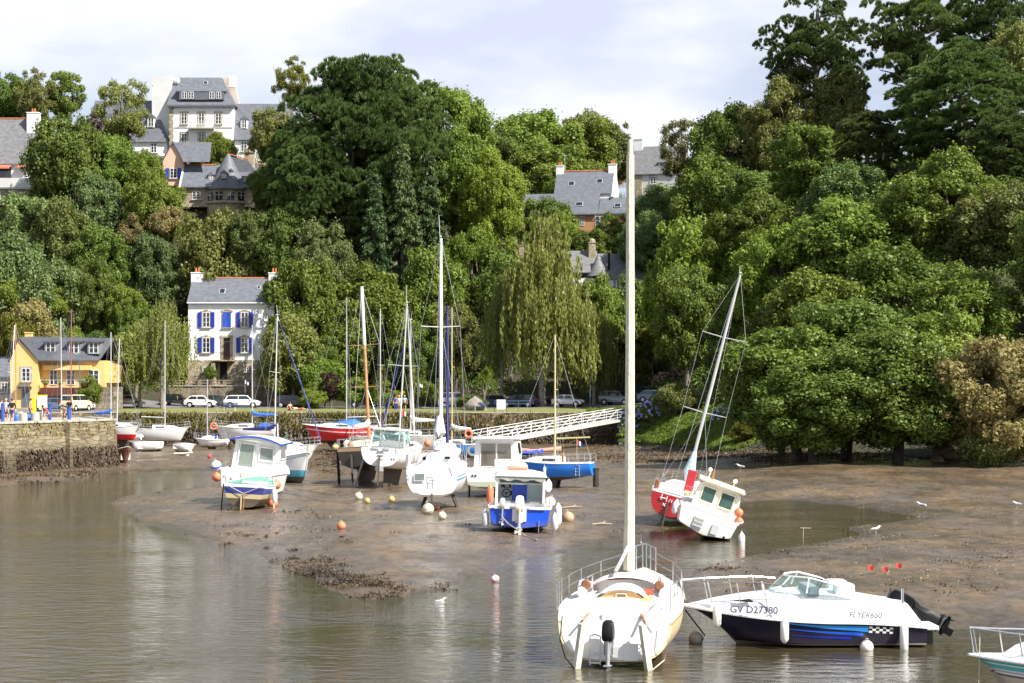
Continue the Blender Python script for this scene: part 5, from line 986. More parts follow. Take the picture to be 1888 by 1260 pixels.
mb = MB(); mb.lathe([(3.7, .55), (3.45, .62), (2.5, 1.75), (1.6, 3.3), (.75, 5.1), (.3, 5.9), (.02, 6.0)], (6.6, 2.4, 0), 28); tw = mb.build('tower_roof', SLATE, h, True); mb = MB(); mb.prism([(6.6, 5.9), (9.6, 5.0), (11.6, 2.2), (6.6, 2.2)], 2.6, 3.4); mb.build('ridge_roof', SLATE, tw); mb = MB(); mb.tube([(6.6, 2.5, 6.05), (9.6, 2.7, 5.2)], .1, 6); mb.build('ridge_tiles', TERRA, tw)
mb = MB(); mb.lathe([(3.15, -3.2), (3.15, .56)], (6.6, 2.4, 0), 28); mb.build('tower_wall', LINTEL, h, True); 
for k in range(6):
    a = R(-165 + k * 30); c = Vector((6.6 + 3.2 * math.cos(a), 2.4 + 3.2 * math.sin(a), -.5)); bw = MB().box(c, (.08, 1.05, 1.15), rz=a).build('bay_window', PANE, h)
    c = Vector((6.6 + 3.24 * math.cos(a), 2.4 + 3.24 * math.sin(a), -.35)); MB().box(c, (.08, 1.05, .06), rz=a).box(c, (.08, .05, 1.1), rz=a).build('window_frame', WHITEPAINT, bw)
mb = MB(); mb.lathe([(3.5, -1.5), (3.5, -1.25), (3.1, -1.2)], (6.6, 2.4, 0), 28); mb.build('bay_sill', COPING, h)
chimney(rf, 9.6, 3.4, 2.5, 6.2, 1.5, 1.0, LINTEL, 0); mb = MB(); mb.lathe([(.8, 6.3), (.7, 6.9), (.1, 7.1)], (9.6, 3.4, 0), 8); mb.build('chimney_cap', LINTEL, rf)
for x, y, z in ((6.4, -.1, 2.1), (4.2, 1.4, 2.0)): dormer(tw, x, y, z, .9, .8, 1.4, SLATE, LINTEL)
dormer(rf, 9.9, .6, 1.6, 1.7, .9, 1.5, SLATE, DOORG, False); window(h, 2.2, -.9, 1.2, 1.2, .6, surround=None)
mb = MB(); mb.box((12, 1.5, -.4), (3.5, 1.5, 3.4)); mb.build('annex', LINTEL, h)
# ---- slate house with white gable and two chimneys (right of centre)
h = house('gabled_house', 'slate roofed house with white gable, two white chimneys and a wood clad wing', 1022, 372, 300, -.18)
mb = MB(); mb.prism([(0, -6), (9.4, -6), (9.4, 1.2), (0, 1.2)], 0, 7); mb.prism([(0, 1.2), (7, 1.2), (3.5, 5.2)], 9.1, 9.4, 'X'); mb.prism([(0, 1.2), (7, 1.2), (3.5, 5.2)], 0, .3, 'X'); mb.build('wall', RENDER, h); mb = MB(); gable_roof(mb, 0, 9.4, 0, 7, 1.2, 3.9, .15); rf = mb.build('roof', SLATE, h); mb = MB(); mb.tube([(.2, 3.5, 5.3), (9.2, 3.5, 5.3)], .12, 6); mb.build('ridge_tiles', TERRA, rf)
mb = MB(); mb.prism([(-.6, .6), (7.7, .6), (3.5, 5.45)], 9.42, 9.7, 'X'); mb.build('gable', RENDER, h)
chimney(rf, .4, 3.5, 3.8, 6.1, 1.2, .9); chimney(rf, 9.1, 3.5, 3.8, 6.2, 1.3, .9); pit = math.atan2(3.9, 3.5); skylight(rf, 2.6, 1.5, 3.05, 1.0, 1.0, pit); skylight(rf, 7.2, 1.8, 3.40, 1.0, 1.0, pit)
mb = MB(); mb.tube([(1.2, 3.5, 5.2), (1.2, 3.5, 8.2)], .025, 4); mb.tube([(.8, 3.5, 7.9), (1.6, 3.5, 7.9)], .02, 4); mb.build('aerial', ALU, rf)
mb = MB(); mb.prism([(-5, -6), (12.5, -6), (12.5, -2.3), (-5, -2.3)], -3.2, 3); wg = mb.build('wing', mat('wood_cladding', (.50, .25, .11), .75, .2, 3, .3, stretch=(5, 1, .3)), h); mb = MB(); mb.add([(-5.3, -3.6, -2.4), (7.6, -3.6, -2.4), (7.6, -.2, 1.25), (-5.3, -.2, 1.25)], [(0, 1, 2, 3)]); mb.add([(7.6, -3.4, -2.4), (16.5, -3.4, -2.4), (16.5, .2, .55), (7.6, .2, .55)], [(0, 1, 2, 3)]); mb.add([(-5.3, -3.6, -2.4), (16.5, -3.6, -2.4), (16.5, -3.6, -2.6), (-5.3, -3.6, -2.6)], [(0, 1, 2, 3)]); wr = mb.build('wing_roof', SLATE, wg)
skylight(wr, 4.4, -2.1, -.68, 1.2, .9, math.atan2(3.65, 3.4)); skylight(wr, 10.6, -1.9, -1.0, 1.1, 1.0, math.atan2(2.95, 3.6)); window(wg, 5.0, -4.3, .7, 1.5, -3.203, surround=None, sill=False); window(wg, 7.9, -4.9, 1.6, 2.1, -3.203, surround=None, sill=False)
# ---- house high up behind the near masthead
h = house('hilltop_house', 'grey slate house with stone corner high behind the near masthead', 1165, 345, 320, -.3); mb = MB(); mb.prism([(0, -4), (8, -4), (8, 2.4), (0, 2.4)], 0, 7); mb.prism([(0, 2.4), (7, 2.4), (3.5, 7.2)], 0, .3, 'X'); mb.build('wall', RENDER_GREY_SHADE, h); mb = MB(); gable_roof(mb, -.6, 8, 0, 7, 2.4, 4.8, .3); rf = mb.build('roof', SLATE2, h); chimney(rf, .4, 3.5, 5, 8.6, 1.6, 1.0, RENDER, 0); mb = MB(); mb.box((.9, -.05, -.5), (1.9, .12, 5)); mb.build('stone_corner', LINTEL, h); window(h, 3.8, .4, 1.0, 1.3); dormer(rf, 5.6, .8, 3.0, 2.2, 1.2, 2, SLATE2, RENDER_GREY_SHADE, False)
mb = MB(); [mb.box((-3.2 + .25 * k, -1, .3), (.1, .06, 1.0)) for k in range(12)]; mb.box((-1.8, -1, .85), (3.2, .08, .1)); mb.build('terrace_fence', WOOD, h)
# ---- lower slate house
h = house('villa', 'old slate roofed villa with stone chimney and pointed turret behind the weeping birch', 1022, 530, 268); mb = MB(); mb.prism([(0, -5), (13, -5), (13, 1.4), (0, 1.4)], 0, 7); mb.build('wall', RENDER, h); mb = MB(); gable_roof(mb, 0, 6.2, 0, 7, 2.4, 3.0, .4); gable_roof(mb, 6.22, 13.5, .2, 7, 1.5, 3.5, .4); rf = mb.build('roof', SLATE2, h)
mb = MB(); mb.lathe([(1.8, 1.6), (1.2, 2.5), (.5, 3.9), (.12, 4.8)], (6.4, .4, 0), 14); mb.build('turret_roof', SLATE2, rf, True); chimney(rf, 5.6, 2.6, 4.2, 6.6, 1.0, .9, LINTEL, 0); mb = MB(); mb.lathe([(.5, 6.7), (.42, 7.1), (.15, 7.3)], (5.6, 2.6, 0), 8); mb.build('chimney_cap', LINTEL, rf); mb = MB(); mb.tube([(8.0, 1.2, 2.4), (8.0, 1.2, 5.1)], .18, 8); mb.build('flue', BLACK, rf)
chimney(rf, -4.6, 3.0, 3, 6.2, 1.1, 1.0, LINTEL, 0)
for x in (9.0, 10.3, 11.6): window(h, x, -.3, 1.0, 1.5, 0, surround=None, rows=1)
mb = MB(); mb.prism([(-6, -5), (0, -5), (0, 1.4), (-6, 1.4)], 1, 6); mb.build('annex', RENDER, h)
# ---- only chimney and dish of a hidden house show
h = house('hidden_house', 'house sunk in the trees, only a cream chimney with aerial and dish showing', 1318, 400, 262); mb = MB(); mb.prism([(0, -8), (8, -8), (8, .6), (0, .6)], 0, 6); mb.build('wall', RENDER, h); mb = MB(); gable_roof(mb, 0, 8, 0, 6, .6, .6, .2); rf = mb.build('roof', SLATE2, h); chimney(rf, 1.2, -.1, -.5, 1.2, 1.1, .9, CREAMW, 0); mb = MB(); mb.tube([(1.4, 0, 1.2), (1.4, 0, 5.3)], .03, 5); mb.tube([(1.1, 0, 5.0), (1.7, 0, 5.0)], .02, 4); mb.build('aerial', ALU, rf); mb = MB(); mb.lathe([(.02, 0), (.4, .10), (.46, .16)], (2.8, -.3, 1.9), 14, 'Y'); mb.tube([(2.8, -.1, .5), (2.8, -.1, 1.9)], .03, 5); mb.build('satellite_dish', WHITEPAINT, rf, True)
# ---------------------------------------------------------------- cars
def car_kit(kind):
    """side profile (x forward, z up), width; hatch, estate, suv, van"""
    L_, Hh, nose, hood, wsb, rf0, rf1, tail = {'hatch': (3.9, 1.46, .62, .92, .58, .28, -.62, -.92), 'estate': (4.5, 1.52, .66, .95, .60, .30, -.80, -.95), 'suv': (4.4, 1.72, .80, 1.08, .50, .22, -.84, -.95), 'van': (4.5, 1.85, .85, 1.15, .66, .40, -.92, -.97)}[kind]
    x = lambda u: u * L_ / 2
    lower = [(x(-1), .32), (x(-1.0), .62), (x(-.985), Hh * .60), (x(tail), Hh * .63), (x(wsb), hood), (x(.86), hood - .10), (x(.97), nose), (x(1), .45), (x(.98), .28)]
    cabin = [(x(tail) + .02, Hh * .62), (x(rf1), Hh * .95), (x(rf1 + .22), Hh), (x(rf0 - .2), Hh), (x(rf0), Hh * .965), (x(wsb) - .02, hood - .015)]
    return L_, Hh, lower, cabin
CARS = {}
def car_proto(kind, paint, key, loc):
    L_, Hh, lower, cabin = car_kit(kind); W_ = 1.70 if kind != 'suv' else 1.8
    r = thing('parked_car', '', 'car', loc); b = MB(); secs = []
    # lower body as a loft across the width, tucked at the sides
    for y, k, dz in ((-W_ / 2, .965, .03), (-W_ / 2 * .97, .99, .0), (-W_ * .25, 1, 0), (W_ * .25, 1, 0), (W_ / 2 * .97, .99, 0), (W_ / 2, .965, .03)):
        secs.append([(px_ * k, y, pz if pz < .5 else pz - dz) for px_, pz in lower])
    b.loft(secs, closed=True, caps=True); secs = []
    for y, in ((-W_ / 2 * .93,), (-W_ / 2 * .78,), (W_ / 2 * .78,), (W_ / 2 * .93,)):
        e = abs(y) > W_ * .42; zb = cabin[0][1]
        q = []
        for px_, pz in cabin:
            q.append((px_ * (1.0 if not e else 1.0), y, pz if not e else zb + (pz - zb) * .04))
        secs.append(q)
    b.loft(secs, closed=True, caps=True); body = b.build('body', paint, r, True, .03)
    # glass: side windows follow the cabin outline just outside the sloping sides
    zb = cabin[0][1]
    for s in (-1, 1):
        g = MB()
        def sp(px_, pz): f = (pz - zb) / (Hh - zb); return (px_, s * (W_ / 2 * (.93 - .15 * f) + .012), pz)
        lo, hi = zb + .07, Hh - .10; xa0, xa1 = cabin[0][0] + .22, cabin[1][0] + .14; xb1, xb0 = cabin[4][0] - .05, cabin[5][0] - .22; m1 = (xa0 + xb0) / 2
        for (a0, a1, c1, c0) in ((xa0, xa1, m1 - .04, m1 - .04), (m1 + .04, m1 + .04, xb1, xb0)): g.add([sp(a0, lo), sp(a1, hi), sp(c1, hi), sp(c0, lo)], [(0, 1, 2, 3)])
        g.build('side_window', GLASS, r)
    g = MB(); c5, c4 = cabin[5], cabin[4]; g.add([(c5[0] - .03 + .03, -W_ * .40, c5[1] + .05), (c5[0] + .0, W_ * .40, c5[1] + .05), (c4[0] + .06, W_ * .35, c4[1] - .03), (c4[0] + .06, -W_ * .35, c4[1] - .03)], [(0, 1, 2, 3)]); g.build('windscreen', GLASS, r)
    g = MB(); c0, c1 = cabin[0], cabin[1]; g.add([(c0[0] - .02, -W_ * .40, c0[1] + .08), (c0[0] - .02, W_ * .40, c0[1] + .08), (c1[0] - .03, W_ * .35, c1[1] - .04), (c1[0] - .03, -W_ * .35, c1[1] - .04)], [(0, 1, 2, 3)]); g.build('rear_window', GLASS, r)
    for sx in (-.62, .62):
        for s in (-1, 1):
            w = MB(); w.lathe([(.20, -.10), (.31, -.10), (.315, 0), (.31, .10), (.2, .10)], (sx * L_ / 2, s * (W_ / 2 - .10), .315), 18, 'Y'); wo = w.build('wheel', BLACK, r, True); w = MB(); w.lathe([(.03, -.015), (.2, -.01), (.215, .02)], (sx * L_ / 2, s * (W_ / 2 + .005), .315), 14, 'Y'); w.build('rim', ALU, wo, True)
            a = MB(); a.lathe([(.37, -.02), (.39, 0), (.37, .02)], (sx * L_ / 2, s * (W_ / 2 - .005), .33), 18, 'Y'); a.build('wheel_arch', BLACK, r)
    for s in (-1, 1):
        h_ = MB(); h_.box((lower[5][0] + .06, s * W_ * .36, lower[6][1] + .05), (.22, .38, .15), ry=.5); h_.build('headlight', mat('lamp_glass', (.6, .62, .65), .1, .05, 3), r)
        h_ = MB(); h_.box((lower[2][0] - .01, s * W_ * .42, lower[2][1] - .02), (.1, .22, .3)); h_.build('taillight', mat('red_lens', (.4, .01, .01), .2, .1, 3), r)
        h_ = MB(); h_.box((cabin[5][0] - .25, s * (W_ / 2 + .06), zb + .06), (.14, .16, .11)); h_.build('mirror', paint, r)
    h_ = MB(); h_.box((L_ / 2 - .03, 0, .45), (.16, W_ * .93, .16)); h_.build('bumper', BLACK, r); h_ = MB(); h_.box((-L_ / 2 + .02, 0, .47), (.12, W_ * .93, .18)); h_.build('bumper', BLACK, r)
    CARS[key] = r; return r
def park(kind, paint, key, px, D, rz, label, z=None):
    X = gx(px, D); z = (hz(X, D) + .04) if z is None else z
    if key in CARS and not CARS[key].get('fresh', 0): r = copy_tree(CARS[key])
    else: r = CARS[key] if key in CARS else car_proto(kind, paint, key, (0, 0, 0)); r['fresh'] = 0
    r.location = (X, D, z); r.rotation_euler = (0, 0, rz); r['label'] = label; r['group'] = 'cars parked along the quay road'; return r
CP = dict(silver=mat('silver_paint', (.52, .54, .56), .28, .03, 2, metal=.5, coat=.6), white=mat('white_car_paint', (.80, .80, .80), .3, .02, 2, coat=.6), black=mat('black_paint', (.012, .013, .015), .22, .1, 2, coat=.8), blue=mat('blue_grey_paint', (.10, .15, .22), .28, .06, 2, metal=.3, coat=.6), green=mat('dark_green_paint', (.02, .05, .04), .3, .06, 2, coat=.6), cream=mat('cream_paint', (.62, .56, .40), .4, .04, 2, coat=.4), grey=mat('grey_paint', (.20, .22, .23), .3, .05, 2, metal=.4, coat=.6), navy=mat('navy_paint', (.012, .018, .05), .25, .1, 2, coat=.7))
park('hatch', CP['silver'], 'hs', 236, 226, 0, 'silver hatchback parked facing right beside the birches'); park('hatch', CP['white'], 'hw', 370, 226, 0, 'white hatchback parked facing right by the garden wall'); park('estate', CP['white'], 'ew', 447, 226, 0, 'white estate car parked behind the blue bench')
park('estate', CP['black'], 'eb', 540, 227, 0, 'black estate car with picnickers in front of it'); park('hatch', CP['green'], 'hg', 400, 229.5, 0, 'dark green hatchback between the white hatchback and white estate'); park('hatch', CP['black'], 'hb', 325, 230, .0, 'dark car half hidden behind the trees left of the white hatchback')
park('estate', CP['blue'], 'el', 100, 209.5, .05, 'blue grey estate car in front of the yellow house'); park('van', CP['cream'], 'vc', 140, 210.5, math.pi / 2 * .8, 'cream van parked end on right of the blue grey estate')
park('van', CP['silver'], 'vs', 838, 229, .2, 'silver van parked behind the cordylines'); park('hatch', CP['blue'], 'hl', 905, 229, -2.6, 'blue grey hatchback behind the flower bushes left of the blue barrier'); park('estate', CP['navy'], 'en', 958, 226, math.pi * .88, 'dark navy estate behind the blue barrier'); park('hatch', CP['navy'], 'hn', 985, 229, math.pi * .12, 'dark hatchback with rounded nose beside the navy estate')
park('hatch', CP['silver'], 'hs', 1048, 225, -.35, 'silver hatchback facing right under the weeping birch'); park('suv', CP['grey'], 'sg', 1138, 228, -.5, 'grey off road car with roof rack left of the near mast'); park('suv', CP['navy'], 'sn', 1193, 229, -.6, 'dark blue off road car right of the near mast'); park('hatch', CP['blue'], 'hl', 1206, 222, -.3, 'pale blue hatchback half hidden by hydrangeas'); park('hatch', CP['blue'], 'hl', 672, 230, .0, 'blue grey hatchback glimpsed through the yacht rigging')
# ---------------------------------------------------------------- boats
def hullmat(name, base, layers=(), rough=.28, grime=.35):
    """topsides with painted bands: ('z', lo, hi, col) from the keel, ('s', lo, hi, col) below the gunwale"""
    if name in MATS: return MATS[name]
    m = bpy.data.materials.new(name); m.use_nodes = True; t = m.node_tree; p = t.nodes['Principled BSDF']; l = t.links.new; p.inputs['Roughness'].default_value = rough
    tx = nd(t, 'ShaderNodeTexCoord'); n = nd(t, 'ShaderNodeTexNoise'); n.inputs['Scale'].default_value = 1.6; n.inputs['Detail'].default_value = 7; ma = nd(t, 'ShaderNodeMapping'); ma.inputs['Scale'].default_value = (1, 1, .45); l(tx.outputs['Object'], ma.inputs[0]); l(ma.outputs[0], n.inputs['Vector'])
    rgb = nd(t, 'ShaderNodeRGB'); rgb.outputs[0].default_value = (*base, 1); out = rgb.outputs[0]
    for kd, lo, hi, col in layers:
        a = nd(t, 'ShaderNodeAttribute', attribute_name='hull_z' if kd == 'z' else 'hull_s')
        g = nd(t, 'ShaderNodeMath', operation='GREATER_THAN'); g.inputs[1].default_value = lo; h = nd(t, 'ShaderNodeMath', operation='LESS_THAN'); h.inputs[1].default_value = hi; l(a.outputs['Fac'], g.inputs[0]); l(a.outputs['Fac'], h.inputs[0])
        mu = nd(t, 'ShaderNodeMath', operation='MULTIPLY'); l(g.outputs[0], mu.inputs[0]); l(h.outputs[0], mu.inputs[1]); q = nd(t, 'ShaderNodeMix', data_type='RGBA'); q.inputs[7].default_value = (*col, 1); l(mu.outputs[0], q.inputs[0]); l(out, q.inputs[6]); out = q.outputs[2]
    # dried mud and weed stains on the lower hull
    a = nd(t, 'ShaderNodeAttribute', attribute_name='hull_z'); r = nd(t, 'ShaderNodeMapRange'); r.inputs[1].default_value = .85; r.inputs[2].default_value = .1; r.inputs[3].default_value = -.25; r.inputs[4].default_value = .75; l(a.outputs['Fac'], r.inputs[0])
    ad = nd(t, 'ShaderNodeMath', operation='ADD'); l(n.outputs['Fac'], ad.inputs[0]); l(r.outputs[0], ad.inputs[1]); r2 = nd(t, 'ShaderNodeMapRange'); r2.inputs[1].default_value = .50; r2.inputs[2].default_value = .95; r2.inputs[4].default_value = grime * 1.6; l(ad.outputs[0], r2.inputs[0])
    q = nd(t, 'ShaderNodeMix', data_type='RGBA'); q.inputs[7].default_value = (.17, .13, .085, 1); l(r2.outputs[0], q.inputs[0]); l(out, q.inputs[6]); l(q.outputs[2], p.inputs['Base Color']); MATS[name] = m; return m
class Hull:
    def __init__(s, L, B, z0, fs, fm, fb, tr=.75, tm=.42, pw=2.3, lift=.25, rake=.6, trake=0., sec=1.0, chine=0., bowlift=.0, tumble=0.):
        s.__dict__.update(L=L, B=B, z0=z0, fs=fs, fm=fm, fb=fb, tr=tr, tm=tm, pw=pw, lift=lift, rake=rake, trake=trake, sec=sec, chine=chine, bowlift=bowlift, tumble=tumble)
    def b(s, t): return s.B / 2 * ((s.tr + (1 - s.tr) * math.sin(math.pi / 2 * min(1, t / s.tm))) if t < s.tm else max(.012, 1 - ((t - s.tm) / (1 - s.tm)) ** s.pw))
    def zs(s, t): return s.fm + (s.fb - s.fm) * max(0, (t - .35) / .65) ** 1.7 + (s.fs - s.fm) * max(0, (.35 - t) / .35) ** 1.7
    def zk(s, t):
        z = s.z0 + s.lift * max(0, (.45 - t) / .45) ** 1.6 + s.bowlift * max(0, (t - .5) / .5) ** 2
        f = max(0, (t - .86) / .14) ** 2; return z + (s.zs(t) - z) * .72 * f
    def pt(s, t, u):
        b, zs, zk = s.b(t), s.zs(t), s.zk(t)
        if s.chine:
            c = s.chine; k = .90 - .35 * max(0, t - .6) / .4
            if u < .5: y, v = b * k * u / .5, c * (u / .5) * (1 + .9 * max(0, t - .55) / .45)
            else:
                c = c * (1 + .9 * max(0, t - .55) / .45); w = (u - .5) / .5; y, v = b * (k + (1 - k) * w), c + (1 - c) * w
        else:
            a = math.pi / 2 * u; y = b * math.sin(a) ** s.sec * (1 - s.tumble * max(0, u - .6)); v = (1 - math.cos(a)) ** .95
            f = max(0, (t - .5) / .5); y = y * (1 - f * .35) + b * v * f * .35
        z = zk + (zs - zk) * v; return Vector((t * s.L - s.rake * (1 - v) * t ** 4 + s.trake * v * max(0, 1 - t * 2) ** 2, y, z)), zs - z
    def side(s, t, ds, off=.004):
        """a point on the hull side at ds below the gunwale, pushed out by off (port)"""
        lo, hi = 0., 1.
        for _ in range(26):
            m = (lo + hi) / 2
            if s.pt(t, m)[1] > ds: lo = m
            else: hi = m
        p = s.pt(t, hi)[0]; return p + Vector((0, off, 0))
    def build(s, root, m, name='hull'):
        n, k = 30, 15; vs = []; fs = []; az = []; as_ = []
        T = [i / n for i in range(n + 1)]; U = [j / k for j in range(k + 1)]
        for t in T:
            row = [s.pt(t, u) for u in U]
            for sg in range(-k, k + 1):
                p, d = row[abs(sg)]; vs.append((p.x, p.y if sg > 0 else -p.y if sg < 0 else 0, p.z)); az.append(p.z); as_.append(d)
        w = 2 * k + 1
        for i in range(n):
            for j in range(w - 1): fs.append((i * w + j, (i + 1) * w + j, (i + 1) * w + j + 1, i * w + j + 1))
        for j in range(k): fs.append((j, j + 1, w - 2 - j, w - 1 - j)) if j < k - 1 else fs.append((j, j + 1, w - 1 - j))
        me = bpy.data.meshes.new(name); me.from_pydata(vs, [], fs); me.materials.append(m)
        for nm, arr in (('hull_z', az), ('hull_s', as_)): at_ = me.attributes.new(nm, 'FLOAT', 'POINT'); at_.data.foreach_set('value', arr)
        me.polygons.foreach_set('use_smooth', [True] * len(me.polygons))
        try: me.set_sharp_from_angle(angle=R(35))
        except Exception: pass
        import bmesh
        bm = bmesh.new(); bm.from_mesh(me); bmesh.ops.recalc_face_normals(bm, faces=bm.faces[:]); bm.to_mesh(me); bm.free()
        o = bpy.data.objects.new(name, me); C.objects.link(o); o.parent = root; s.root = root; return o
    def deck(s, root, m, camber=.06, cockpit=None, fl=.5, drop=.02, wf=.62, name='deck'):
        mb = MB(); n = 30
        def rows(t0, t1, nn, ya, yb, zf=None):
            secs = []
            for i in range(nn + 1):
                t = t0 + (t1 - t0) * i / nn; b = s.b(t) * (1 - s.tumble * .4) * .995; q = []
                for j in range(7):
                    y = ya(b) + (yb(b) - ya(b)) * j / 6; x = t * s.L + s.trake * max(0, 1 - t * 2) ** 2; q.append((x, y, s.zs(t) - drop + camber * b * (1 - (y / max(b, .02)) ** 2)))
                secs.append(q)
            mb.loft(secs)
            if t0 == 0: mb.add(secs[0], [tuple(range(7))])      # closes the gap between cambered deck and transom top
        if not cockpit: rows(0, 1, n, lambda b: -b, lambda b: b)
        else:
            c0, c1 = cockpit
            if c0 > 0: rows(0, c0, 4, lambda b: -b, lambda b: b)
            rows(c1, 1, 22, lambda b: -b, lambda b: b); rows(c0, c1, 8, lambda b: -b, lambda b: -b * wf); rows(c0, c1, 8, lambda b: b * wf, lambda b: b)
            q0, q1 = s.b(c0) * wf, s.b(c1) * wf; zf = s.zs((c0 + c1) / 2) - fl; x0, x1 = c0 * s.L, c1 * s.L
            for sg in (-1, 1): mb.add([(x0, sg * q0, zf), (x1, sg * q1, zf), (x1, sg * q1, s.zs(c1) + .02), (x0, sg * q0, s.zs(c0) + .02)], [(0, 1, 2, 3)])
            mb.add([(x0, -q0, zf), (x1, -q1, zf), (x1, q1, zf), (x0, q0, zf)], [(0, 1, 2, 3)]); mb.add([(x1, -q1, zf), (x1, q1, zf), (x1, q1, s.zs(c1) + .05), (x1, -q1, s.zs(c1) + .05)], [(0, 1, 2, 3)])
            if c0 > 0: mb.add([(x0, -q0, zf), (x0, q0, zf), (x0, q0, s.zs(c0) + .05), (x0, -q0, s.zs(c0) + .05)], [(0, 1, 2, 3)])
        return mb.build(name, m, root, True)
    def strake(s, root, m, ds=.02, r=.03, name='rubbing_strake'):
        mb = MB()
        for sg in (-1, 1): mb.tube([Vector((p.x, sg * p.y, p.z)) for p in (s.side(i / 20, ds, .01) for i in range(21))], r, 5)
        return mb.build(name, m, root)
    def band(s, t0, t1, d0, d1, n=10):
        """points of a stripe on the port side"""
        return [[s.side(t0 + (t1 - t0) * i / n, d, .006) for d in (d0, d1)] for i in range(n + 1)]
def roofloft(root, name, m, secs, parent=None):
    """coachroof: stations (x, halfwidth, zbase, height)"""
    mb = MB(); q = []
    for x, w, z, h in secs: q.append([(x, -w, z - .12), (x, -w * .98, z + h * .35), (x, -w * .90, z + h * .82), (x, -w * .70, z + h), (x, 0, z + h * 1.10), (x, w * .70, z + h), (x, w * .90, z + h * .82), (x, w * .98, z + h * .35), (x, w, z - .12)])
    mb.loft(q, caps=True); return mb.build(name, m, parent or root, True)
def pulpit(root, h, t0, t1, hgt=.62, n=3, inset=.06, name='pulpit', m=None, across=True, r=.017):
    P = []
    ts = [t0 + (t1 - t0) * i / n for i in range(n + 1)]
    for sg in (-1, 1):
        if sg < 0 or not across: mb = MB()
        q = [Vector((t * h.L, sg * max(.05, h.b(t) - inset), h.zs(t))) for t in ts]; top = [p + Vector((0, 0, hgt)) for p in q]; mb.tube(top, r, 5); mb.tube([p + Vector((0, 0, hgt * .5)) for p in q], r * .7, 5); [mb.tube([a, b], r, 5) for a, b in zip(q, top)]; P.append(top)
        if not across: mb.build(name, m or STEEL, root)
    if not across: return
    k = -1 if t1 > .5 else 0; mb.tube([P[0][k], P[1][k]], r, 5)
    return mb.build(name, m or STEEL, root)
def lifelines(root, h, t0, t1, n=4, hgt=.6):
    mb = MB()
    for sg in (-1, 1):
        q = [Vector(((t0 + (t1 - t0) * i / n) * h.L, sg * (h.b(t0 + (t1 - t0) * i / n) - .06), h.zs(t0 + (t1 - t0) * i / n))) for i in range(n + 1)]
        for p in q: mb.tube([p, p + Vector((0, 0, hgt))], .014, 5)
        for f in (1, .5): mb.tube([p + Vector((0, 0, hgt * f)) for p in q], .008, 4)
    return mb.build('lifelines', STEEL, root)
def mast(root, h, x, zb, top, r=.07, m=ALU, spreader=(.58,), sw=.95, boom=None, cover=None, furl=None, antenna=0, bow=None, stern=True, stays=True, rakex=0., boomz=1.0, coverr=.16, mast2=None):
    """mast foot at x, zb; top height top; returns the mast object"""
    mb = MB(); tp = Vector((x - rakex, 0, top)); ft = Vector((x, 0, zb)); mb.tube([ft, ft.lerp(tp, .5), tp], [r, r * .95, r * .7], 10); o = mb.build('mast', m, root, True)
    if mast2: mb = MB(); mb.tube([ft.lerp(tp, mast2[0]), tp + Vector((0, 0, .02))], r * 1.04, 10); mb.build('upper_mast', mast2[1], o, True)
    ends = []
    for f in spreader:
        c = ft.lerp(tp, f); e = [c + Vector((-.1, s_ * sw, .05)) for s_ in (-1, 1)]; ends.append(e); sp_ = MB(); sp_.tube([e[0], c, e[1]], [.018, .03, .018], 5); sp_.build('spreader', m, o)
    if stays:
        st = MB(); bx = bow if bow is not None else h.L * .985; st.tube([tp, (bx, 0, h.zs(.98))], .010, 4)
        if stern: st.tube([tp, (.15, 0, h.zs(0) + .1)], .009, 4)
        for k, s_ in enumerate((-1, 1)):
            t_ = max(.05, min(.9, x / h.L - .03)); ch = Vector((t_ * h.L, s_ * (h.b(t_) - .05), h.zs(t_))); st.tube([tp] + [e[k] for e in ends[::-1]] + [ch], .009, 4); st.tube([ft.lerp(tp, spreader[0] if spreader else .6), ch + Vector((-.3, 0, 0))], .008, 4)
        st.build('rigging', STEEL, root)
    if furl: fu = MB(); bx = bow if bow is not None else h.L * .985; a = Vector((bx, 0, h.zs(.98) + .3)); q = a.lerp(tp, .96); fu.tube([a, a.lerp(q, .15), a.lerp(q, .6), q], [.03, furl[1], furl[1] * .75, .02], 8); fu.build('furled_jib', furl[0], root, True)
    if boom:
        bz = zb + boomz; b_ = MB(); e = Vector((x - boom, 0, bz + .1)); b_.tube([(x - .1, 0, bz), e], .05, 7); bo = b_.build('boom', m, root, True)
        if cover:
            cv = MB(); pts = [(x + .05, 0, bz + .55), (x - .12, 0, bz + .34), (x - .6, 0, bz + .20), (x - boom * .6, 0, bz + .16), (x - boom * .97, 0, bz + .16)]; cv.tube(pts, [coverr * .6, coverr * 1.15, coverr * 1.1, coverr * .95, coverr * .5], 9); cv.build('sail_cover', cover, bo, True)
    if antenna: an = MB(); an.tube([tp + Vector((0, .05, 0)), tp + Vector((-.12, .1, antenna))], .012, 4); an.box(tp + Vector((0, 0, .1)), (.3, .03, .06)); an.build('antenna', WHITEPAINT, o)
    return o
def fin(root, x0, x1, ztop, m=ANTIF, w=.16, name='keel', y=0., cant=0., sweep=.25, bottom=0.):
    mb = MB(); P = []
    for z, f in ((ztop, 1.), (bottom + .12, .78), (bottom, .72)):
        a, b = x0 + sweep * (ztop - z), x0 + (x1 - x0) * f + sweep * (ztop - z) * .4; yy = y + cant * (ztop - z); P.append([(a, yy, z), (a + (b - a) * .3, yy + w, z), (b, yy, z), (a + (b - a) * .3, yy - w, z)])
    mb.loft(P, closed=True, caps=True); return mb.build(name, m, root, True)
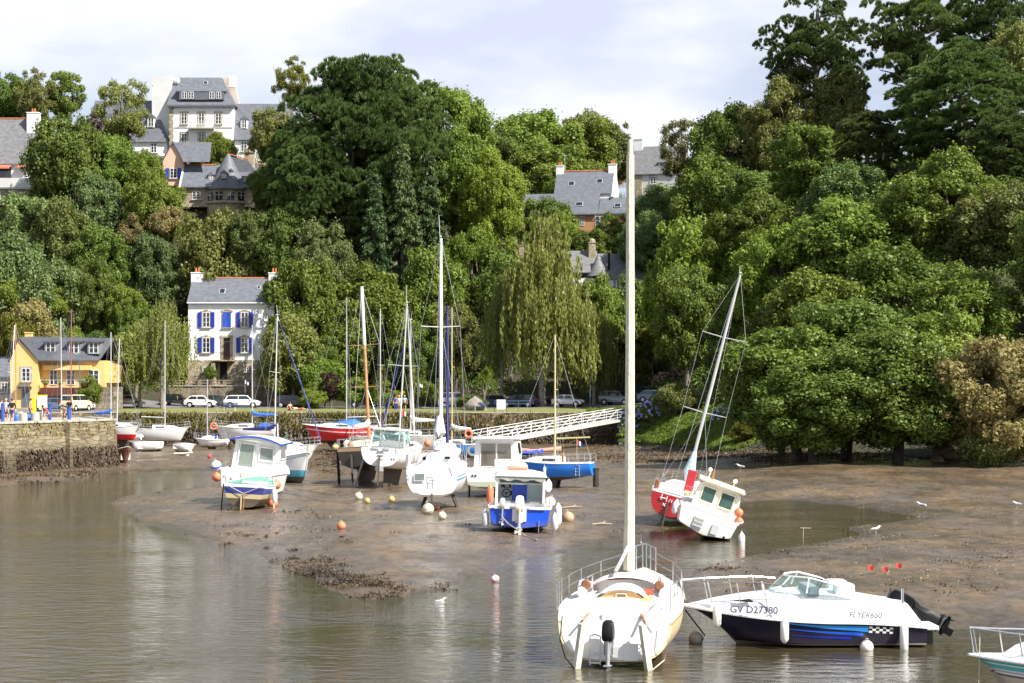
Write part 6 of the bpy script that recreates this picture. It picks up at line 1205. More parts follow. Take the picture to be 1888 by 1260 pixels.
def rudder(root, x, z0, z1, c=.42, y=0., cant=0., m=ANTIF, th=.05, name='rudder'):
    mb = MB(); mb.loft([[(x - c, y + cant * (z1 - z), z), (x - c * .5, y + th + cant * (z1 - z), z), (x, y + cant * (z1 - z), z), (x - c * .5, y - th + cant * (z1 - z), z)] for z in (z0, (z0 + z1) / 2, z1)], closed=True, caps=True); return mb.build(name, m, root)
def outboard(root, loc, tilt=0., sc=1., cowl=None, leg=None, name='outboard_motor', yaw=0., lk=1.):
    """outboard with the shaft down at tilt 0; aft is -x"""
    o = bpy.data.objects.new(name, None); C.objects.link(o); o.parent = root; o.location = loc; o.rotation_euler = (0, tilt, yaw); o.scale = (sc,) * 3; cowl = cowl or BLACK; leg = leg or BLACK
    mb = MB(); mb.loft([[(x * k - .12, y * k, z) for x, y in ((-.34, -.12), (-.30, -.19), (.1, -.21), (.26, -.14), (.26, .14), (.1, .21), (-.30, .19), (-.34, .12))] for k, z in ((.80, .28), (1, .36), (1.03, .55), (.98, .78), (.86, .92), (.5, .99))], closed=True, caps=True); mb.build('cowling', cowl, o, True)
    mb = MB(); mb.loft([[(x * k * (lk if z < 0 else 1) - .16, y * k * lk, z) for x, y in ((-.22, -.02), (-.1, -.10), (.14, -.09), (.2, 0), (.14, .09), (-.1, .10), (-.22, .02))] for k, z in ((1.25, .28), (.95, .10), (.72, -.25), (.62, -.62))], closed=True, caps=True); mb.build('leg', leg, o, True)
    mb = MB(); mb.box((-.24, 0, -.56), (.46, .26, .03)); mb.lathe([(.02, -.30), (.085, -.18), (.09, .05), (.05, .22)], (-.18, 0, -.76), 10, 'X'); mb.box((-.14, 0, -.92), (.2, .025, .24)); mb.build('gearcase', leg, o, True)
    mb = MB()
    for k in range(3):
        a = 2 * math.pi * k / 3; c, s_ = math.cos(a), math.sin(a); mb.add([(-.46, c * .03 - s_ * .05, -.76 + s_ * .03 + c * .05), (-.50, c * .19 - s_ * .09, -.76 + s_ * .19 + c * .09), (-.43, c * .20 + s_ * .07, -.76 + s_ * .20 - c * .07), (-.43, c * .03 + s_ * .05, -.76 + s_ * .03 - c * .05)], [(0, 1, 2, 3)])
    mb.lathe([(.05, -.06), (.05, .06)], (-.46, 0, -.76), 8, 'X'); mb.build('propeller', leg, o)
    mb = MB(); mb.box((.10, 0, .02), (.12, .34, .5)); mb.box((.14, 0, .24), (.2, .3, .06)); mb.build('bracket', leg, o); return o
def pane(root, pts, m=GLASS, name='window', frame=None, fw=.035):
    """glass set slightly proud; pts in order, frame bars round it"""
    P = [Vector(p) for p in pts]; nrm = (P[1] - P[0]).cross(P[2] - P[0]).normalized() * .006; mb = MB(); mb.add([p + nrm for p in P], [tuple(range(len(P)))]); mb.add([p - nrm for p in P], [tuple(range(len(P)))]); o = mb.build(name, m, root)
    if frame: f = MB(); [f.tube([P[i], P[(i + 1) % len(P)]], fw, 4) for i in range(len(P))]; f.build('window_frame', frame, o)
    return o
def text(root, s_, M, size, m, name='lettering', depth=.002, shear=0.):
    cu = bpy.data.curves.new('lettering', 'FONT'); cu.body = s_; cu.size = size; cu.offset = .018 * size; cu.extrude = depth; cu.shear = shear; cu.align_x = 'LEFT'; o = bpy.data.objects.new('lettering_curve', cu); me = bpy.data.meshes.new_from_object(o); bpy.data.objects.remove(o); bpy.data.curves.remove(cu)
    me.materials.clear(); me.materials.append(m); q = bpy.data.objects.new(name, me); C.objects.link(q); q.parent = root; q.matrix_local = M; return q
def frameM(o, ex, ey): ex = Vector(ex).normalized(); ez = ex.cross(Vector(ey)).normalized(); ey = ez.cross(ex); return Matrix.Translation(o) @ Matrix((ex, ey, ez)).transposed().to_4x4()
def berth(name, lab, cat, px, D, hd, roll=0, trim=0, z=None, group=None):
    X = gx(px, D); return thing(name, lab, cat, (X, D, (gz(X, D) - .08) if z is None else z), R(hd), group, R(roll), R(trim))
def world(root, p): bpy.context.view_layer.update(); return root.matrix_world @ Vector(p)
def ball(name, lab, px=None, D=None, r=.25, m=ORANGE, loc=None, group='mooring buoys on the mud', cat='buoy', band=None, sink=.12, rz=0.):
    p = Vector(loc) if loc is not None else Vector((gx(px, D), D, gz(gx(px, D), D) + r * (1 - sink) * .9)); t = thing(name, lab, cat, p, rz, group, rx=.35, ry=.5 * ((r * 37) % 1) - .2); mb = MB(); prof = [(r * math.sin(a) + .001, -r * math.cos(a)) for a in np.linspace(0, math.pi, 11)]; prof[0] = (.03 * r, -r * 1.12); prof[-1] = (.12 * r, r * 1.1); mb.lathe(prof, n=16); mb.build('float', m, t, True)
    mb = MB(); mb.ring((0, 0, r * 1.22), r * .2, r * .06, Matrix.Rotation(R(90), 3, 'X'), 12, 5); mb.lathe([(r * .14, r * 1.0), (r * .14, r * 1.16)], n=8); mb.build('eye', ROPE, t)
    if band: mb = MB(); mb.lathe([(r * 1.01, -r * .14), (r * 1.06, 0), (r * 1.01, r * .14)], n=18); mb.build('band', band, t)
    return t
def fender(lab, p, L_=.7, r=.12, m=WHITEPAINT, group='fenders hanging from the boats', tilt=0., line=.5):
    t = thing('fender', lab, 'fender', p, 0, group, ry=tilt); mb = MB(); mb.lathe([(.02, -L_), (r * .5, -L_ + .02), (r, -L_ + r), (r * 1.02, -L_ / 2), (r, -r), (r * .45, -.02), (.03, .04)], n=14); mb.build('body', m, t, True); mb = MB(); mb.tube([(0, 0, 0), (.0, 0, line)], .012, 4); mb.build('line', ROPE, t); return t
W3 = (.80, .80, .78); CRM = (.74, .66, .47); BOOT = (.075, .06, .045); BLK = (.012, .012, .014)
GREYGEL = mat('grey_deck', (.60, .61, .60), .5, .05, 3)
TXT = mat('navy_lettering', (.05, .06, .13), .5, .05, 3)
# ================= 1. near sailing boat, stern to the camera
def near_yacht():
    r = berth('sailing_boat', 'big white sailing boat in the foreground seen from astern, twin rudders and black outboard', 'sailing boat', 1131, 43.2, 80, z=-.24)
    h = Hull(7.2, 2.95, .36, 1.58, 1.62, 1.92, tr=.95, tm=.30, pw=2.2, lift=.02, rake=.9, trake=.38, sec=.42, tumble=.10)
    h.build(r, hullmat('near_hull', W3, [('z', -1, .42, (.10, .085, .06)), ('s', .30, .36, (.50, .36, .16)), ('s', .36, 1.3, (.74, .60, .36))], .25, .18)); h.strake(r, CREAM, .03, .02)
    # the transom carries a white moulded face set 4 mm proud of the cream hull end
    tf = MB(); P = [h.pt(0, u)[0] for u in np.linspace(0, 1, 16)]; c = Vector((0, 0, 1.0)); ring = [Vector((p.x, p.y, p.z)) for p in P] + [Vector((p.x, -p.y, p.z)) for p in P[::-1]]
    def shr(p): q = Vector((p.x, p.y * .95, 1.0 + (p.z - 1.0) * .93)); return q + Vector((-.014, 0, 0))
    tf.add([shr(p) for p in ring], [tuple(range(len(ring)))]); tf.build('transom_face', WHITE, r)
    h.deck(r, WHITE, .15, (.25, .41), .40, wf=.5)
    # arched after coaming with the varnished inner face and little hatch window
    mb = MB(); mb.loft([[(x, -.06 + .62 * k * math.cos(a), z0 + .34 * k2 * math.sin(a)) for a in np.linspace(0, math.pi, 17)] for x, k, k2, z0 in ((1.0, 1.02, .9, 1.66), (1.15, .98, 1.08, 1.68), (1.75, .9, 1.1, 1.68))]); mb.build('coaming', WHITE, r, True)
    mb = MB(); mb.add([(1.05, -.06 + .56 * math.cos(a), 1.66 + .27 * math.sin(a)) for a in np.linspace(0, math.pi, 17)], [tuple(range(17))]); mb.build('coaming_panel', mat('honey_panel', (.62, .36, .13), .45, .1, 2), r); pane(r, [(1.03, .06, 1.77), (1.03, -.18, 1.77), (1.03, -.18, 1.86), (1.03, .06, 1.86)], mat('amber_glass', (.20, .11, .05), .2, .1), frame=CREAM, fw=.015)
    roofloft(r, 'coachroof', WHITE, [(2.9, .98, 1.60, .38), (4.0, .95, 1.62, .38), (5.2, .75, 1.70, .26), (6.0, .42, 1.78, .05)])
    pulpit(r, h, .0, .16, .60, 2, name='pushpit', across=False, r=.015); pulpit(r, h, .90, .985, .65, 2, r=.02); lifelines(r, h, .16, .9, 4, .52)
    mast(r, h, 3.6, 2.05, 13.1, .10, mat('weathered_mast', (.66, .62, .48), .6, .18, 3, .3, stretch=(1, 1, .5)), (), stays=False); MB().tube([(3.6, 0, 13.2), (3.62, .06, 7), (6.7, .03, 2.4)], .006, 4).build('forestay', STEEL, r)
    mb = MB(); mb.tube([(3.48, .02, 2.2), (3.52, .01, 4.6), (3.55, 0, 8.5), (3.58, 0, 12.7)], [.15, .13, .115, .10], 9); mb.build('furled_mainsail', mat('old_sailcloth', (.70, .66, .50), .85, .14, 4, .6, stretch=(3, 3, .8)), r, True)
    mb = MB(); mb.tube([(3.5, 0, 2.9), (3.0, .15, 2.5), (2.5, .25, 2.25)], .045, 7); mb.build('boom', ALU, r)
    # spray hood, rolled dodgers and red cushions round the companionway
    mb = MB(); mb.loft([[(x, w * math.cos(a), 1.70 + .50 * q * math.sin(a) ** .7) for a in np.linspace(0, math.pi, 13)] for x, w, q in ((2.5, .85, .8), (2.75, .86, 1.0), (3.3, .78, .62))]); mb.build('spray_hood', mat('pinkish_canvas', (.72, .58, .56), .85, .1, 3, .4), r, True)
    for sg in (-1, 1):
        mb = MB(); mb.tube([(1.7, sg * 1.0, 1.78), (2.3, sg * 1.02, 1.92), (2.9, sg * .98, 1.88)], [.10, .15, .10], 8); mb.build('dodger_roll', CLOTHW, r, True); mb = MB(); mb.tube([(2.1, sg * .9, 1.7), (2.14, sg * .9, 2.14), (2.5, sg * .82, 2.16), (2.55, sg * .82, 1.7)], .022, 5); mb.build('grab_rail', STEEL, r)
        mb = MB(); mb.lathe([(.09, -.06), (.13, 0), (.09, .06)], (1.9, sg * .9, 1.98), 12, 'X'); mb.build('winch', mat('brown_wood', (.24, .10, .05), .5), r, True)
    mb = MB(); mb.box((2.0, -.55, 1.78), (.6, .35, .16)); mb.build('cushion', mat('red_cushion', (.50, .08, .04), .8, .1, 4), r, bevel=.03)
    rudder(r, -.02, -.10, 1.28, .34, .70, .14, mat('weedy_white', (.70, .67, .56), .6, .2, 2.0, col2=(.48, .43, .30)), .10); rudder(r, -.02, -.10, 1.28, .34, -.70, -.14, mat('weedy_white', (.70, .67, .56)), .10)
    for sg in (-1, 1): mb = MB(); mb.tube([(.02, sg * .74, 1.32), (.7, sg * .5, 1.62)], .03, 5); mb.build('tiller', WOOD, r); fin(r, 2.6, 4.2, .5, y=sg * .7, bottom=-.05)
    outboard(r, (-.12, .10, .70), .06, .68, BLACK, mat('grey_leg', (.30, .31, .32), .4, .1, 3))
    mb = MB()   # boarding ladder, folded up against the transom
    for y in (.55, .30): mb.tube([(-.05, y, .30), (-.06, y, .98)], .018, 5)
    for z in (.36, .58): mb.box((-.07, .425, z), (.05, .26, .04))
    mb.tube([(-.06, .55, .98), (-.05, .43, 1.02), (-.06, .30, .98)], .018, 5); mb.build('boarding_ladder', STEEL, r); mb = MB(); mb.box((-.08, -.06, .62), (.06, .12, .25)); mb.build('motor_bracket', GREYGEL, r)
    mb = MB(); mb.box((-.035, -.42, .62), (.02, .34, .40)); mb.build('transom_step', WHITE, r); [MB().box((.30, yy, 1.29), (.04, .04, .34)).build('transom_fitting', GREYGEL, r) for yy in (.3, -.62)]; mb = MB(); mb.lathe([(.035, -.02), (.035, .02)], (.37, -.52, 1.42), 10, 'X'); mb.build('vent', BLACK, r)
    text(r, 'TI MOUTIE', frameM(Vector((-.02, -.22, .70)), (0, -1, 0), (.2, 0, 1)), .16, mat('faded_lettering', (.38, .38, .40), .6))
    mb = MB(); [mb.tube([(.55 + .06 * k, -.55 - .1 * math.sin(k), 1.72), (.8, -.8, 1.74 + .02 * k), (1.0 - .05 * k, -.6, 1.72)], .018, 5) for k in range(7)]; mb.build('rope_coil', mat('yellow_rope', (.60, .52, .20), .9, .2, 9), r)
    for y0, z0 in ((1.25, 1.2), (-1.3, 1.3)): mb = MB(); mb.tube([(.1, y0 * .98, 1.42), (-.10, y0, z0 - .3), (.05, y0 * .92, .45), (-.3, y0 * .72, -.05 + .3)], .014, 5); mb.build('hanging_line', BLACK if y0 > 0 else ROPE, r)
    return r
near_yacht()
# ================= 2. speedboat
def speedboat():
    D = 47.6; r = berth('motor_boat', 'white and navy sports motor boat with tilted black outboard in the right foreground', 'motor boat', 1690, D, 182, z=-.09)
    h = Hull(6.1, 2.4, .02, .60, .74, 1.08, tr=.90, tm=.40, pw=2.6, lift=.0, rake=1.25, chine=.20, sec=1)
    h.build(r, hullmat('sport_hull', (.006, .009, .035), [('z', -1, .19, (.55, .54, .50))], .22, .10)); h.strake(r, WHITE, .0, .035)
    secs = []
    for x, w, top in ((.02, 1.06, .66), (.12, 1.09, .78), (.42, 1.10, 1.18), (.9, 1.12, 1.24), (1.8, 1.13, 1.40), (2.8, 1.10, 1.44), (3.7, .98, 1.42), (4.5, .76, 1.35), (5.2, .47, 1.25), (5.75, .22, 1.14), (6.08, .03, 1.07)):
        t = x / 6.1; z = h.zs(t) - .03; q = []; b = min(w * 1.0, h.b(t) * .985) if x < 5.9 else h.b(t)
        for f, g in ((-1, 0), (-.97, .35), (-.90, .72), (-.70, .96), (0, 1.04), (.70, .96), (.90, .72), (.97, .35), (1, 0)): q.append((x, b * f, z + (top - z) * g))
        secs.append(q)
    mb = MB(); mb.loft(secs, caps=True); dk = mb.build('deck', WHITE, r, True); mb = MB(); mb.box((-.14, .0, .58), (.36, 2.0, .12)); mb.build('swim_platform', WHITE, r, bevel=.03)
    # windscreen: frame hoop and tinted panes
    AQ = bpy.data.materials.new('windscreen_glass'); AQ.use_nodes = True; p = AQ.node_tree.nodes['Principled BSDF']; p.inputs['Base Color'].default_value = (.62, .86, .84, 1); p.inputs['Transmission Weight'].default_value = .92; p.inputs['Roughness'].default_value = .02; p.inputs['IOR'].default_value = 1.05; MATS['windscreen_glass'] = AQ
    base = [(1.75, 1.0, 1.40), (2.3, 1.03, 1.44), (3.05, .95, 1.46), (3.75, .45, 1.44), (3.9, 0, 1.44)]; topl = [(1.85, .96, 1.44), (2.35, .88, 1.68), (2.95, .78, 1.84), (3.35, .40, 1.84), (3.45, 0, 1.84)]
    bs = base + [(x, -y, z) for x, y, z in base[-2::-1]]; ts = topl + [(x, -y, z) for x, y, z in topl[-2::-1]]; mb = MB(); mb.loft([bs, ts]); ws = mb.build('windscreen', AQ, r); mb = MB(); mb.tube(ts, .025, 6); [mb.tube([bs[i], ts[i]], .02, 5) for i in (0, 2, 3, 5, 6, 8)]; mb.build('windscreen_frame', WHITEPAINT, ws)
    mb = MB(); mb.box((2.0, .45, 1.42), (.5, .5, .5)); mb.box((2.0, -.45, 1.42), (.5, .5, .5)); mb.build('seat', mat('seat_vinyl', (.70, .71, .72), .6, .05, 3), r, bevel=.06); mb = MB(); mb.ring((2.62, .45, 1.62), .17, .02, Matrix.Rotation(R(65), 3, 'Y')); mb.build('steering_wheel', BLACK, r); mb = MB(); mb.box((2.85, .3, 1.5), (.3, 1.2, .22)); mb.build('dashboard', mat('dash_grey', (.25, .27, .30), .5), r, bevel=.04)
    mb = MB()   # bow rail
    for sg in (-1, 1):
        ft = [(4.0, .86), (4.65, .66), (5.35, .40), (6.0, .06)]; tp = [Vector((x + .12, sg * y, 1.72 if x < 5.9 else 1.72)) for x, y in ft]; mb.tube([Vector((3.5, sg * .98, 1.66))] + tp, .018, 6)
        for (x, y), q in zip(ft, tp): mb.tube([(x, sg * y, h.zs(x / 6.1) + .15), q], .016, 5)
    mb.build('bow_rail', STEEL, r); mb = MB(); mb.tube([(4.05, .55, 1.38), (4.12, .55, 1.72)], .03, 6); mb.build('cleat_post', WHITEPAINT, r)
    outboard(r, (.0, 0, .68), R(60), .95, mat('gloss_black', (.006, .006, .007), .3, .1, 3, spec=.3), mat('gloss_black', (.01, .01, .01)), lk=1.6); mb = MB(); mb.box((-.22, .25, .30), (.2, .3, .55)); mb.box((-.3, -.2, .2), (.25, .25, .5)); mb.build('engine_bracket', BLACK, r)
    # hull graphics on the side facing the camera (port): swooshes and chequer
    def stripe(t0, t1, d0, d1, e0, e1, m, name='hull_stripe'):
        mb = MB(); q = []
        for i in range(13): f = i / 12; t = t0 + (t1 - t0) * f; q.append([h.side(t, d0 + (e0 - d0) * f, .007), h.side(t, d1 + (e1 - d1) * f, .007)])
        mb.loft(q); mb.build(name, m, r)
    stripe(.25, .60, .07, .22, .06, .07, mat('stripe_light_blue', (.03, .28, .75), .3)); stripe(.27, .60, .24, .33, .20, .21, mat('stripe_blue', (.02, .10, .60), .3)); stripe(.32, .58, .35, .42, .36, .37, mat('stripe_deep_blue', (.015, .03, .45), .3))
    ch = MB()
    for i in range(7):
        for j in range(3):
            if (i + j) % 2: continue
            t0 = .145 + i * .0145; q = [h.side(t0, .07 + j * .055, .007), h.side(t0 + .0145, .07 + j * .055, .007), h.side(t0 + .0145, .125 + j * .055, .007), h.side(t0, .125 + j * .055, .007)]; ch.add(q, [(0, 1, 2, 3)])
    ch.build('chequer_pattern', WHITEPAINT, r)
    def onto(o, off=.008):     # lay flat lettering onto the moulded side
        from mathutils.bvhtree import BVHTree
        me = dk.data; bv = BVHTree.FromPolygons([v.co for v in me.vertices], [tuple(p.vertices) for p in me.polygons])
        for v in o.data.vertices:
            p = o.matrix_local @ v.co; hit = bv.ray_cast(Vector((p.x, 3, p.z)), Vector((0, -1, 0)))[0]
            if hit: v.co = o.matrix_local.inverted() @ (hit + Vector((0, off, 0)))
    onto(text(r, 'GV D27380', frameM(Vector((5.0, 1.0, 1.0)), (-1, 0, -.035), (-.0, 0, 1)), .25, TXT)); onto(text(r, 'FLYER650', frameM(Vector((2.05, 1.3, .90)), (-1, 0, -.03), (0, 0, 1)), .20, mat('grey_lettering', (.12, .12, .14), .5), shear=.2))
    pane(r, [(4.9, .58, 1.24), (4.35, .80, 1.22), (4.45, .72, 1.31)], GLASS, 'cabin_window')
    mb = MB(); mb.tube([(.55, .75, 1.1), (.55, .75, 1.55)], .035, 7); mb.build('rod_holder', STEEL, r)
    # motor badge
    eng = [o for o in r.children if o.name.startswith('outboard_motor')][0]; text(eng, 'SUZUKI', frameM(Vector((-.02, -.226, .42)), (0, 0, 1), (-1, 0, 0)), .13, WHITEPAINT)
    mb = MB(); mb.box((.06, -.226, .60), (.07, .004, .30)); mb.build('red_badge', mat('red_badge', (.65, .02, .02), .4), eng)
    for t, lab in ((.865, 'white fender at the bow of the sports motor boat'), (.60, 'white fender amidships on the sports motor boat'), (.105, 'white fender at the stern quarter of the sports motor boat')):
        p = h.side(t, .0, .13); fender(lab, world(r, p + Vector((0, 0, .06 if t < .8 else .22))), .62 if t > .2 else .75, .105, line=.1)
    ball('buoy', 'big white ball buoy floating beside the stern of the sports motor boat', loc=(gx(1598, 46.2), 46.2, .07), r=.17, m=CREAMW, group='buoys at the sports motor boat', band=None); ball('buoy', 'grey ball buoy at the bow of the sports motor boat', loc=(gx(1283, 47.5), 47.5, .10), r=.19, m=mat('grey_buoy', (.30, .27, .24), .7, .2, 3), group='buoys at the sports motor boat')
    mb = MB(); mb.tube([(6.0, .0, .95), (5.5, .05, .3), (5.55, 0, .16)], .02, 5); mb.build('bow_chain', BLACK, r)
    for k, (px, dz, lab) in enumerate(((1601, 1.82, 'small red flag on a thin stick behind the motor boat windscreen, left one'), (1628, 1.76, 'small red flag between the two others behind the motor boat'), (1653, 1.84, 'small red flag nearest the black outboard'))):
        t_ = thing('flag', lab, 'flag', (gx(px, 49 + .2 * k), 49 + .2 * k, .02), 0, 'small red flags behind the motor boat'); mb = MB(); mb.tube([(0, 0, -.2), (0, 0, dz - .05)], .003, 4); mb.build('stick', mat('thin_cane', (.16, .13, .10), .8), t_); mb = MB(); mb.loft([[(x, .03 * math.sin(x * 25), dz - .12), (x, .03 * math.sin(x * 25 + .6), dz)] for x in np.linspace(0, .13, 6)]); mb.build('cloth', mat('flag_red', (.8, .04, .03), .8), t_)
speedboat()
# ================= 3. bow of the boat at lower right
def corner_boat():
    D = 38.6; r = thing('motor_boat', 'white boat with turquoise stripes cut by the lower right corner', 'motor boat', (gx(1792, D) + 4.55, D + .9, -.25), R(191)); h = Hull(4.7, 2.0, .05, .92, .98, 1.22, tr=.9, tm=.42, pw=2.4, rake=.9, chine=.25)
    h.build(r, hullmat('turquoise_hull', W3, [('s', .05, .10, (.06, .42, .42)), ('s', .13, .22, (.10, .50, .50)), ('s', .25, .28, (.45, .40, .60)), ('s', .33, .37, (.12, .10, .09)), ('s', .37, 2, (.62, .55, .44))], .3, .2)); h.deck(r, WHITE, .1, (.05, .45), .4); h.strake(r, WHITE, .0, .03)
    roofloft(r, 'cuddy', WHITE, [(1.9, .78, 1.0, .50), (2.8, .72, 1.02, .48), (3.5, .45, 1.10, .25), (3.9, .2, 1.15, .03)]); pane(r, [(2.3, .80, 1.16), (3.0, .69, 1.18), (2.9, .62, 1.38), (2.3, .72, 1.40)], GLASS, 'cabin_window', WHITEPAINT, .02)
    mb = MB()
    for sg in (-1, 1):
        ft = [(1.9, .9), (2.9, .75), (3.7, .46), (4.55, .08)]; tp = [Vector((x + .10, sg * y, h.zs(x / 4.7) + .58)) for x, y in ft]; mb.tube(tp, .02, 6); [mb.tube([(x, sg * y, h.zs(x / 4.7)), q], .018, 5) for (x, y), q in zip(ft, tp)]
    mb.build('bow_rail', STEEL, r); fender('long cream fender hanging from the boat in the lower right corner', world(r, (3.35, .86, 1.25)), .95, .13, mat('cream_fender', (.66, .60, .44), .6, .12, 3), line=.25, tilt=-.18); mb = MB(); mb.tube([(3.2, .75, 1.5), (3.0, .9, 1.1), (2.6, .95, .6), (2.3, .95, .2)], .014, 5); mb.tube([(4.5, .1, 1.7), (4.52, .1, .8), (4.55, .1, .1)], .012, 5); mb.build('mooring_line', ROPE, r)
corner_boat()
# ================= 4. blue cabin boat, stern to the camera
def blue_boat():
    D = 81; r = berth('fishing_boat', 'bright blue and white cabin boat seen from astern with white outboard and blue door', 'boat', 957, D, 90, 2); h = Hull(5.8, 2.8, .02, 1.16, 1.16, 1.6, tr=.95, tm=.35, pw=2.4, rake=.6, chine=.18)
    h.build(r, hullmat('blue_hull', (.010, .085, .62), [('z', -1, .20, (.16, .12, .06)), ('s', -1, .035, W3)], .3, .25)); h.deck(r, WHITE, .04, (.04, .42), .5, wf=.84); h.strake(r, WHITE, .0, .045)
    LB = mat('pale_blue_grey', (.42, .52, .54), .5, .05, 2); zc = 1.0; mb = MB()      # open-backed wheelhouse
    for sg in (-1, 1): mb.box((2.75, sg * 1.03, 1.72), (1.7, .06, 1.55)); mb.box((1.75, sg * 1.06, 1.75), (.35, .10, 1.5))
    mb.box((3.6, 0, 1.05), (.06, 2.0, 1.2)); mb.build('wheelhouse', WHITE, r); mb = MB(); mb.prism([(-1.2, 2.46), (1.2, 2.46), (1.05, 2.60), (.5, 2.70), (-.5, 2.70), (-1.05, 2.60)], 1.45, 4.0, 'X'); mb.build('roof', WHITE, r, bevel=.03)
    bk = MB(); bk.box((3.55, 0, 1.35), (.05, 2.02, 1.35)); bo = bk.build('bulkhead', LB, r); q = MB(); q.box((3.51, .02, 1.25), (.04, .68, 1.5)); q.build('door', BLUEGEL, bo); pane(bo, [(3.52, .95, 2.08), (3.52, -.95, 2.08), (3.52, -.95, 2.44), (3.52, .95, 2.44)], GREENGLASS, 'windscreen', WHITEPAINT, .03)
    mb = MB(); mb.ring((3.3, .62, 1.62), .19, .022, Matrix.Rotation(R(70), 3, 'Y')); mb.lathe([(.05, -.03), (.05, .03)], (3.3, .62, 1.62), 8, 'X'); [mb.tube([(3.3, .62, 1.62), (3.3 - .06 * math.sin(a), .62 + .19 * math.cos(a), 1.62 + .18 * math.sin(a))], .014, 4) for a in (.5, 2.6, 4.7)]; mb.build('steering_wheel', BLACK, r); mb = MB(); mb.box((3.48, .78, 1.93), (.06, .16, .1)); mb.box((3.48, .46, 1.95), (.06, .1, .14)); mb.box((3.48, .40, 1.62), (.05, .06, .2)); [mb.lathe([(.03, -.03), (.03, .03)], (3.47, .72 - .1 * k, 1.85), 7, 'X') for k in range(4)]; mb.build('instruments', BLACK, r)
    for sg in (-1, 1): mb = MB(); mb.box((2.7, sg * .66, 1.12), (.5, .55, .38)); mb.build('seat', WHITE, r, bevel=.08)
    mb = MB(); mb.loft([[(1.5, y, 2.45), (1.5, y, 2.30 + .05 * math.sin(y * 9))] for y in np.linspace(-1.1, 1.1, 14)]); mb.build('curtain', mat('rolled_curtain', (.30, .31, .28), .9, .3, 5), r)
    outboard(r, (-.06, .02, .74), R(14), .95, CREAMW, mat('white_leg', (.62, .60, .54), .5, .2, 4)); outboard(r, (.05, .78, .95), R(10), .62, mat('grey_cowl', (.45, .44, .42), .5), mat('grey_leg', (.3, .31, .32)))
    for y in (.80, -.75): mb = MB(); mb.box((.04, y, 1.16), (.24, .75, .12)); mb.build('stern_locker', WHITE, r, bevel=.03)
    mb = MB(); mb.box((-.03, .02, .86), (.04, .62, .56)); mb.build('motor_well', WHITE, r); mb = MB(); mb.tube([(-.05, -.85, .12), (-.05, -.85, .66)], .02, 5); mb.build('trim_rod', STEEL, r)
    mb = MB(); mb.box((2.9, .15, 2.80), (.42, .95, .16)); t_ = mb.build('life_raft', mat('salmon_canvas', (.75, .27, .17), .8, .12, 4, .3), r, bevel=.07)
    mb = MB(); [mb.tube([(x, sg * 1.3, h.zs(x / 5.8)), (x, sg * 1.3, h.zs(x / 5.8) + .5)], .016, 5) for sg in (-1, 1) for x in (.2, 1.0)]; [mb.tube([(.2, sg * 1.3, 1.48), (1.0, sg * 1.3, 1.52)], .016, 5) for sg in (-1, 1)]; mb.build('stern_rail', STEEL, r)
    for p, lab, m, L_ in (((.25, 1.52, 1.0), 'pale fender at the left side of the blue cabin boat', GREYGEL, .75), ((.35, -1.55, .95), 'white fender at the right side of the blue cabin boat, nearest the stern', WHITE, .72), ((1.7, -1.72, 1.30), 'white fender further forward on the right side of the blue cabin boat', WHITE, .95), ((1.55, 1.36, 2.05), 'orange fender standing on the left of the blue boat wheelhouse', ORANGE, .85), ((3.0, -1.28, 2.3), 'white fender beside the blue cabin boat wheelhouse', WHITE, .55)): fender(lab, world(r, p), L_, .15, m, line=.12)
    ball('buoy', 'round white ball fender on the right gunwale of the blue cabin boat', loc=world(r, (1.6, -1.35, 1.38)), r=.24, m=WHITE, group='fenders hanging from the boats', cat='fender')
    mb = MB(); mb.tube([(.1, 1.0, .98), (-.4, .5, .5), (-1.4, -.3, .06), (-3.0, -.8, .02)], .018, 5); mb.build('mooring_line', ROPE, r)
blue_boat()
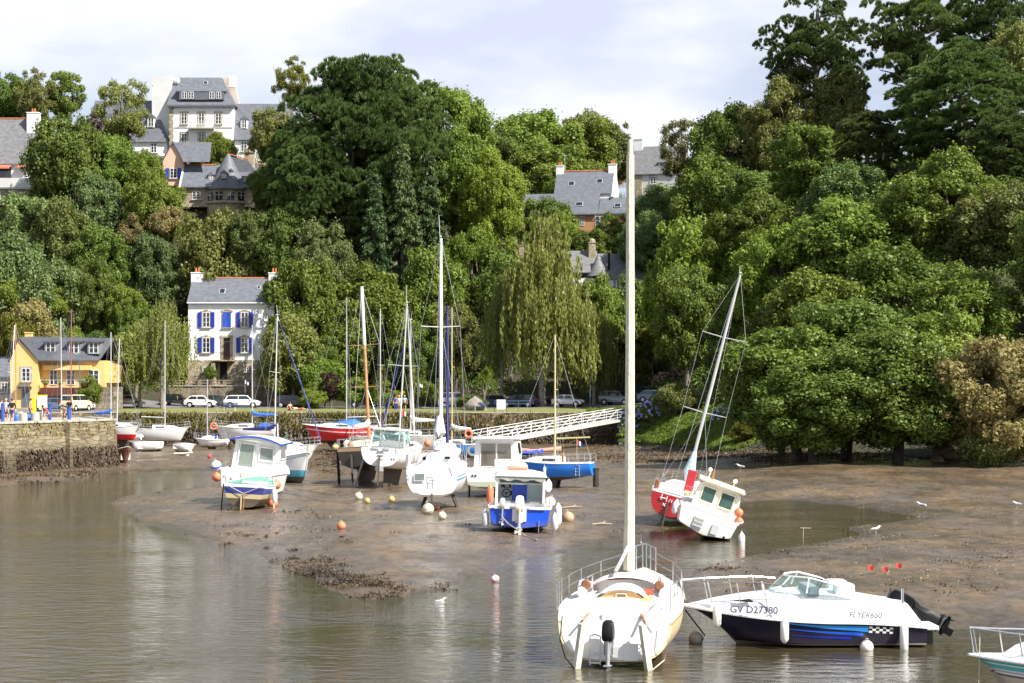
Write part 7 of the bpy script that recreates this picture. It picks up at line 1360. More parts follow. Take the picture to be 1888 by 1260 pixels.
# ================= 5. cabin cruiser with blue canopy trim, and the small navy boat before it
def canopy_boat():
    D = 101; r = berth('motor_cruiser', 'white cabin cruiser with blue edged roof and curtained windows leaning behind the small navy boat', 'motor boat', 447, D, 84, 7); h = Hull(7.0, 3.1, .25, 1.85, 1.85, 2.3, tr=.93, tm=.35, rake=.9, chine=.25)
    h.build(r, hullmat('cruiser_hull', W3, [('z', -1, .8, (.16, .13, .09))], .3)); h.deck(r, WHITE, .05, (.02, .26), .3, wf=.8); h.strake(r, mat('white_trim', (.70, .70, .68), .4), .02, .05)
    mb = MB(); mb.loft([[(x, w * f, z) for f, z in ((-1, 1.75), (-.94, 3.45), (-.6, 3.62), (.6, 3.62), (.94, 3.45), (1, 1.75))] for x, w in ((1.75, 1.32), (4.0, 1.25))], caps=True); mb.loft([[(4.0, -1.2, 1.9), (4.0, -1.12, 3.45), (4.0, 1.12, 3.45), (4.0, 1.2, 1.9)], [(5.6, -.8, 2.1), (5.0, -.8, 2.4), (5.0, .8, 2.4), (5.6, .8, 2.1)]]); cb = mb.build('cabin', WHITE, r, True)
    mb = MB(); mb.prism([(-1.38, 3.44), (1.38, 3.44), (1.2, 3.60), (.6, 3.72), (-.6, 3.72), (-1.2, 3.60)], 1.45, 4.4, 'X'); mb.build('roof', CREAMW, cb, bevel=.03); mb = MB(); P = [(1.42, y, 3.46 + .26 * (1 - (y / 1.4) ** 2)) for y in np.linspace(-1.42, 1.42, 11)]; mb.tube(P, .055, 6); mb.tube([P[0], (4.4, -1.4, 3.5)], .055, 6); mb.tube([P[-1], (4.4, 1.4, 3.5)], .055, 6); mb.build('canopy_edge', BLUEGEL, cb)
    GC = mat('curtained_glass', (.23, .27, .23), .15, .12, 6, stretch=(1, 7, .3), spec=.7); pane(cb, [(1.72, 1.02, 1.95), (1.72, .12, 1.95), (1.72, .12, 3.3), (1.72, .95, 3.3)], GC, 'door_window', mat('white_trim', (.70, .70, .68)), .05); pane(cb, [(1.72, -.18, 2.45), (1.72, -1.02, 2.45), (1.72, -.96, 3.2), (1.72, -.18, 3.2)], GC, 'window', mat('white_trim', (.70, .70, .68)), .05)
    for sg in (-1, 1): pane(cb, [(2.1, sg * 1.30, 2.6), (3.6, sg * 1.27, 2.6), (3.5, sg * 1.19, 3.3), (2.1, sg * 1.23, 3.3)], GLASS, 'side_window', mat('white_trim', (.70, .70, .68)), .03)
    mb = MB(); mb.box((-.015, -.1, 1.45), (.03, .75, .66)); mb.build('transom_hatch', CREAMW, r, bevel=.01); MB().lathe([(.07, -.02), (.07, .02)], (-.01, .78, 1.42), 12, 'X').build('exhaust', GREYGEL, r); [MB().box((-.01, yy, zz), (.03, .08, .14)).build('cleat', GREYGEL, r) for yy, zz in ((1.2, 1.5), (-1.2, 1.3))]
    pulpit(r, h, .02, .22, .6, 2, name='stern_rail', across=False); outboard(r, (-.15, -.9, .6), 0, .9, mat('grey_cowl', (.45, .44, .42)))
    for y, z, m, lab in ((1.72, 1.95, WHITE, 'white ball fender with blue ends hanging at the left of the leaning cruiser'), (1.62, 1.35, ORANGE, 'orange ball fender at the left stern corner of the leaning cruiser'), (-1.75, 1.35, ORANGE, 'upper orange ball fender at the right stern corner of the leaning cruiser'), (-1.62, .55, ORANGE, 'lower orange ball fender at the right stern corner of the leaning cruiser')): ball('fender', lab, loc=world(r, (.0, y, z)), r=.30 if m is WHITE else .25, m=m, group='ball fenders of the leaning cruiser', cat='fender', band=BLUEGEL if m is WHITE else None)
canopy_boat()
def navy_boat():
    D = 96.5; r = berth('dinghy', 'small navy and white boat with cream stripe on legs in front of the leaning cruiser', 'boat', 448, D, 88, 3); h = Hull(4.6, 2.65, .10, 1.46, 1.36, 1.7, tr=.80, tm=.40, lift=.12, rake=.5, sec=.62)
    h.build(r, hullmat('navy_hull', (.035, .05, .22), [('z', -1, .68, BOOT), ('z', .68, .92, (.52, .43, .24)), ('s', -1, .18, W3)], .35, .3)); h.deck(r, mat('green_deck', (.16, .36, .28), .6, .1, 3), .06, (.12, .6), .4, wf=.6); h.strake(r, WHITE, .02, .03)
    mb = MB(); mb.box((.3, -.5, 1.52), (.5, 1.3, .14)); mb.build('aft_deck', WHITE, r, bevel=.02); rudder(r, 0., .10, .78, .35, .10, 0, mat('rudder_cream', (.40, .36, .22), .6, .2, 3), .04); mb = MB(); mb.tube([(-.05, -.02, 1.0), (-.10, -.02, .1)], .03, 5); mb.build('rudder_stock', WOOD, r)
    for sg in (-1, 1): mb = MB(); mb.tube([(1.4, sg * 1.36, 1.3), (1.3, sg * 1.40, -.05)], .035, 6); mb.build('beaching_leg', BLACK if sg > 0 else CREAM, r)
    fin(r, .8, 3.4, .3, w=.12); mb = MB(); [mb.tube([(-.08, sg * 1.0, 1.4), (-.12, .0, .95), (-.1, 0, .7)], .02, 4) for sg in (-1, 1)]; mb.build('rudder_line', mat('pinkish_rope', (.5, .4, .38), .9), r); pulpit(r, h, .05, .3, .4, 1, name='stern_rail', across=False); fender('white fender hanging at the right side of the small navy boat', world(r, (.9, -1.45, 1.25)), .8, .14, WHITE)
navy_boat()
# ================= 6. blue and white wooden fishing boat, bow to the right
def wooden_boat():
    r = berth('fishing_boat', 'white wooden fishing boat with light blue lower planks, bow turned to the right', 'boat', 484, 129, -52, 0); h = Hull(6.0, 2.6, .12, 1.75, 1.72, 2.25, tr=.8, tm=.42, rake=.25, sec=.7, lift=.2)
    h.build(r, hullmat('wooden_hull', W3, [('z', -1, .55, (.03, .06, .055)), ('z', .55, 1.0, (.10, .42, .58)), ('s', .22, .27, (.30, .50, .58))], .4, .25)); h.deck(r, WHITE, .06, (.08, .35), .4); h.strake(r, WHITE, .02, .045)
    mb = MB(); mb.loft([[(x, w * f, z) for f, z in ((-1, 1.7), (-.92, 2.6), (-.6, 2.72), (.6, 2.72), (.92, 2.6), (1, 1.7))] for x, w in ((2.2, .8), (3.9, .7))], caps=True); cb = mb.build('cabin', WHITE, r, True)
    for sg in (-1, 1): pane(cb, [(2.4, sg * .80, 2.15), (3.0, sg * .78, 2.15), (3.0, sg * .74, 2.5), (2.4, sg * .76, 2.5)], GLASS, 'window', WHITEPAINT, .03); pane(cb, [(3.2, sg * .78, 2.15), (3.75, sg * .74, 2.15), (3.75, sg * .70, 2.5), (3.2, sg * .72, 2.5)], GLASS, 'window', WHITEPAINT, .03)
    pulpit(r, h, .78, .98, .5, 2); pulpit(r, h, .05, .3, .5, 2, name='stern_rail', across=False); mb = MB(); mb.tube([(2.1, 0, 2.6), (2.05, 0, 4.1)], .04, 6); mb.tube([(2.1, .5, 3.0), (2.1, -.5, 3.0)], .025, 5); mb.build('mast', WHITEPAINT, r); mb = MB(); mb.tube([(3.5, -.6, 2.9), (2.2, .7, 3.3)], .10, 7); mb.build('furled_cover', mat('green_canvas', (.03, .09, .06), .8), r, True)
    ball('buoy', 'white ball fender low on the bow of the wooden fishing boat', loc=world(r, (5.0, -1.05, .85)), r=.22, m=WHITE, group='fenders hanging from the boats', cat='fender'); ball('buoy', 'orange fender on the left side of the wooden fishing boat', loc=world(r, (1.2, -1.55, 1.15)), r=.26, m=ORANGE, group='fenders hanging from the boats', cat='fender'); fin(r, 1, 4.5, .3)
wooden_boat()
# ================= generic small yacht used for the far moorings
def yacht(lab, px, D, hd, L_, B_, col, layers, top, roll=0, xm=.55, cover=None, furl=None, keel='fin', z=None, draft=.9, fb=1.0, roofm=WHITE, mastm=ALU, r_m=.06, antenna=0, boom=True, sw=.8, spread=(.55,), name='sailing_boat', cat='sailing boat', tr=.72, windows=True, rakex=0., group=None, trim=0, rails=True, grime=.5, mast2=None, boomz=.9):
    r = berth(name, lab, cat, px - (math.cos(R(hd)) * L_ / 2 * F / D if abs(math.cos(R(hd))) > .5 else 0), D, hd, roll, trim, z, group); h = Hull(L_, B_, draft, draft + fb, draft + fb * .97, draft + fb * 1.18, tr=tr, tm=.42, lift=.35, rake=.8, trake=.12, sec=.6)
    mn = 'hull_%d_%d' % (int(px), int(D)); h.build(r, hullmat(mn, col, [(('z' if a == 'z' else 's'), lo + (draft if a == 'z' else 0), hi + (draft if a == 'z' else 0), c) for a, lo, hi, c in layers], .3, grime)); h.deck(r, roofm, .06, (.06, .34), .4); h.strake(r, mat('toe_rail', (.55, .55, .54), .4), .02, .022); zd = draft + fb
    roofloft(r, 'coachroof', roofm, [(L_ * .35, B_ * .33, zd, .38), (L_ * .55, B_ * .32, zd, .36), (L_ * .70, B_ * .22, zd + .03, .26), (L_ * .80, B_ * .1, zd + .06, .03)])
    if windows:
        for sg in (-1, 1): pane(r, [(L_ * .40, sg * B_ * .330, zd + .10), (L_ * .56, sg * B_ * .318, zd + .10), (L_ * .55, sg * B_ * .306, zd + .25), (L_ * .41, sg * B_ * .315, zd + .26)], GLASS, 'cabin_window')
    if keel == 'fin': fin(r, L_ * .32, L_ * .62, draft + .12)
    elif keel == 'long': fin(r, L_ * .12, L_ * .70, draft + .2, w=.13, sweep=.1)
    else: [fin(r, L_ * .38, L_ * .58, draft + .2, y=sg * B_ * .2, cant=sg * .25, w=.09) for sg in (-1, 1)]
    rudder(r, .05, draft * .25, draft + fb * .7, .4)
    if rails: pulpit(r, h, .88, .98, .55, 2); pulpit(r, h, .0, .14, .55, 2, name='pushpit'); lifelines(r, h, .14, .88, 4, .55)
    mast(r, h, L_ * xm, zd + .3, top, r_m, mastm, spread, sw, boom=L_ * .40 if boom else None, cover=cover, furl=furl, antenna=antenna, rakex=rakex, mast2=mast2, boomz=boomz); return r, h
NV = (.015, .025, .14)
def topz(py, D, px=0): return H + (YH - py) * D / F
# far row
y, h = yacht('long white sailing boat with blue sail cover moored along the far quay wall', 448, 197, 176, 6.9, 2.4, W3, [('z', -1, .12, BOOT)], topz(600, 197) - .4, cover=BLUETARP, draft=.75, fb=1.35, xm=.36, keel='fin')
mb = MB(); mb.box((6.0 - 4.9, .2, 2.35), (1.0, 1.2, .35)); mb.build('cockpit_cover', BLUETARP, y, bevel=.06)
t_ = thing('lifebuoy', 'orange horseshoe buoy on the stern rail of the long white sailing boat', 'lifebuoy', at(394, 786, 196)); mb = MB(); mb.ring((0, 0, 0), .32, .10, Matrix.Rotation(R(90), 3, 'X')); mb.build('ring', ORANGE, t_, True); mb = MB(); [mb.ring((.32 * math.cos(a), 0, .32 * math.sin(a)), .105, .02, Matrix.Rotation(a, 3, 'Y') @ Matrix.Rotation(0, 3, 'X'), 10, 4) for a in (.8, 2.3, 3.9, 5.4)]; mb.build('band', WHITEPAINT, t_)
yacht('grey white sailing boat with bow to the right below the birches', 298, 199, 4, 6.3, 2.4, (.62, .63, .64), [('z', -1, .15, (.30, .30, .26))], topz(590, 199) - .5, draft=.5, fb=1.4, xm=.55, keel='bilge')
yacht('white sailing boat with broad red band and blue keel at the end of the pier', 226, 186, -24, 5.2, 2.4, W3, [('z', -1, .02, BOOT), ('z', .02, .62, (.55, .015, .02))], topz(612, 186) - .6, cover=BLUETARP, draft=.95, fb=1.35, xm=.28, keel='long', sw=1.0)
yacht('low white sailing boat with orange ring left of the red banded one, its mast leaning', 213, 192, 175, 5.5, 2.2, W3, [('z', -1, .1, BOOT)], topz(620, 192) - .5, roll=6, draft=.6, fb=.9, xm=.5)
y, h = yacht('small white day boat with thin mast and blue hatch, aground by the quay', 388, 188, 172, 3.7, 1.8, W3, [('z', -1, .12, (.30, .06, .03))], topz(700, 188) - .4, draft=.25, fb=.85, xm=.6, boom=False, keel='bilge', r_m=.04, sw=.3, spread=(), windows=False); mb = MB(); mb.box((1.4, .3, 1.35), (.5, .4, .35)); mb.build('hatch_cover', BLUEGEL, y)
yacht('white sailing boat with blue sail cover and striped halyards behind the wooden fishing boat', 520, 150, -18, 7.2, 2.6, W3, [('z', -1, .1, BOOT)], topz(585, 150), roll=-3, cover=NAVYCLOTH, furl=(mat('blue_white_cord', (.05, .08, .30), .8, .9, 9, stretch=(.2, .2, 1)), .055), draft=.6, fb=1.3, xm=.42, antenna=.9, sw=1.0)
y, h = yacht('red hulled sailing boat with blue tarpaulin at the quay wall', 628, 181, 186, 7.6, 2.7, (.62, .025, .03), [('z', -1, .25, (.05, .035, .03)), ('s', .36, .46, W3)], topz(530, 181) - 1.4, roll=-5, draft=1.05, fb=1.55, xm=.42, keel='long', furl=None, boomz=.6)
mb = MB(); mb.loft([[(x, w * math.cos(a), 2.7 + k * math.sin(a) + .05 * math.sin(5 * a + x * 3)) for a in np.linspace(0, math.pi, 11)] for x, w, k in ((1.6, .7, .25), (2.4, .9, .62), (3.4, .85, .5), (4.6, .5, .28))]); mb.build('tarpaulin', BLUETARP, y, True)
yacht('dark brown hulled sailing boat with tan and white mast on a black leg', 652, 121, 76, 7.4, 2.9, (.035, .028, .022), [('z', -1, .2, (.025, .02, .016)), ('s', .05, .28, (.34, .22, .13))], topz(515, 121) - .5, roll=-3, draft=.9, fb=1.65, xm=.50, keel='long', roofm=CREAMW, mastm=mat('tan_mast', (.52, .24, .12), .6, .2, 3), cover=CLOTHW, spread=(.35, .62), sw=1.1, r_m=.11, mast2=(.62, WHITEPAINT))
bk = [o for o in C.objects if o.get('label', '').startswith('dark brown hulled')][0]; mb = MB(); mb.box((1.3, 1.45, 1.25), (.16, .14, 2.7)); mb.build('beaching_leg', BLACK, bk)
for k in range(3): ball('fender', ['cream ball fender at the stern of the dark brown hulled boat', 'brownish ball float heaped on the dark brown hulled boat', 'pale ball float on the after deck of the dark brown hulled boat'][k], loc=world(bk, (.2 + .5 * k, [1.2, .3, .75][k], 2.6 + .1 * k)), r=.22, m=[mat('straw_float', (.66, .50, .24), .6, .1, 3), mat('brown_float', (.36, .2, .12), .6, .2, 3), CREAMW][k], group='ball floats on the dark brown hulled boat', cat='fender')
# white motor sailer with open wheelhouse, stern on
def motorsailer():
    y, h = yacht('white motor sailer with glazed wheelhouse and transom ladder in the middle of the mud', 697, 116, 78, 8.2, 3.0, W3, [('z', -1, .18, (.22, .18, .12))], topz(543, 116) - .6, roll=3.5, draft=1.15, fb=1.45, xm=.52, keel='long', furl=(CLOTHW, .09), antenna=1.2, sw=1.0, tr=.86)
    zd = 2.6; mb = MB(); B0 = [(.9, -1.0), (.9, 1.0)]; pts0 = [(1.6, 1.12, zd), (3.4, 1.0, zd), (3.7, 0, zd)]; f = MB()
    for sg in (-1, 1): f.tube([(1.5, sg * 1.15, zd), (1.75, sg * 1.0, zd + 1.12)], .05, 6); f.tube([(1.75, sg * 1.0, zd + 1.12), (3.0, sg * .9, zd + 1.15)], .045, 6); f.tube([(3.0, sg * .9, zd + 1.15), (3.6, sg * .9, zd + .3)], .05, 6); pane(y, [(1.62, sg * 1.13, zd + .3), (3.4, sg * .98, zd + .35), (3.0, sg * .92, zd + 1.08), (1.74, sg * 1.02, zd + 1.06)], MATS['windscreen_glass'], 'side_window')
    f.build('wheelhouse_frame', WHITEPAINT, y); mb = MB(); mb.box((2.35, 0, zd + 1.17), (1.5, 2.15, .08)); mb.build('wheelhouse_roof', CREAMW, y, bevel=.03); pane(y, [(3.55, .9, zd + .35), (3.55, -.9, zd + .35), (3.05, -.88, zd + 1.08), (3.05, .88, zd + 1.08)], MATS['windscreen_glass'], 'windscreen', WHITEPAINT, .03)
    mb = MB(); mb.box((3.5, .1, zd + .05), (.1, 2.0, .75)); bo = mb.build('bulkhead', WHITE, y); mb = MB(); mb.box((3.42, -.25, zd + .12), (.05, .42, .62)); mb.box((3.42, -.82, zd + .12), (.05, .36, .55)); mb.build('companionway_door', WOOD, bo); mb = MB(); mb.box((3.43, .55, zd + .28), (.04, .5, .2)); mb.lathe([(.12, -.02), (.12, .02)], (3.43, .12, zd + .2), 12, 'X'); mb.build('instruments', BLACK, bo)
    mb = MB(); [mb.tube([(.08, yy, 1.25), (.1, yy, 2.55)], .025, 5) for yy in (-.18, .18)]; [mb.box((.06, 0, 1.4 + .26 * k), (.06, .38, .05)) for k in range(5)]; mb.build('boarding_ladder', STEEL, y); mb = MB(); mb.box((.0, 0, 1.35), (.04, .5, .3)); mb.build('transom_step', GREYGEL, y); mb = MB(); [mb.lathe([(.045, -.02), (.045, .02)], (.05, -.75 - .16 * k, 1.98), 9, 'X') for k in range(2)]; mb.build('exhaust', BLACK, y); [MB().box((.12, yy, 2.62), (.12, .4, .13)).build('stern_box', GREYGEL, y) for yy in (.4, -.35)]
    mb = MB(); mb.tube([(1.6, 1.42, 2.2), (1.3, 1.95, -.05)], [.08, .07], 7); mb.build('beaching_leg', mat('weedy_leg', (.30, .27, .22), .8, .25, 3), y); mb = MB(); mb.tube([(1.5, -1.5, 2.3), (1.5, -1.5, .8)], .12, 8); mb.build('beaching_leg', WHITE, y)
motorsailer()
yacht('grey hulled sailing boat moored behind the motor sailer', 758, 168, 196, 5.6, 2.4, (.38, .37, .34), [('z', -1, .2, BOOT), ('s', -.1, .06, W3)], topz(590, 168) - .4, roll=0, cover=CLOTHW, furl=(NAVYCLOTH, .08), draft=.6, fb=1.5, xm=.5, keel='bilge', antenna=.8)
yacht('small cream sailing boat lying behind the dark brown hulled boat', 700, 176, 160, 5.2, 2.0, CRM, [('z', -1, .2, BOOT)], topz(570, 176) - .3, draft=.5, fb=1.1, xm=.5, keel='bilge')
y, h = yacht('light blue open boat with yellowed mast at the foot of the gangway', 842, 163, 172, 4.4, 1.9, (.04, .24, .62), [('z', -1, .1, BOOT)], topz(566, 163) - .4, cover=CLOTHW, draft=.25, fb=1.15, xm=.60, keel='bilge', mastm=mat('yellowed_mast', (.62, .52, .22), .5, .1, 3))
t_ = thing('lifebuoy', 'orange life ring on the stern of the light blue open boat', 'lifebuoy', at(864, 800, 162)); mb = MB(); mb.ring((0, 0, 0), .30, .10, Matrix.Rotation(R(90), 3, 'X')); mb.build('ring', ORANGE, t_, True); mb = MB(); [mb.ring((.30 * math.cos(a), 0, .30 * math.sin(a)), .105, .02, Matrix.Rotation(a, 3, 'Y'), 10, 4) for a in (.8, 2.3, 3.9, 5.4)]; mb.build('band', WHITEPAINT, t_)
mb = MB(); mb.box((3.6, 0, 1.7), (.8, 1.0, .55)); mb.build('cuddy', WHITE, y, bevel=.08)
yacht('white yacht with tall navy mast lying just behind the bilge keeled yacht', 832, 150, 100, 5.6, 2.2, W3, [('z', -1, .2, BOOT)], topz(562, 150) - .3, draft=.4, fb=1.0, xm=.4, keel='bilge', mastm=NAVYCLOTH, r_m=.13, boom=False, spread=())
# boats in the basin behind the pier: hulls low, masts rising over it
for px, lab, mm, top, ro in ((10, 'sailing boat behind the pier, its white mast leaning right at the left edge', WHITEPAINT, 592, 5), (24, 'sailing boat behind the pier with an orange varnished mast at the left edge', mat('orange_mast', (.55, .26, .09), .5, .15, 3), 590, 0), (110, 'sailing boat behind the pier with a grey mast in front of the yellow house', ALU, 578, -1), (127, 'sailing boat behind the pier with a red brown mast in front of the yellow house', mat('redbrown_mast', (.36, .11, .06), .5, .15, 3), 566, 0)):
    yacht(lab, px, 176 + (px % 7), 20 if px % 2 else 160, 5.6, 2.1, W3, [('z', -1, .15, BOOT)], topz(top, 178) - 1.0, roll=ro, draft=.5, fb=.85, xm=.5, mastm=mm, z=.75, boom=False, keel='bilge', windows=False)
# ================= 18. bilge keeled yacht in the centre
def centre_yacht():
    r = berth('sailing_boat', 'white bilge keeled yacht seen from astern with dark stern window, tallest mast in the middle', 'sailing boat', 797, 94.5, 86, 0); h = Hull(8.3, 3.0, .72, 2.32, 2.34, 2.6, tr=.94, tm=.34, lift=.10, rake=.9, trake=.30, sec=.48, tumble=.10)
    h.build(r, hullmat('centre_hull', (.80, .80, .79), [('z', -1, 1.0, (.30, .26, .19)), ('s', .42, .48, (.05, .10, .30)), ('s', .58, .70, (.12, .35, .62))], .25, .3)); tf = MB(); P = [h.pt(0, u)[0] for u in np.linspace(0, 1, 16)]; ring = P + [Vector((p.x, -p.y, p.z)) for p in P[::-1]]; tf.add([Vector((p.x - .014, p.y * .93, 1.6 + (p.z - 1.6) * .90)) for p in ring], [tuple(range(len(ring)))]); tf.build('transom_face', WHITE, r)
    h.deck(r, WHITE, .08, (.08, .34), .45, wf=.6); h.strake(r, GREYGEL, .02, .025); roofloft(r, 'coachroof', WHITE, [(2.7, 1.1, 2.32, .62), (3.8, 1.08, 2.34, .62), (5.2, .85, 2.38, .42), (6.3, .5, 2.45, .06)])
    pane(r, [(.045, .95, 1.62), (.045, .42, 1.62), (.13, .42, 1.98), (.13, .95, 1.98)], mat('stern_glass', (.16, .19, .17), .12), 'stern_window', GREYGEL, .02); mb = MB(); [mb.tube([(-.0, yy, 1.3), (.10, yy, 1.98)], .018, 5) for yy in (.16, -.12)]; mb.tube([(.1, .16, 1.98), (.1, -.12, 1.98)], .018, 5); mb.tube([(.05, .16, 1.65), (.05, -.12, 1.65)], .018, 5); mb.build('boarding_ladder', STEEL, r)
    mb = MB(); mb.box((2.68, .1, 2.6), (.06, .55, .62)); mb.build('companionway', mat('pale_blue_board', (.5, .62, .68), .5), r); mb = MB(); mb.lathe([(.10, -.03), (.10, .03)], (2.64, .72, 2.68), 12, 'X'); mb.box((2.64, -.5, 2.72), (.05, .28, .12)); mb.build('instruments', BLACK, r)
    for sg in (-1, 1): fin(r, 3.0, 4.4, .95, y=sg * .62, cant=sg * .36, w=.10); mb = MB(); mb.lathe([(.08, 0), (.10, .12), (.07, .16)], (2.0, sg * 1.0, 2.36), 10); mb.build('winch', STEEL, r)
    pulpit(r, h, .0, .12, .62, 2, name='pushpit', across=False, r=.02); pulpit(r, h, .9, .98, .6, 2); lifelines(r, h, .12, .9, 5); rudder(r, .05, .35, 1.0, .45)
    mast(r, h, 4.1, 2.95, 14.4, .105, WHITEPAINT, (.585,), 1.05, boom=3.2, antenna=1.25, furl=None, boomz=.55); mb = MB(); mb.tube([(4.0, .05, 4.9), (3.92, .05, 4.0), (3.7, .1, 3.3), (3.2, .1, 3.25)], [.16, .32, .30, .16], 10); mb.build('sail_bag', CLOTHW, r, True)
centre_yacht()
# ================= 20. white cabin boat with sliding glass doors
def glass_boat():
    r = berth('motor_cruiser', 'white cabin cruiser with big sliding glass doors and pale green waterline, seen from astern', 'motor boat', 906, 106, 82, 0); h = Hull(7.4, 3.25, .30, 1.75, 1.75, 2.2, tr=.93, tm=.35, rake=.9, chine=.22); h.build(r, hullmat('glass_cruiser_hull', W3, [('z', -1, .72, (.09, .07, .05)), ('z', .72, 1.0, (.50, .55, .42))], .3, .25)); h.deck(r, WHITE, .05, (.02, .24), .3, wf=.85); h.strake(r, GREYGEL, .02, .04)
    mb = MB(); mb.loft([[(x, w * f, z) for f, z in ((-1, 1.7), (-.93, 3.3), (-.75, 3.42), (.75, 3.42), (.93, 3.3), (1, 1.7))] for x, w in ((1.7, 1.30), (4.2, 1.22))], caps=True); mb.loft([[(4.2, -1.1, 1.9), (4.2, -1.08, 3.3), (4.2, 1.08, 3.3), (4.2, 1.1, 1.9)], [(5.7, -.8, 2.0), (5.1, -.8, 2.3), (5.1, .8, 2.3), (5.7, .8, 2.0)]]); cb = mb.build('cabin', WHITE, r, True); mb = MB(); mb.box((3.0, 0, 3.46), (3.4, 2.65, .12)); mb.build('roof', WHITE, cb, bevel=.05)
    GB = mat('glass_door', (.14, .12, .09), .05, .35, 1.2, spec=.9); FR = mat('white_trim', (.7, .7, .68)); pane(cb, [(1.68, .92, 1.8), (1.68, -.02, 1.8), (1.68, -.02, 3.2), (1.68, .88, 3.2)], GB, 'glass_door', FR, .035); pane(cb, [(1.68, -.06, 1.8), (1.68, -.95, 1.8), (1.68, -.90, 3.2), (1.68, -.06, 3.2)], GB, 'glass_door', FR, .035)
    for sg in (-1, 1): pane(cb, [(2.0, sg * 1.28, 2.5), (3.8, sg * 1.24, 2.5), (3.7, sg * 1.16, 3.2), (2.0, sg * 1.21, 3.2)], GLASS, 'side_window', FR, .03)
    mb = MB(); mb.box((.9, -.7, 2.0), (1.0, 1.2, .55)); mb.build('engine_box', WHITE, r, bevel=.05); mb = MB(); [mb.lathe([(.06, -.02), (.06, .02)], (-.01, yy, 1.35), 10, 'X') for yy in (1.1, .92)]; mb.build('exhaust', BLACK, r); mb = MB(); mb.box((-.01, -.6, 1.3), (.03, .7, .28)); mb.build('vent_panel', GREYGEL, r); mb = MB(); mb.tube([(1.0, 1.45, 1.2), (1.0, 1.45, -.1)], .06, 6); mb.build('beaching_leg', BLACK, r); pulpit(r, h, .02, .2, .55, 1, name='stern_rail', across=False); fin(r, 1.5, 4.8, .5); mb = MB(); mb.ring((1.9, 1.40, 2.75), .26, .08, Matrix.Rotation(R(90), 3, 'Y')); mb.build('life_ring', WHITE, r, True); mb = MB(); mb.tube([(1.9, -.95, 3.5), (1.9, -.95, 3.85)], .03, 5); mb.build('aerial', WHITEPAINT, r)
glass_boat()
# ================= 21. blue hulled yacht, stern to the right
y, h = yacht('bright blue hulled yacht with orange hatch board and boom, right of the glass doored cruiser', 1014, 117, 166, 5.7, 2.4, (.02, .20, .72), [('z', -1, .25, (.10, .085, .06)), ('s', -.1, .05, W3)], topz(612, 117) - .4, draft=.55, fb=1.15, xm=.44, keel='bilge', grime=.2, mastm=mat('yellowed_mast', (.62, .52, .22)), sw=.4, boom=True, boomz=1.2)
mb = MB(); mb.box((1.95, .02, 2.02), (.05, .62, .62), rz=.2); mb.build('hatch_board', mat('orange_board', (.68, .32, .05), .6, .15, 5), y); mb = MB(); [mb.tube([(.7, 1.0 + .02, .85), (.7, .98, 1.65)], .02, 5), mb.tube([(.95, 1.03, .85), (.95, 1.0, 1.65)], .02, 5)]; [mb.tube([(.7, 1.04, .95 + .2 * k), (.95, 1.06, .95 + .2 * k)], .016, 5) for k in range(4)]; mb.build('boarding_ladder', STEEL, y)
fender('white fender on the side of the bright blue hulled yacht', world(y, (2.9, 1.30, 1.45)), .55, .10, line=.25)
def pennant(px, D, py, lab, cols, sc=1.):
    p = at(px, py, D); t_ = thing('flag', lab, 'flag', p); 
    for k, c in enumerate(cols): mb = MB(); mb.loft([[((k + q / 4) * .16 * sc, .05 * math.sin((k + q / 4) * 3), -.42 * sc - .06 * k), ((k + q / 4) * .16 * sc, .05 * math.sin((k + q / 4) * 3 + .5), .0 - .08 * k)] for q in range(5)]); mb.build('flag_band', mat('flag_' + c, dict(blue=(.03, .07, .4), white=(.8, .8, .8), red=(.75, .03, .03))[c], .8), t_)
    mb = MB(); mb.tube([(-.01, 0, -1.6 * sc), (-.01, 0, .15)], .012, 4); mb.build('staff', ALU, t_)
pennant(1064, 117, 812, 'small tricolour flag at the stern of the bright blue hulled yacht', ['red', 'white', 'blue'], .7); pennant(452, 190, 702, 'pale flag hanging below the garden wall on a yacht', ['white', 'blue', 'white'], .8); pennant(742, 168, 758, 'small red flag above the grey hulled sailing boat', ['red', 'white'], 1.); pennant(774, 178, 708, 'little white pennant in the rigging left of the tallest middle mast', ['white', 'white'], .8)
# ================= 22. red yacht heeling over
y, h = yacht('red hulled yacht heeling to the right with long leaning mast', 1221, 87, 74, 7.0, 2.6, (.42, .018, .022), [('z', -1, .12, (.03, .02, .02)), ('s', -.1, .10, W3)], 12.5, roll=14.5, draft=.22, fb=1.45, xm=.52, keel='bilge', sw=1.1, spread=(.34, .70), r_m=.085, antenna=.4, boom=False, furl=None)
mb = MB(); mb.tube([(3.6, 0, 3.6), (3.55, 0, 2.6), (3.5, -.05, 2.1)], [.10, .30, .16], 9); mb.build('sail_bag', mat('pale_blue_bag', (.50, .66, .70), .8, .1, 4, .4), y, True); mb = MB(); mb.box((1.2, -.55, 2.35), (.12, .42, 1.1)); mb.build('danbuoy', mat('red_canvas', (.62, .04, .05), .7, .1, 4), y, bevel=.04); mb = MB(); mb.box((1.1, -.62, 1.55), (.12, .40, .7)); mb.build('board', CREAM, y); mb = MB(); mb.box((.6, .85, 1.85), (.3, .2, .5)); mb.build('liferaft', mat('brown_wood', (.24, .1, .05)), y, bevel=.05)
mb = MB()
for k, (a, b_) in enumerate((((.0, .10), (.30, .12)), ((.08, .0), (.08, .30)), ((.34, .0), (.34, .26)), ((.46, .0), (.52, .14)), ((.60, .0), (.60, .14)), ((.72, .0), (.78, .12)), ((.20, -.25), (.36, -.12)), ((.22, -.12), (.34, -.26)))): mb.tube([(.03, .48 - a[0], 1.25 + a[1]), (.03, .48 - b_[0], 1.25 + b_[1])], .022, 4)
mb.build('name_lettering', WHITEPAINT, y)
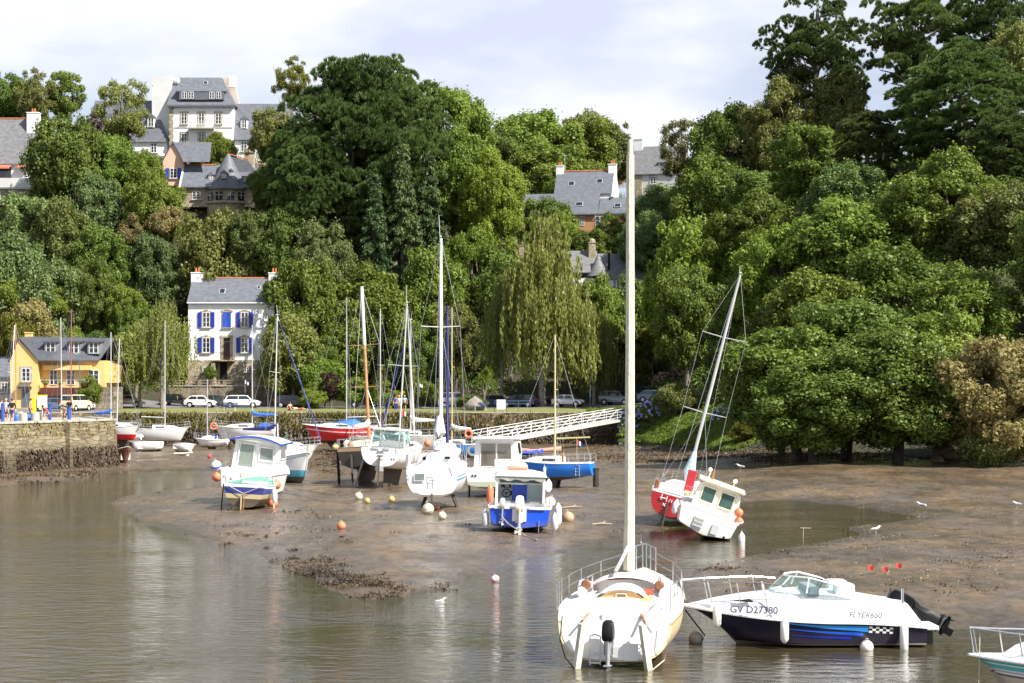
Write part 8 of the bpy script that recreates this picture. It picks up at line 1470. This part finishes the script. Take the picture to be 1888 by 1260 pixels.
def lean_boat():
    r = berth('motor_cruiser', 'white cabin boat with cream wheelhouse lying over on its right side at the water edge', 'motor boat', 1290, 79.5, 84, 20, z=-.04); h = Hull(6.0, 2.75, .06, 1.30, 1.30, 1.7, tr=.94, tm=.35, rake=.7, chine=.26); h.build(r, hullmat('lean_hull', (.80, .79, .74), [('z', -1, .36, (.30, .27, .15))], .3, .2)); h.deck(r, WHITE, .05, (.05, .30), .3, wf=.8); h.strake(r, GREYGEL, .04, .04)
    mb = MB(); mb.loft([[(x, w * f - .12, z) for f, z in ((-1, 1.25), (-.92, 2.35), (-.7, 2.48), (.7, 2.48), (.92, 2.35), (1, 1.25))] for x, w in ((1.6, 1.02), (3.6, .95))], caps=True); cb = mb.build('wheelhouse', CREAMW, r, True); mb = MB(); mb.box((2.6, -.12, 2.53), (2.4, 2.15, .14)); mb.build('roof', CREAM, cb, bevel=.06)
    for y0, y1 in ((.62, .02), (-.22, -.84)): pane(cb, [(1.58, y0, 1.62), (1.58, y1, 1.62), (1.58, y1, 2.3), (1.58, y0, 2.3)], GREENGLASS, 'rear_window', CREAM, .035)
    for sg in (-1, 1): pane(cb, [(1.9, sg * 1.0 - .12, 1.75), (3.3, sg * .96 - .12, 1.75), (3.2, sg * .89 - .12, 2.3), (1.9, sg * .93 - .12, 2.3)], GREENGLASS, 'side_window', CREAM, .03)
    mb = MB(); [mb.tube([(-.05, yy, .55), (-.05, yy, 1.05)], .02, 5) for yy in (.55, .15)]; [mb.box((-.05, .35, .62 + .18 * k), (.05, .4, .05)) for k in range(3)]; mb.build('boarding_ladder', GREYGEL, r); mb = MB(); mb.box((-.04, -.42, .72), (.05, .3, .42)); mb.build('motor_plate', GREYGEL, r); mb = MB(); mb.lathe([(.06, -.03), (.06, .03)], (-.02, -.38, .62), 9, 'X'); mb.lathe([(.05, -.03), (.05, .03)], (-.02, -.9, .55), 9, 'X'); mb.build('exhaust', BLACK, r)
    mb = MB(); mb.tube([(2.4, .55, 2.6), (2.4, .55, 2.95)], .03, 5); mb.ball((2.4, .60, 3.0), .10, 8); mb.tube([(2.0, -.6, 2.6), (2.0, -.6, 2.85)], .03, 5); mb.ball((2.0, -.6, 2.9), .11, 8); mb.build('deck_light', WHITEPAINT, cb, True); mb = MB(); mb.tube([(2.8, .35, 2.55), (2.8, .42, 3.05)], [.06, .04], 6); mb.build('horn', WOOD, cb); pulpit(r, h, .02, .18, .4, 1, name='stern_rail', across=False)
    for p, lab, L_ in (((.2, 1.52, 1.35), 'white fender left of two hanging together at the stern of the cabin boat lying over', .62), ((.35, 1.15, 1.25), 'white fender right of two hanging together at the stern of the cabin boat lying over', .62), ((.1, -1.55, 1.0), 'white fender at the low side of the cabin boat lying over', .75)): fender(lab, world(r, p), L_, .14, tilt=.25 if p[1] > 0 else 0, line=.15)
    for k in range(2): ball('fender', ['upper orange ball fender on the low side of the cabin boat lying over', 'lower orange ball fender on the low side of the cabin boat lying over'][k], loc=world(r, (.5, -1.22, 1.55)) + Vector((0, 0, .20 - .38 * k)), r=.20, m=ORANGE, group='orange ball fenders of the cabin boat lying over', cat='fender', band=WHITE if k else None)
lean_boat()
# ================= small craft on the mud
def dinghy(lab, px, D, hd, L_, B_, col, layers, roll=0, inside=CREAMW, z=None, fbd=.6):
    r = berth('dinghy', lab, 'dinghy', px, D, hd, roll, 0, z); h = Hull(L_, B_, .05, fbd, fbd, fbd * 1.3, tr=.8, tm=.4, rake=.3, sec=.6); h.build(r, hullmat('dinghy_%d' % px, col, layers, .4, .3)); h.deck(r, inside, .02, (.05, .8), fbd * .75, wf=.88); h.strake(r, inside, .01, .03)
    for x in (.3, .58): mb = MB(); mb.box((L_ * x, 0, fbd * .75), (.22, B_ * .82, .04)); mb.build('thwart', WOOD, r)
    return r
dinghy('white dinghy tilted on the mud in front of the grey white sailing boat', 301, 183, 200, 3.2, 1.5, W3, [('z', -1, .1, BOOT)], 18, fbd=.85); dinghy('small white pram dinghy lying on its side right of the tilted dinghy', 320, 182, -20, 2.2, 1.3, W3, [], -30, fbd=.7); dinghy('brown wooden dinghy at the end of the pier', 214, 158, -60, 3.2, 1.5, (.16, .08, .05), [('s', .25, 2, (.12, .05, .04))], 0, fbd=1.1); dinghy('flat yellowish raft boat on the mud below the quay', 320, 171, 4, 1.8, 1.1, (.62, .55, .30), [], 0, fbd=.3); dinghy('cream tender stowed at a slant behind the dark brown hulled boat', 688, 150, 150, 2.8, 1.3, CRM, [('s', .0, .06, (.3, .15, .07))], 30, fbd=.6, z=1.9)
dinghy('red dinghy half hidden on the mud behind the bilge keeled yacht', 765, 140, 10, 3.0, 1.4, (.5, .06, .04), [], 10, fbd=.45)
YW = mat('dirty_white_buoy', (.62, .57, .42), .6, .2, 4); OB = mat('faded_orange_buoy', (.70, .22, .11), .6, .2, 4); YB = mat('yellow_buoy', (.62, .45, .15), .6, .2, 4)
ball('buoy', 'large cream mooring buoy roped to the stern of the bilge keeled yacht', 789, 92, .30, YW, band=ROPE); ball('buoy', 'cream pear shaped buoy in front of the bilge keeled yacht', 815, 88.5, .21, YW); ball('buoy', 'orange buoy alone on the mud flat left of the middle', 629, 83, .20, OB); ball('buoy', 'orange buoy right of the small navy boat', 502, 99, .30, OB, sink=.35); ball('buoy', 'yellow buoy on the mud in front of the motor sailer', 677, 101, .16, YB); ball('buoy', 'cream and brown buoy below the keel of the motor sailer', 661, 104, .24, YW); ball('buoy', 'mud stained yellow buoy right of the motor sailer keel', 722, 102, .19, YB); ball('buoy', 'small orange buoy between the keels of the bilge keeled yacht', 806, 95.5, .15, OB)
ball('buoy', 'white buoy with red base floating in the channel', loc=(gx(913, 62.5), 62.5, .10), r=.14, m=WHITE, band=mat('flag_red', (.75, .03, .03))); ball('buoy', 'pink buoy hanging at the bow of the small day boat', loc=at(383, 838, 186), r=.22, m=OB, group='fenders hanging from the boats'); ball('buoy', 'red buoy lying on the mud in front of the small day boat', 386, 166, .18, mat('red_buoy', (.65, .06, .06), .6)); ball('buoy', 'brown clay coloured buoy with pointed end right of the blue cabin boat', 1047, 88, .30, mat('clay_buoy', (.42, .30, .18), .7, .2, 3), sink=.3); ball('buoy', 'red fender ball at the bow of the grey hulled sailing boat', loc=at(788, 818, 160), r=.3, m=OB, group='fenders hanging from the boats')
# ---------------------------------------------------------------- people
def skin_obj(name, verts, edges, radii, m, root=0, sub=1, parent=None):
    me = bpy.data.meshes.new(name); me.from_pydata([tuple(v) for v in verts], edges, []); o = bpy.data.objects.new(name, me); C.objects.link(o); a = o.modifiers.new('skin', 'SKIN'); a.use_smooth_shade = True
    for i, r_ in enumerate(radii): sv = me.skin_vertices[0].data[i]; sv.radius = (r_, r_) if not isinstance(r_, tuple) else r_; sv.use_root = (i == root)
    b = o.modifiers.new('sub', 'SUBSURF'); b.levels = sub; b.render_levels = sub
    dg = bpy.context.evaluated_depsgraph_get(); dg.update(); ev = o.evaluated_get(dg); m2 = bpy.data.meshes.new_from_object(ev); m2.materials.clear(); m2.materials.append(m); m2.name = name; q = bpy.data.objects.new(name, m2); bpy.data.objects.remove(o); C.objects.link(q); q.name = name; q.parent = parent; return q
SKIN = mat('skin', (.52, .30, .20), .55, .08, 6); HAIR = mat('dark_hair', (.03, .02, .015), .7, .3, 8)
POSE = {
 'stand': dict(pel=(0, 0, .93), neck=(0, 0, 1.45), head=(0, -.02, 1.62), el=[(.27, 0, 1.14), (-.27, 0, 1.14)], ha=[(.28, -.10, .88), (-.28, -.10, .88)], kn=[(.11, -.02, .49), (-.11, -.02, .49)], ft=[(.12, 0, .07), (-.12, 0, .07)]),
 'walk': dict(pel=(0, 0, .92), neck=(0, -.03, 1.44), head=(0, -.06, 1.61), el=[(.27, .08, 1.15), (-.27, -.05, 1.15)], ha=[(.27, -.04, .90), (-.27, -.26, .95)], kn=[(.10, -.14, .50), (-.10, .05, .48)], ft=[(.11, -.20, .08), (-.11, .26, .10)]),
 'crouch': dict(pel=(.12, 0, .50), neck=(-.22, -.05, .98), head=(-.36, -.06, 1.10), el=[(-.10, -.22, .72), (-.30, .14, .70)], ha=[(-.22, -.20, .45), (-.34, .02, .42)], kn=[(-.26, -.12, .46), (-.22, .14, .42)], ft=[(.02, -.12, .07), (.06, .14, .07)]),
 'sit': dict(pel=(0, 0, .13), neck=(.08, .06, .65), head=(.07, .03, .82), el=[(.28, .22, .38), (-.26, .05, .40)], ha=[(.26, .34, .10), (-.30, -.16, .28)], kn=[(.14, -.42, .36), (-.14, -.36, .44)], ft=[(.16, -.80, .08), (-.14, -.66, .08)]),
 'lie': dict(pel=(0, 0, .15), neck=(-.52, 0, .26), head=(-.69, -.02, .36), el=[(-.50, -.26, .12), (-.36, .24, .18)], ha=[(-.30, -.30, .08), (-.12, .26, .12)], kn=[(.44, -.10, .26), (.45, .10, .12)], ft=[(.86, -.10, .08), (.88, .12, .08)]),
}
def person(px, D, z, pose, top, legs, lab, rz=0, sc=1., long_=True, hair=HAIR, sleeves=False, cap=None):
    """one continuous body with arms, legs and fingers; shirt, trousers and hair are worn over it"""
    q = POSE[pose]; r = thing('person', lab, 'person', (gx(px, D), D, z), rz); r.scale = (sc,) * 3
    V = Vector; pel, nk, hd = V(q['pel']), V(q['neck']), V(q['head']); up = (nk - pel).normalized(); ch = pel.lerp(nk, .72); sd = V((1, 0, 0)) if pose not in ('lie', 'crouch') else V((0, -1, 0)); v = [pel, pel.lerp(nk, .38), ch, nk, nk.lerp(hd, .45), hd, hd + (hd - nk).normalized() * .09]; e = [(0, 1), (1, 2), (2, 3), (3, 4), (4, 5), (5, 6)]; rad = [(.15, .11), (.125, .095), (.155, .105), .062, .058, .092, .07]
    arms = []; lg = []
    for k, s_ in enumerate((1, -1)):
        sh = ch.lerp(nk, .55) + sd * .19 * s_; i = len(v); el, ha = V(q['el'][k]), V(q['ha'][k]); d = (ha - el).normalized(); palm = ha + d * .06; v += [sh, el, ha, palm]; e += [(2, i), (i, i + 1), (i + 1, i + 2), (i + 2, i + 3)]; rad += [.062, .042, .030, (.040, .022)]; arms.append((sh, el, ha)); j = len(v); cr = d.cross(V((0, 1, .01))).normalized()
        for f in range(5):
            o_ = cr * (.032 * (f - 1.5) / 1.5) if f < 4 else cr * (-.045 * s_); ln = [.065, .075, .07, .055, .045][f]; v += [palm + o_ + d * (.045 if f < 4 else 0), palm + o_ * 1.05 + d * (.045 + ln if f < 4 else ln) + V((0, -.018, 0))]; e += [(i + 3, len(v) - 2), (len(v) - 2, len(v) - 1)]; rad += [.011, .009]
    for k, s_ in enumerate((1, -1)):
        hp = pel + sd * .095 * s_ - up * .05; i = len(v); kn, ft = V(q['kn'][k]), V(q['ft'][k]); toe = ft + (V((0, -.17, -.03)) if pose not in ('lie', 'crouch') else V((-.16, 0, -.03)) if pose == 'crouch' else V((.04, 0, .14))); v += [hp, kn, ft, toe]; e += [(0, i), (i, i + 1), (i + 1, i + 2), (i + 2, i + 3)]; rad += [.092, .060, .042, .036]; lg.append((hp, kn, ft))
    skin_obj('body', v, e, rad, SKIN, 0, 1, r)
    tv = [pel + up * .03, v[1], ch, ch.lerp(nk, .8)]; te = [(0, 1), (1, 2), (2, 3)]; tr_ = [(.158, .122), (.142, .112), (.17, .122), .09]
    for sh, el, ha in arms: i = len(tv); tv += [sh, sh.lerp(el, .75 if not sleeves else 1.0)] + ([el.lerp(ha, .85)] if sleeves else []); te += [(2, i), (i, i + 1)] + ([(i + 1, i + 2)] if sleeves else []); tr_ += [.078, .062] + ([.045] if sleeves else [])
    skin_obj('shirt', tv, te, tr_, top, 0, 1, r); lv = [pel + up * .05]; le = []; lr = [(.162, .125)]
    for hp, kn, ft in lg: i = len(lv); lv += [hp, hp.lerp(kn, .9)] + ([kn.lerp(ft, .9)] if long_ else []); le += [(0, i), (i, i + 1)] + ([(i + 1, i + 2)] if long_ else []); lr += [.108, .082] + ([.062] if long_ else [])
    skin_obj('trousers' if long_ else 'shorts', lv, le, lr, legs, 0, 1, r); hv = MB(); c = hd + (hd - nk).normalized() * .055; back = V((0, .022, 0)) if pose not in ('crouch',) else V((.02, 0, .01)); hv.ball(c + back, .103, 12, (1, 1, .95)); hv.build('hair' if not cap else 'cap', cap or hair, r, True)
    fc = MB(); fw = V((0, -1, 0)) if pose not in ('crouch',) else V((-1, 0, 0)); sx = fw.cross(V((0, 0, 1))); [fc.ball(hd + fw * .086 + sx * .034 * s_ + V((0, 0, .012)), .013, 6) for s_ in (-1, 1)]; fc.build('eyes', BLACK, r); fc = MB(); fc.ball(hd + fw * .098 + V((0, 0, -.018)), .017, 6, (.8, 1, 1.4)); fc.build('nose', SKIN, r); fc = MB(); fc.ball(hd + fw * .088 + V((0, 0, -.052)), .02, 6, (1.2, .5, .4)); fc.build('mouth', mat('lips', (.42, .16, .13), .5), r)
    for k, (hp, kn, ft) in enumerate(lg): sh = MB(); t_ = ft + (V((0, -.09, -.035)) if pose not in ('lie', 'crouch') else V((-.07, 0, -.035)) if pose == 'crouch' else V((.03, 0, .04))); sh.ball(t_, .075, 10, (.75, 1.7, .55) if pose not in ('lie', 'crouch') else (1.7, .75, .55)); sh.build('shoe', mat('shoe', (.35, .33, .31), .7), r, True)
    return r
def cloth(n, c): return mat(n, c, .85, .12, 5)
P1 = PZ
person(22, 143, P1, 'walk', cloth('black_shirt', (.012, .012, .014)), cloth('blue_shorts', (.05, .06, .24)), 'man in black long sleeved top and blue shorts walking on the pier', .2, long_=False, sleeves=True)
person(3, 142, P1, 'stand', cloth('white_top', (.74, .72, .72)), cloth('black_trousers', (.02, .02, .025)), 'woman in white top and dark trousers at the left edge of the pier', .5, hair=cloth('brown_hair', (.12, .05, .03)))
person(11, 144, P1, 'stand', cloth('grey_top', (.55, .58, .60)), cloth('dark_shorts', (.05, .05, .06)), 'figure in pale grey top between the two people at the left of the pier', -.3, long_=False, hair=cloth('fair_hair', (.45, .36, .22)))
person(57, 150, P1, 'stand', cloth('orange_shirt', (.66, .26, .14)), cloth('slate_trousers', (.07, .08, .12)), 'person in salmon orange shirt behind the yellow notice board', 1.4)
person(88, 145, P1, 'crouch', cloth('red_shirt', (.60, .05, .06)), cloth('denim_shorts', (.16, .22, .36)), 'crouching person in red shirt by the pier edge', .2, long_=False)
person(128, 150, P1, 'stand', cloth('black_shirt', (.012, .012, .014)), cloth('blue_jeans', (.08, .14, .34)), 'man in black shirt and blue jeans seen from behind on the pier', 2.9)
person(119, 151, P1, 'crouch', cloth('sand_shirt', (.60, .48, .30)), cloth('dark_trousers', (.03, .035, .04)), 'crouching person in sand coloured shirt beside the man in black', 1.2)
lz = lambda px, D: hz(gx(px, D), D) + .03
person(736, 213, lz(736, 213), 'walk', cloth('white_top', (.74, .72, .72)), cloth('white_shorts', (.66, .64, .60)), 'walker in white with pale hat on the lawn, left of a couple', 0, 1.02, False, cap=cloth('straw_hat', (.62, .52, .34)))
person(746, 213.5, lz(746, 213.5), 'walk', cloth('aqua_top', (.35, .60, .64)), cloth('dark_shorts', (.05, .05, .06)), 'walker in pale turquoise top on the lawn, right of a couple', 0, 1.02, False, cap=cloth('straw_hat', (.62, .52, .34)))
person(729, 212.5, lz(729, 212.5), 'stand', cloth('blue_coat', (.03, .06, .34)), cloth('blue_coat_low', (.03, .05, .28)), 'person in plain blue clothes just left of the walking couple', .4, .98)
person(534, 214, lz(534, 214), 'sit', cloth('skin_shirt', (.58, .30, .22)), cloth('red_shorts', (.5, .08, .05)), 'picnicker sitting on the lawn in front of the black estate car, left one', .6, 1.1, False)
person(551, 214, lz(551, 214), 'lie', cloth('cream_shirt', (.70, .62, .55)), cloth('red_shorts', (.5, .08, .05)), 'picnicker lying on the lawn in front of the black estate car, right one', 0, 1.1, False)
def gull(px, py, lab, z=None, rz=0, sc=1.):
    p = gp(px, py, .3); D = p.y; z = gz(p.x, D); r = thing('gull', lab, 'gull', (p.x, D, z), rz); r.scale = (sc,) * 3; v = [(-.20, 0, .17), (-.08, 0, .17), (.06, 0, .19), (.14, 0, .24), (.19, 0, .29), (.24, 0, .30)]; o = skin_obj('body', v, [(i, i + 1) for i in range(5)], [.015, .06, .07, .045, .042, .02], mat('white_plumage', (.75, .75, .73), .8, .05, 8), 1, 1, r)
    for s_ in (-1, 1): mb = MB(); mb.ball((-.04, s_ * .055, .19), .06, 8, (2.3, .35, .8)); mb.build('wing', mat('grey_plumage', (.34, .36, .38), .8, .1, 8), r, True); mb = MB(); mb.tube([(.02, s_ * .03, .13), (.02, s_ * .03, 0)], .008, 5); mb.box((.035, s_ * .03, .005), (.05, .03, .008)); mb.build('leg', YB, r)
    mb = MB(); mb.lathe([(.016, 0), (.002, .07)], (.25, 0, .295), 6, 'X'); mb.build('beak', YB, r)
gull(1700, 934, 'gull standing on the mud below the dry bush', rz=2.6, sc=1.3); gull(1614, 974, 'gull standing at the right edge of the still pool', rz=.4, sc=1.1); gull(1366, 875, 'gull on the shaded mud right of the leaning mast', rz=3., sc=1.4); gull(810, 1090, 'small gull at the tip of the weedy mud spit', rz=.5, sc=.9); gull(1876, 935, 'gull at the right edge of the mud', rz=3.2, sc=1.1)
# ---------------------------------------------------------------- weed, stones and sticks on the mud
def litter(name, m, pts, n, size, hgt, asp=.5, flat=.5, spread=1., lab=None, cat=None):
    global rng
    rng = np.random.default_rng(n); P = []; N = []
    for px, py, w in pts:
        c = gp(px, py, .12); k = max(3, int(n * w * rng.uniform(.5, 1.5))); d = rng.normal(size=(k, 3)); ww = w * spread * .35; X = c.x + d[:, 0] * ww * 1.3; Y = c.y + d[:, 1] * ww * .9; Z = mudz(X, Y); ok = Z > -.02; X, Y, Z = X[ok], Y[ok], Z[ok]; P.append(np.stack([X, Y, Z + np.abs(rng.normal(size=len(X))) * hgt], 1)); N.append(rng.normal(size=(len(X), 3)) * .7 + np.array([0, 0, .8]))
    P = np.concatenate(P); me = leaf_mesh(name, P, np.concatenate(N), size * rng.uniform(.5, 1.6, len(P)), asp, m); o = bpy.data.objects.new(name, me); C.objects.link(o); return tag(o, lab, cat, kind='stuff')
r_ = random.Random(4); sp = []
for k in range(80): t = r_.random(); sp.append((525 + 215 * t + r_.gauss(0, 10), 1042 + 52 * t + r_.gauss(0, 9), r_.uniform(.10, .75)))
for k in range(26): sp.append((r_.uniform(420, 640), r_.uniform(985, 1050), r_.uniform(.1, .4)))
for k in range(14): sp.append((r_.uniform(740, 870), r_.uniform(1070, 1112), r_.uniform(.15, .45)))
sp += [(425, 972, 1.0), (430, 985, .6), (415, 1000, .4), (880, 1147, .8), (905, 1146, .5), (1345, 1050, .9), (1310, 1047, .6), (835, 1112, .6), (1450, 1016, .6), (870, 1201, .5), (1285, 1160, .4)]
litter('seaweed', LM['weed'], sp, 150, .04, .045, lab='dark brown seaweed heaped along the tip of the mud spit', cat='seaweed')
sp = [(r_.uniform(220, 1250), r_.uniform(842, 1000), r_.uniform(.15, .7)) for k in range(150)] + [(r_.uniform(1300, 1888), r_.uniform(850, 1120), r_.uniform(.15, .6)) for k in range(110)]
litter('weed_scraps', LM['weed'], sp, 34, .05, .03, spread=1.6, lab='scattered weed scraps on the mud', cat='seaweed')
sp = [(r_.uniform(1080, 1420), r_.uniform(806, 860), r_.uniform(.8, 1.6)) for k in range(150)] + [(r_.uniform(1380, 1900), r_.uniform(832, 872), r_.uniform(.8, 1.6)) for k in range(170)] + [(r_.uniform(590, 640), r_.uniform(838, 880), .8) for k in range(30)] + [(r_.uniform(0, 215), r_.uniform(868, 892), .6) for k in range(40)]
litter('shore_weed', LM['weed'], sp, 70, .09, .09, spread=1.8, lab='brown bladder weed covering the upper shore', cat='seaweed')
sp = [(r_.uniform(1480, 1900), r_.uniform(905, 1080), r_.uniform(.4, 1.5)) for k in range(170)] + [(r_.uniform(420, 1150), r_.uniform(895, 1030), r_.uniform(.3, .9)) for k in range(60)]
litter('shells', mat('pale_shell', (.42, .39, .34), .6, .2, 5), sp, 9, .017, .008, .8, spread=2.2, lab='pale shells and grit sprinkled over the mud', cat='shells')
for k, (px, py, w, hh, lab) in enumerate([(1055, 943, 1.0, .25, 'pale driftwood plank on the mud right of the blue cabin boat'), (1225, 1101, .5, .2, 'stick lying at the channel edge'), (1480, 985, .7, .1, 'stake standing in the still pool'), (1110, 970, .9, .1, 'pale stick on the mud behind the near mast')]):
    p = gp(px, py, .15); t_ = thing('driftwood', lab, 'driftwood', (p.x, p.y, max(0, gz(p.x, p.y)))); mb = MB()
    if 'stake' in lab: mb.tube([(0, 0, -.4), (.03, 0, .42)], .02, 6); mb.tube([(-.1, 0, .42), (.36, .1, .40)], .018, 6)
    else: mb.tube([(-w / 2, 0, .05), (0, .05, .09), (w / 2, -.1, .05 + hh * .3)], [.05, .06, .03], 6); mb.tube([(0, .05, .09), (w * .2, .2, .2)], [.03, .015], 5)
    mb.build('branch', mat('driftwood', (.42, .34, .25), .9, .2, 4, .4), t_, True)
for k, (pts, lab) in enumerate([([(480, 905), (540, 912), (600, 928), (650, 930), (700, 926)], 'pale chain running over the mud right of the small navy boat'), ([(500, 893), (560, 905), (620, 915)], 'rope lying on the mud from the leaning cruiser'), ([(690, 965), (760, 968), (830, 965), (880, 958)], 'chain lying in the mud in front of the bilge keeled yacht')]):
    mb = MB(); P = []
    for px, py in pts: p = gp(px, py, .28); P.append((p.x, p.y, gz(p.x, p.y) + .03))
    mb.tube(P, .016, 5); tag(mb.build('chain', mat('muddy_chain', (.30, .24, .17), .9, .3, 6)), lab, 'chain')
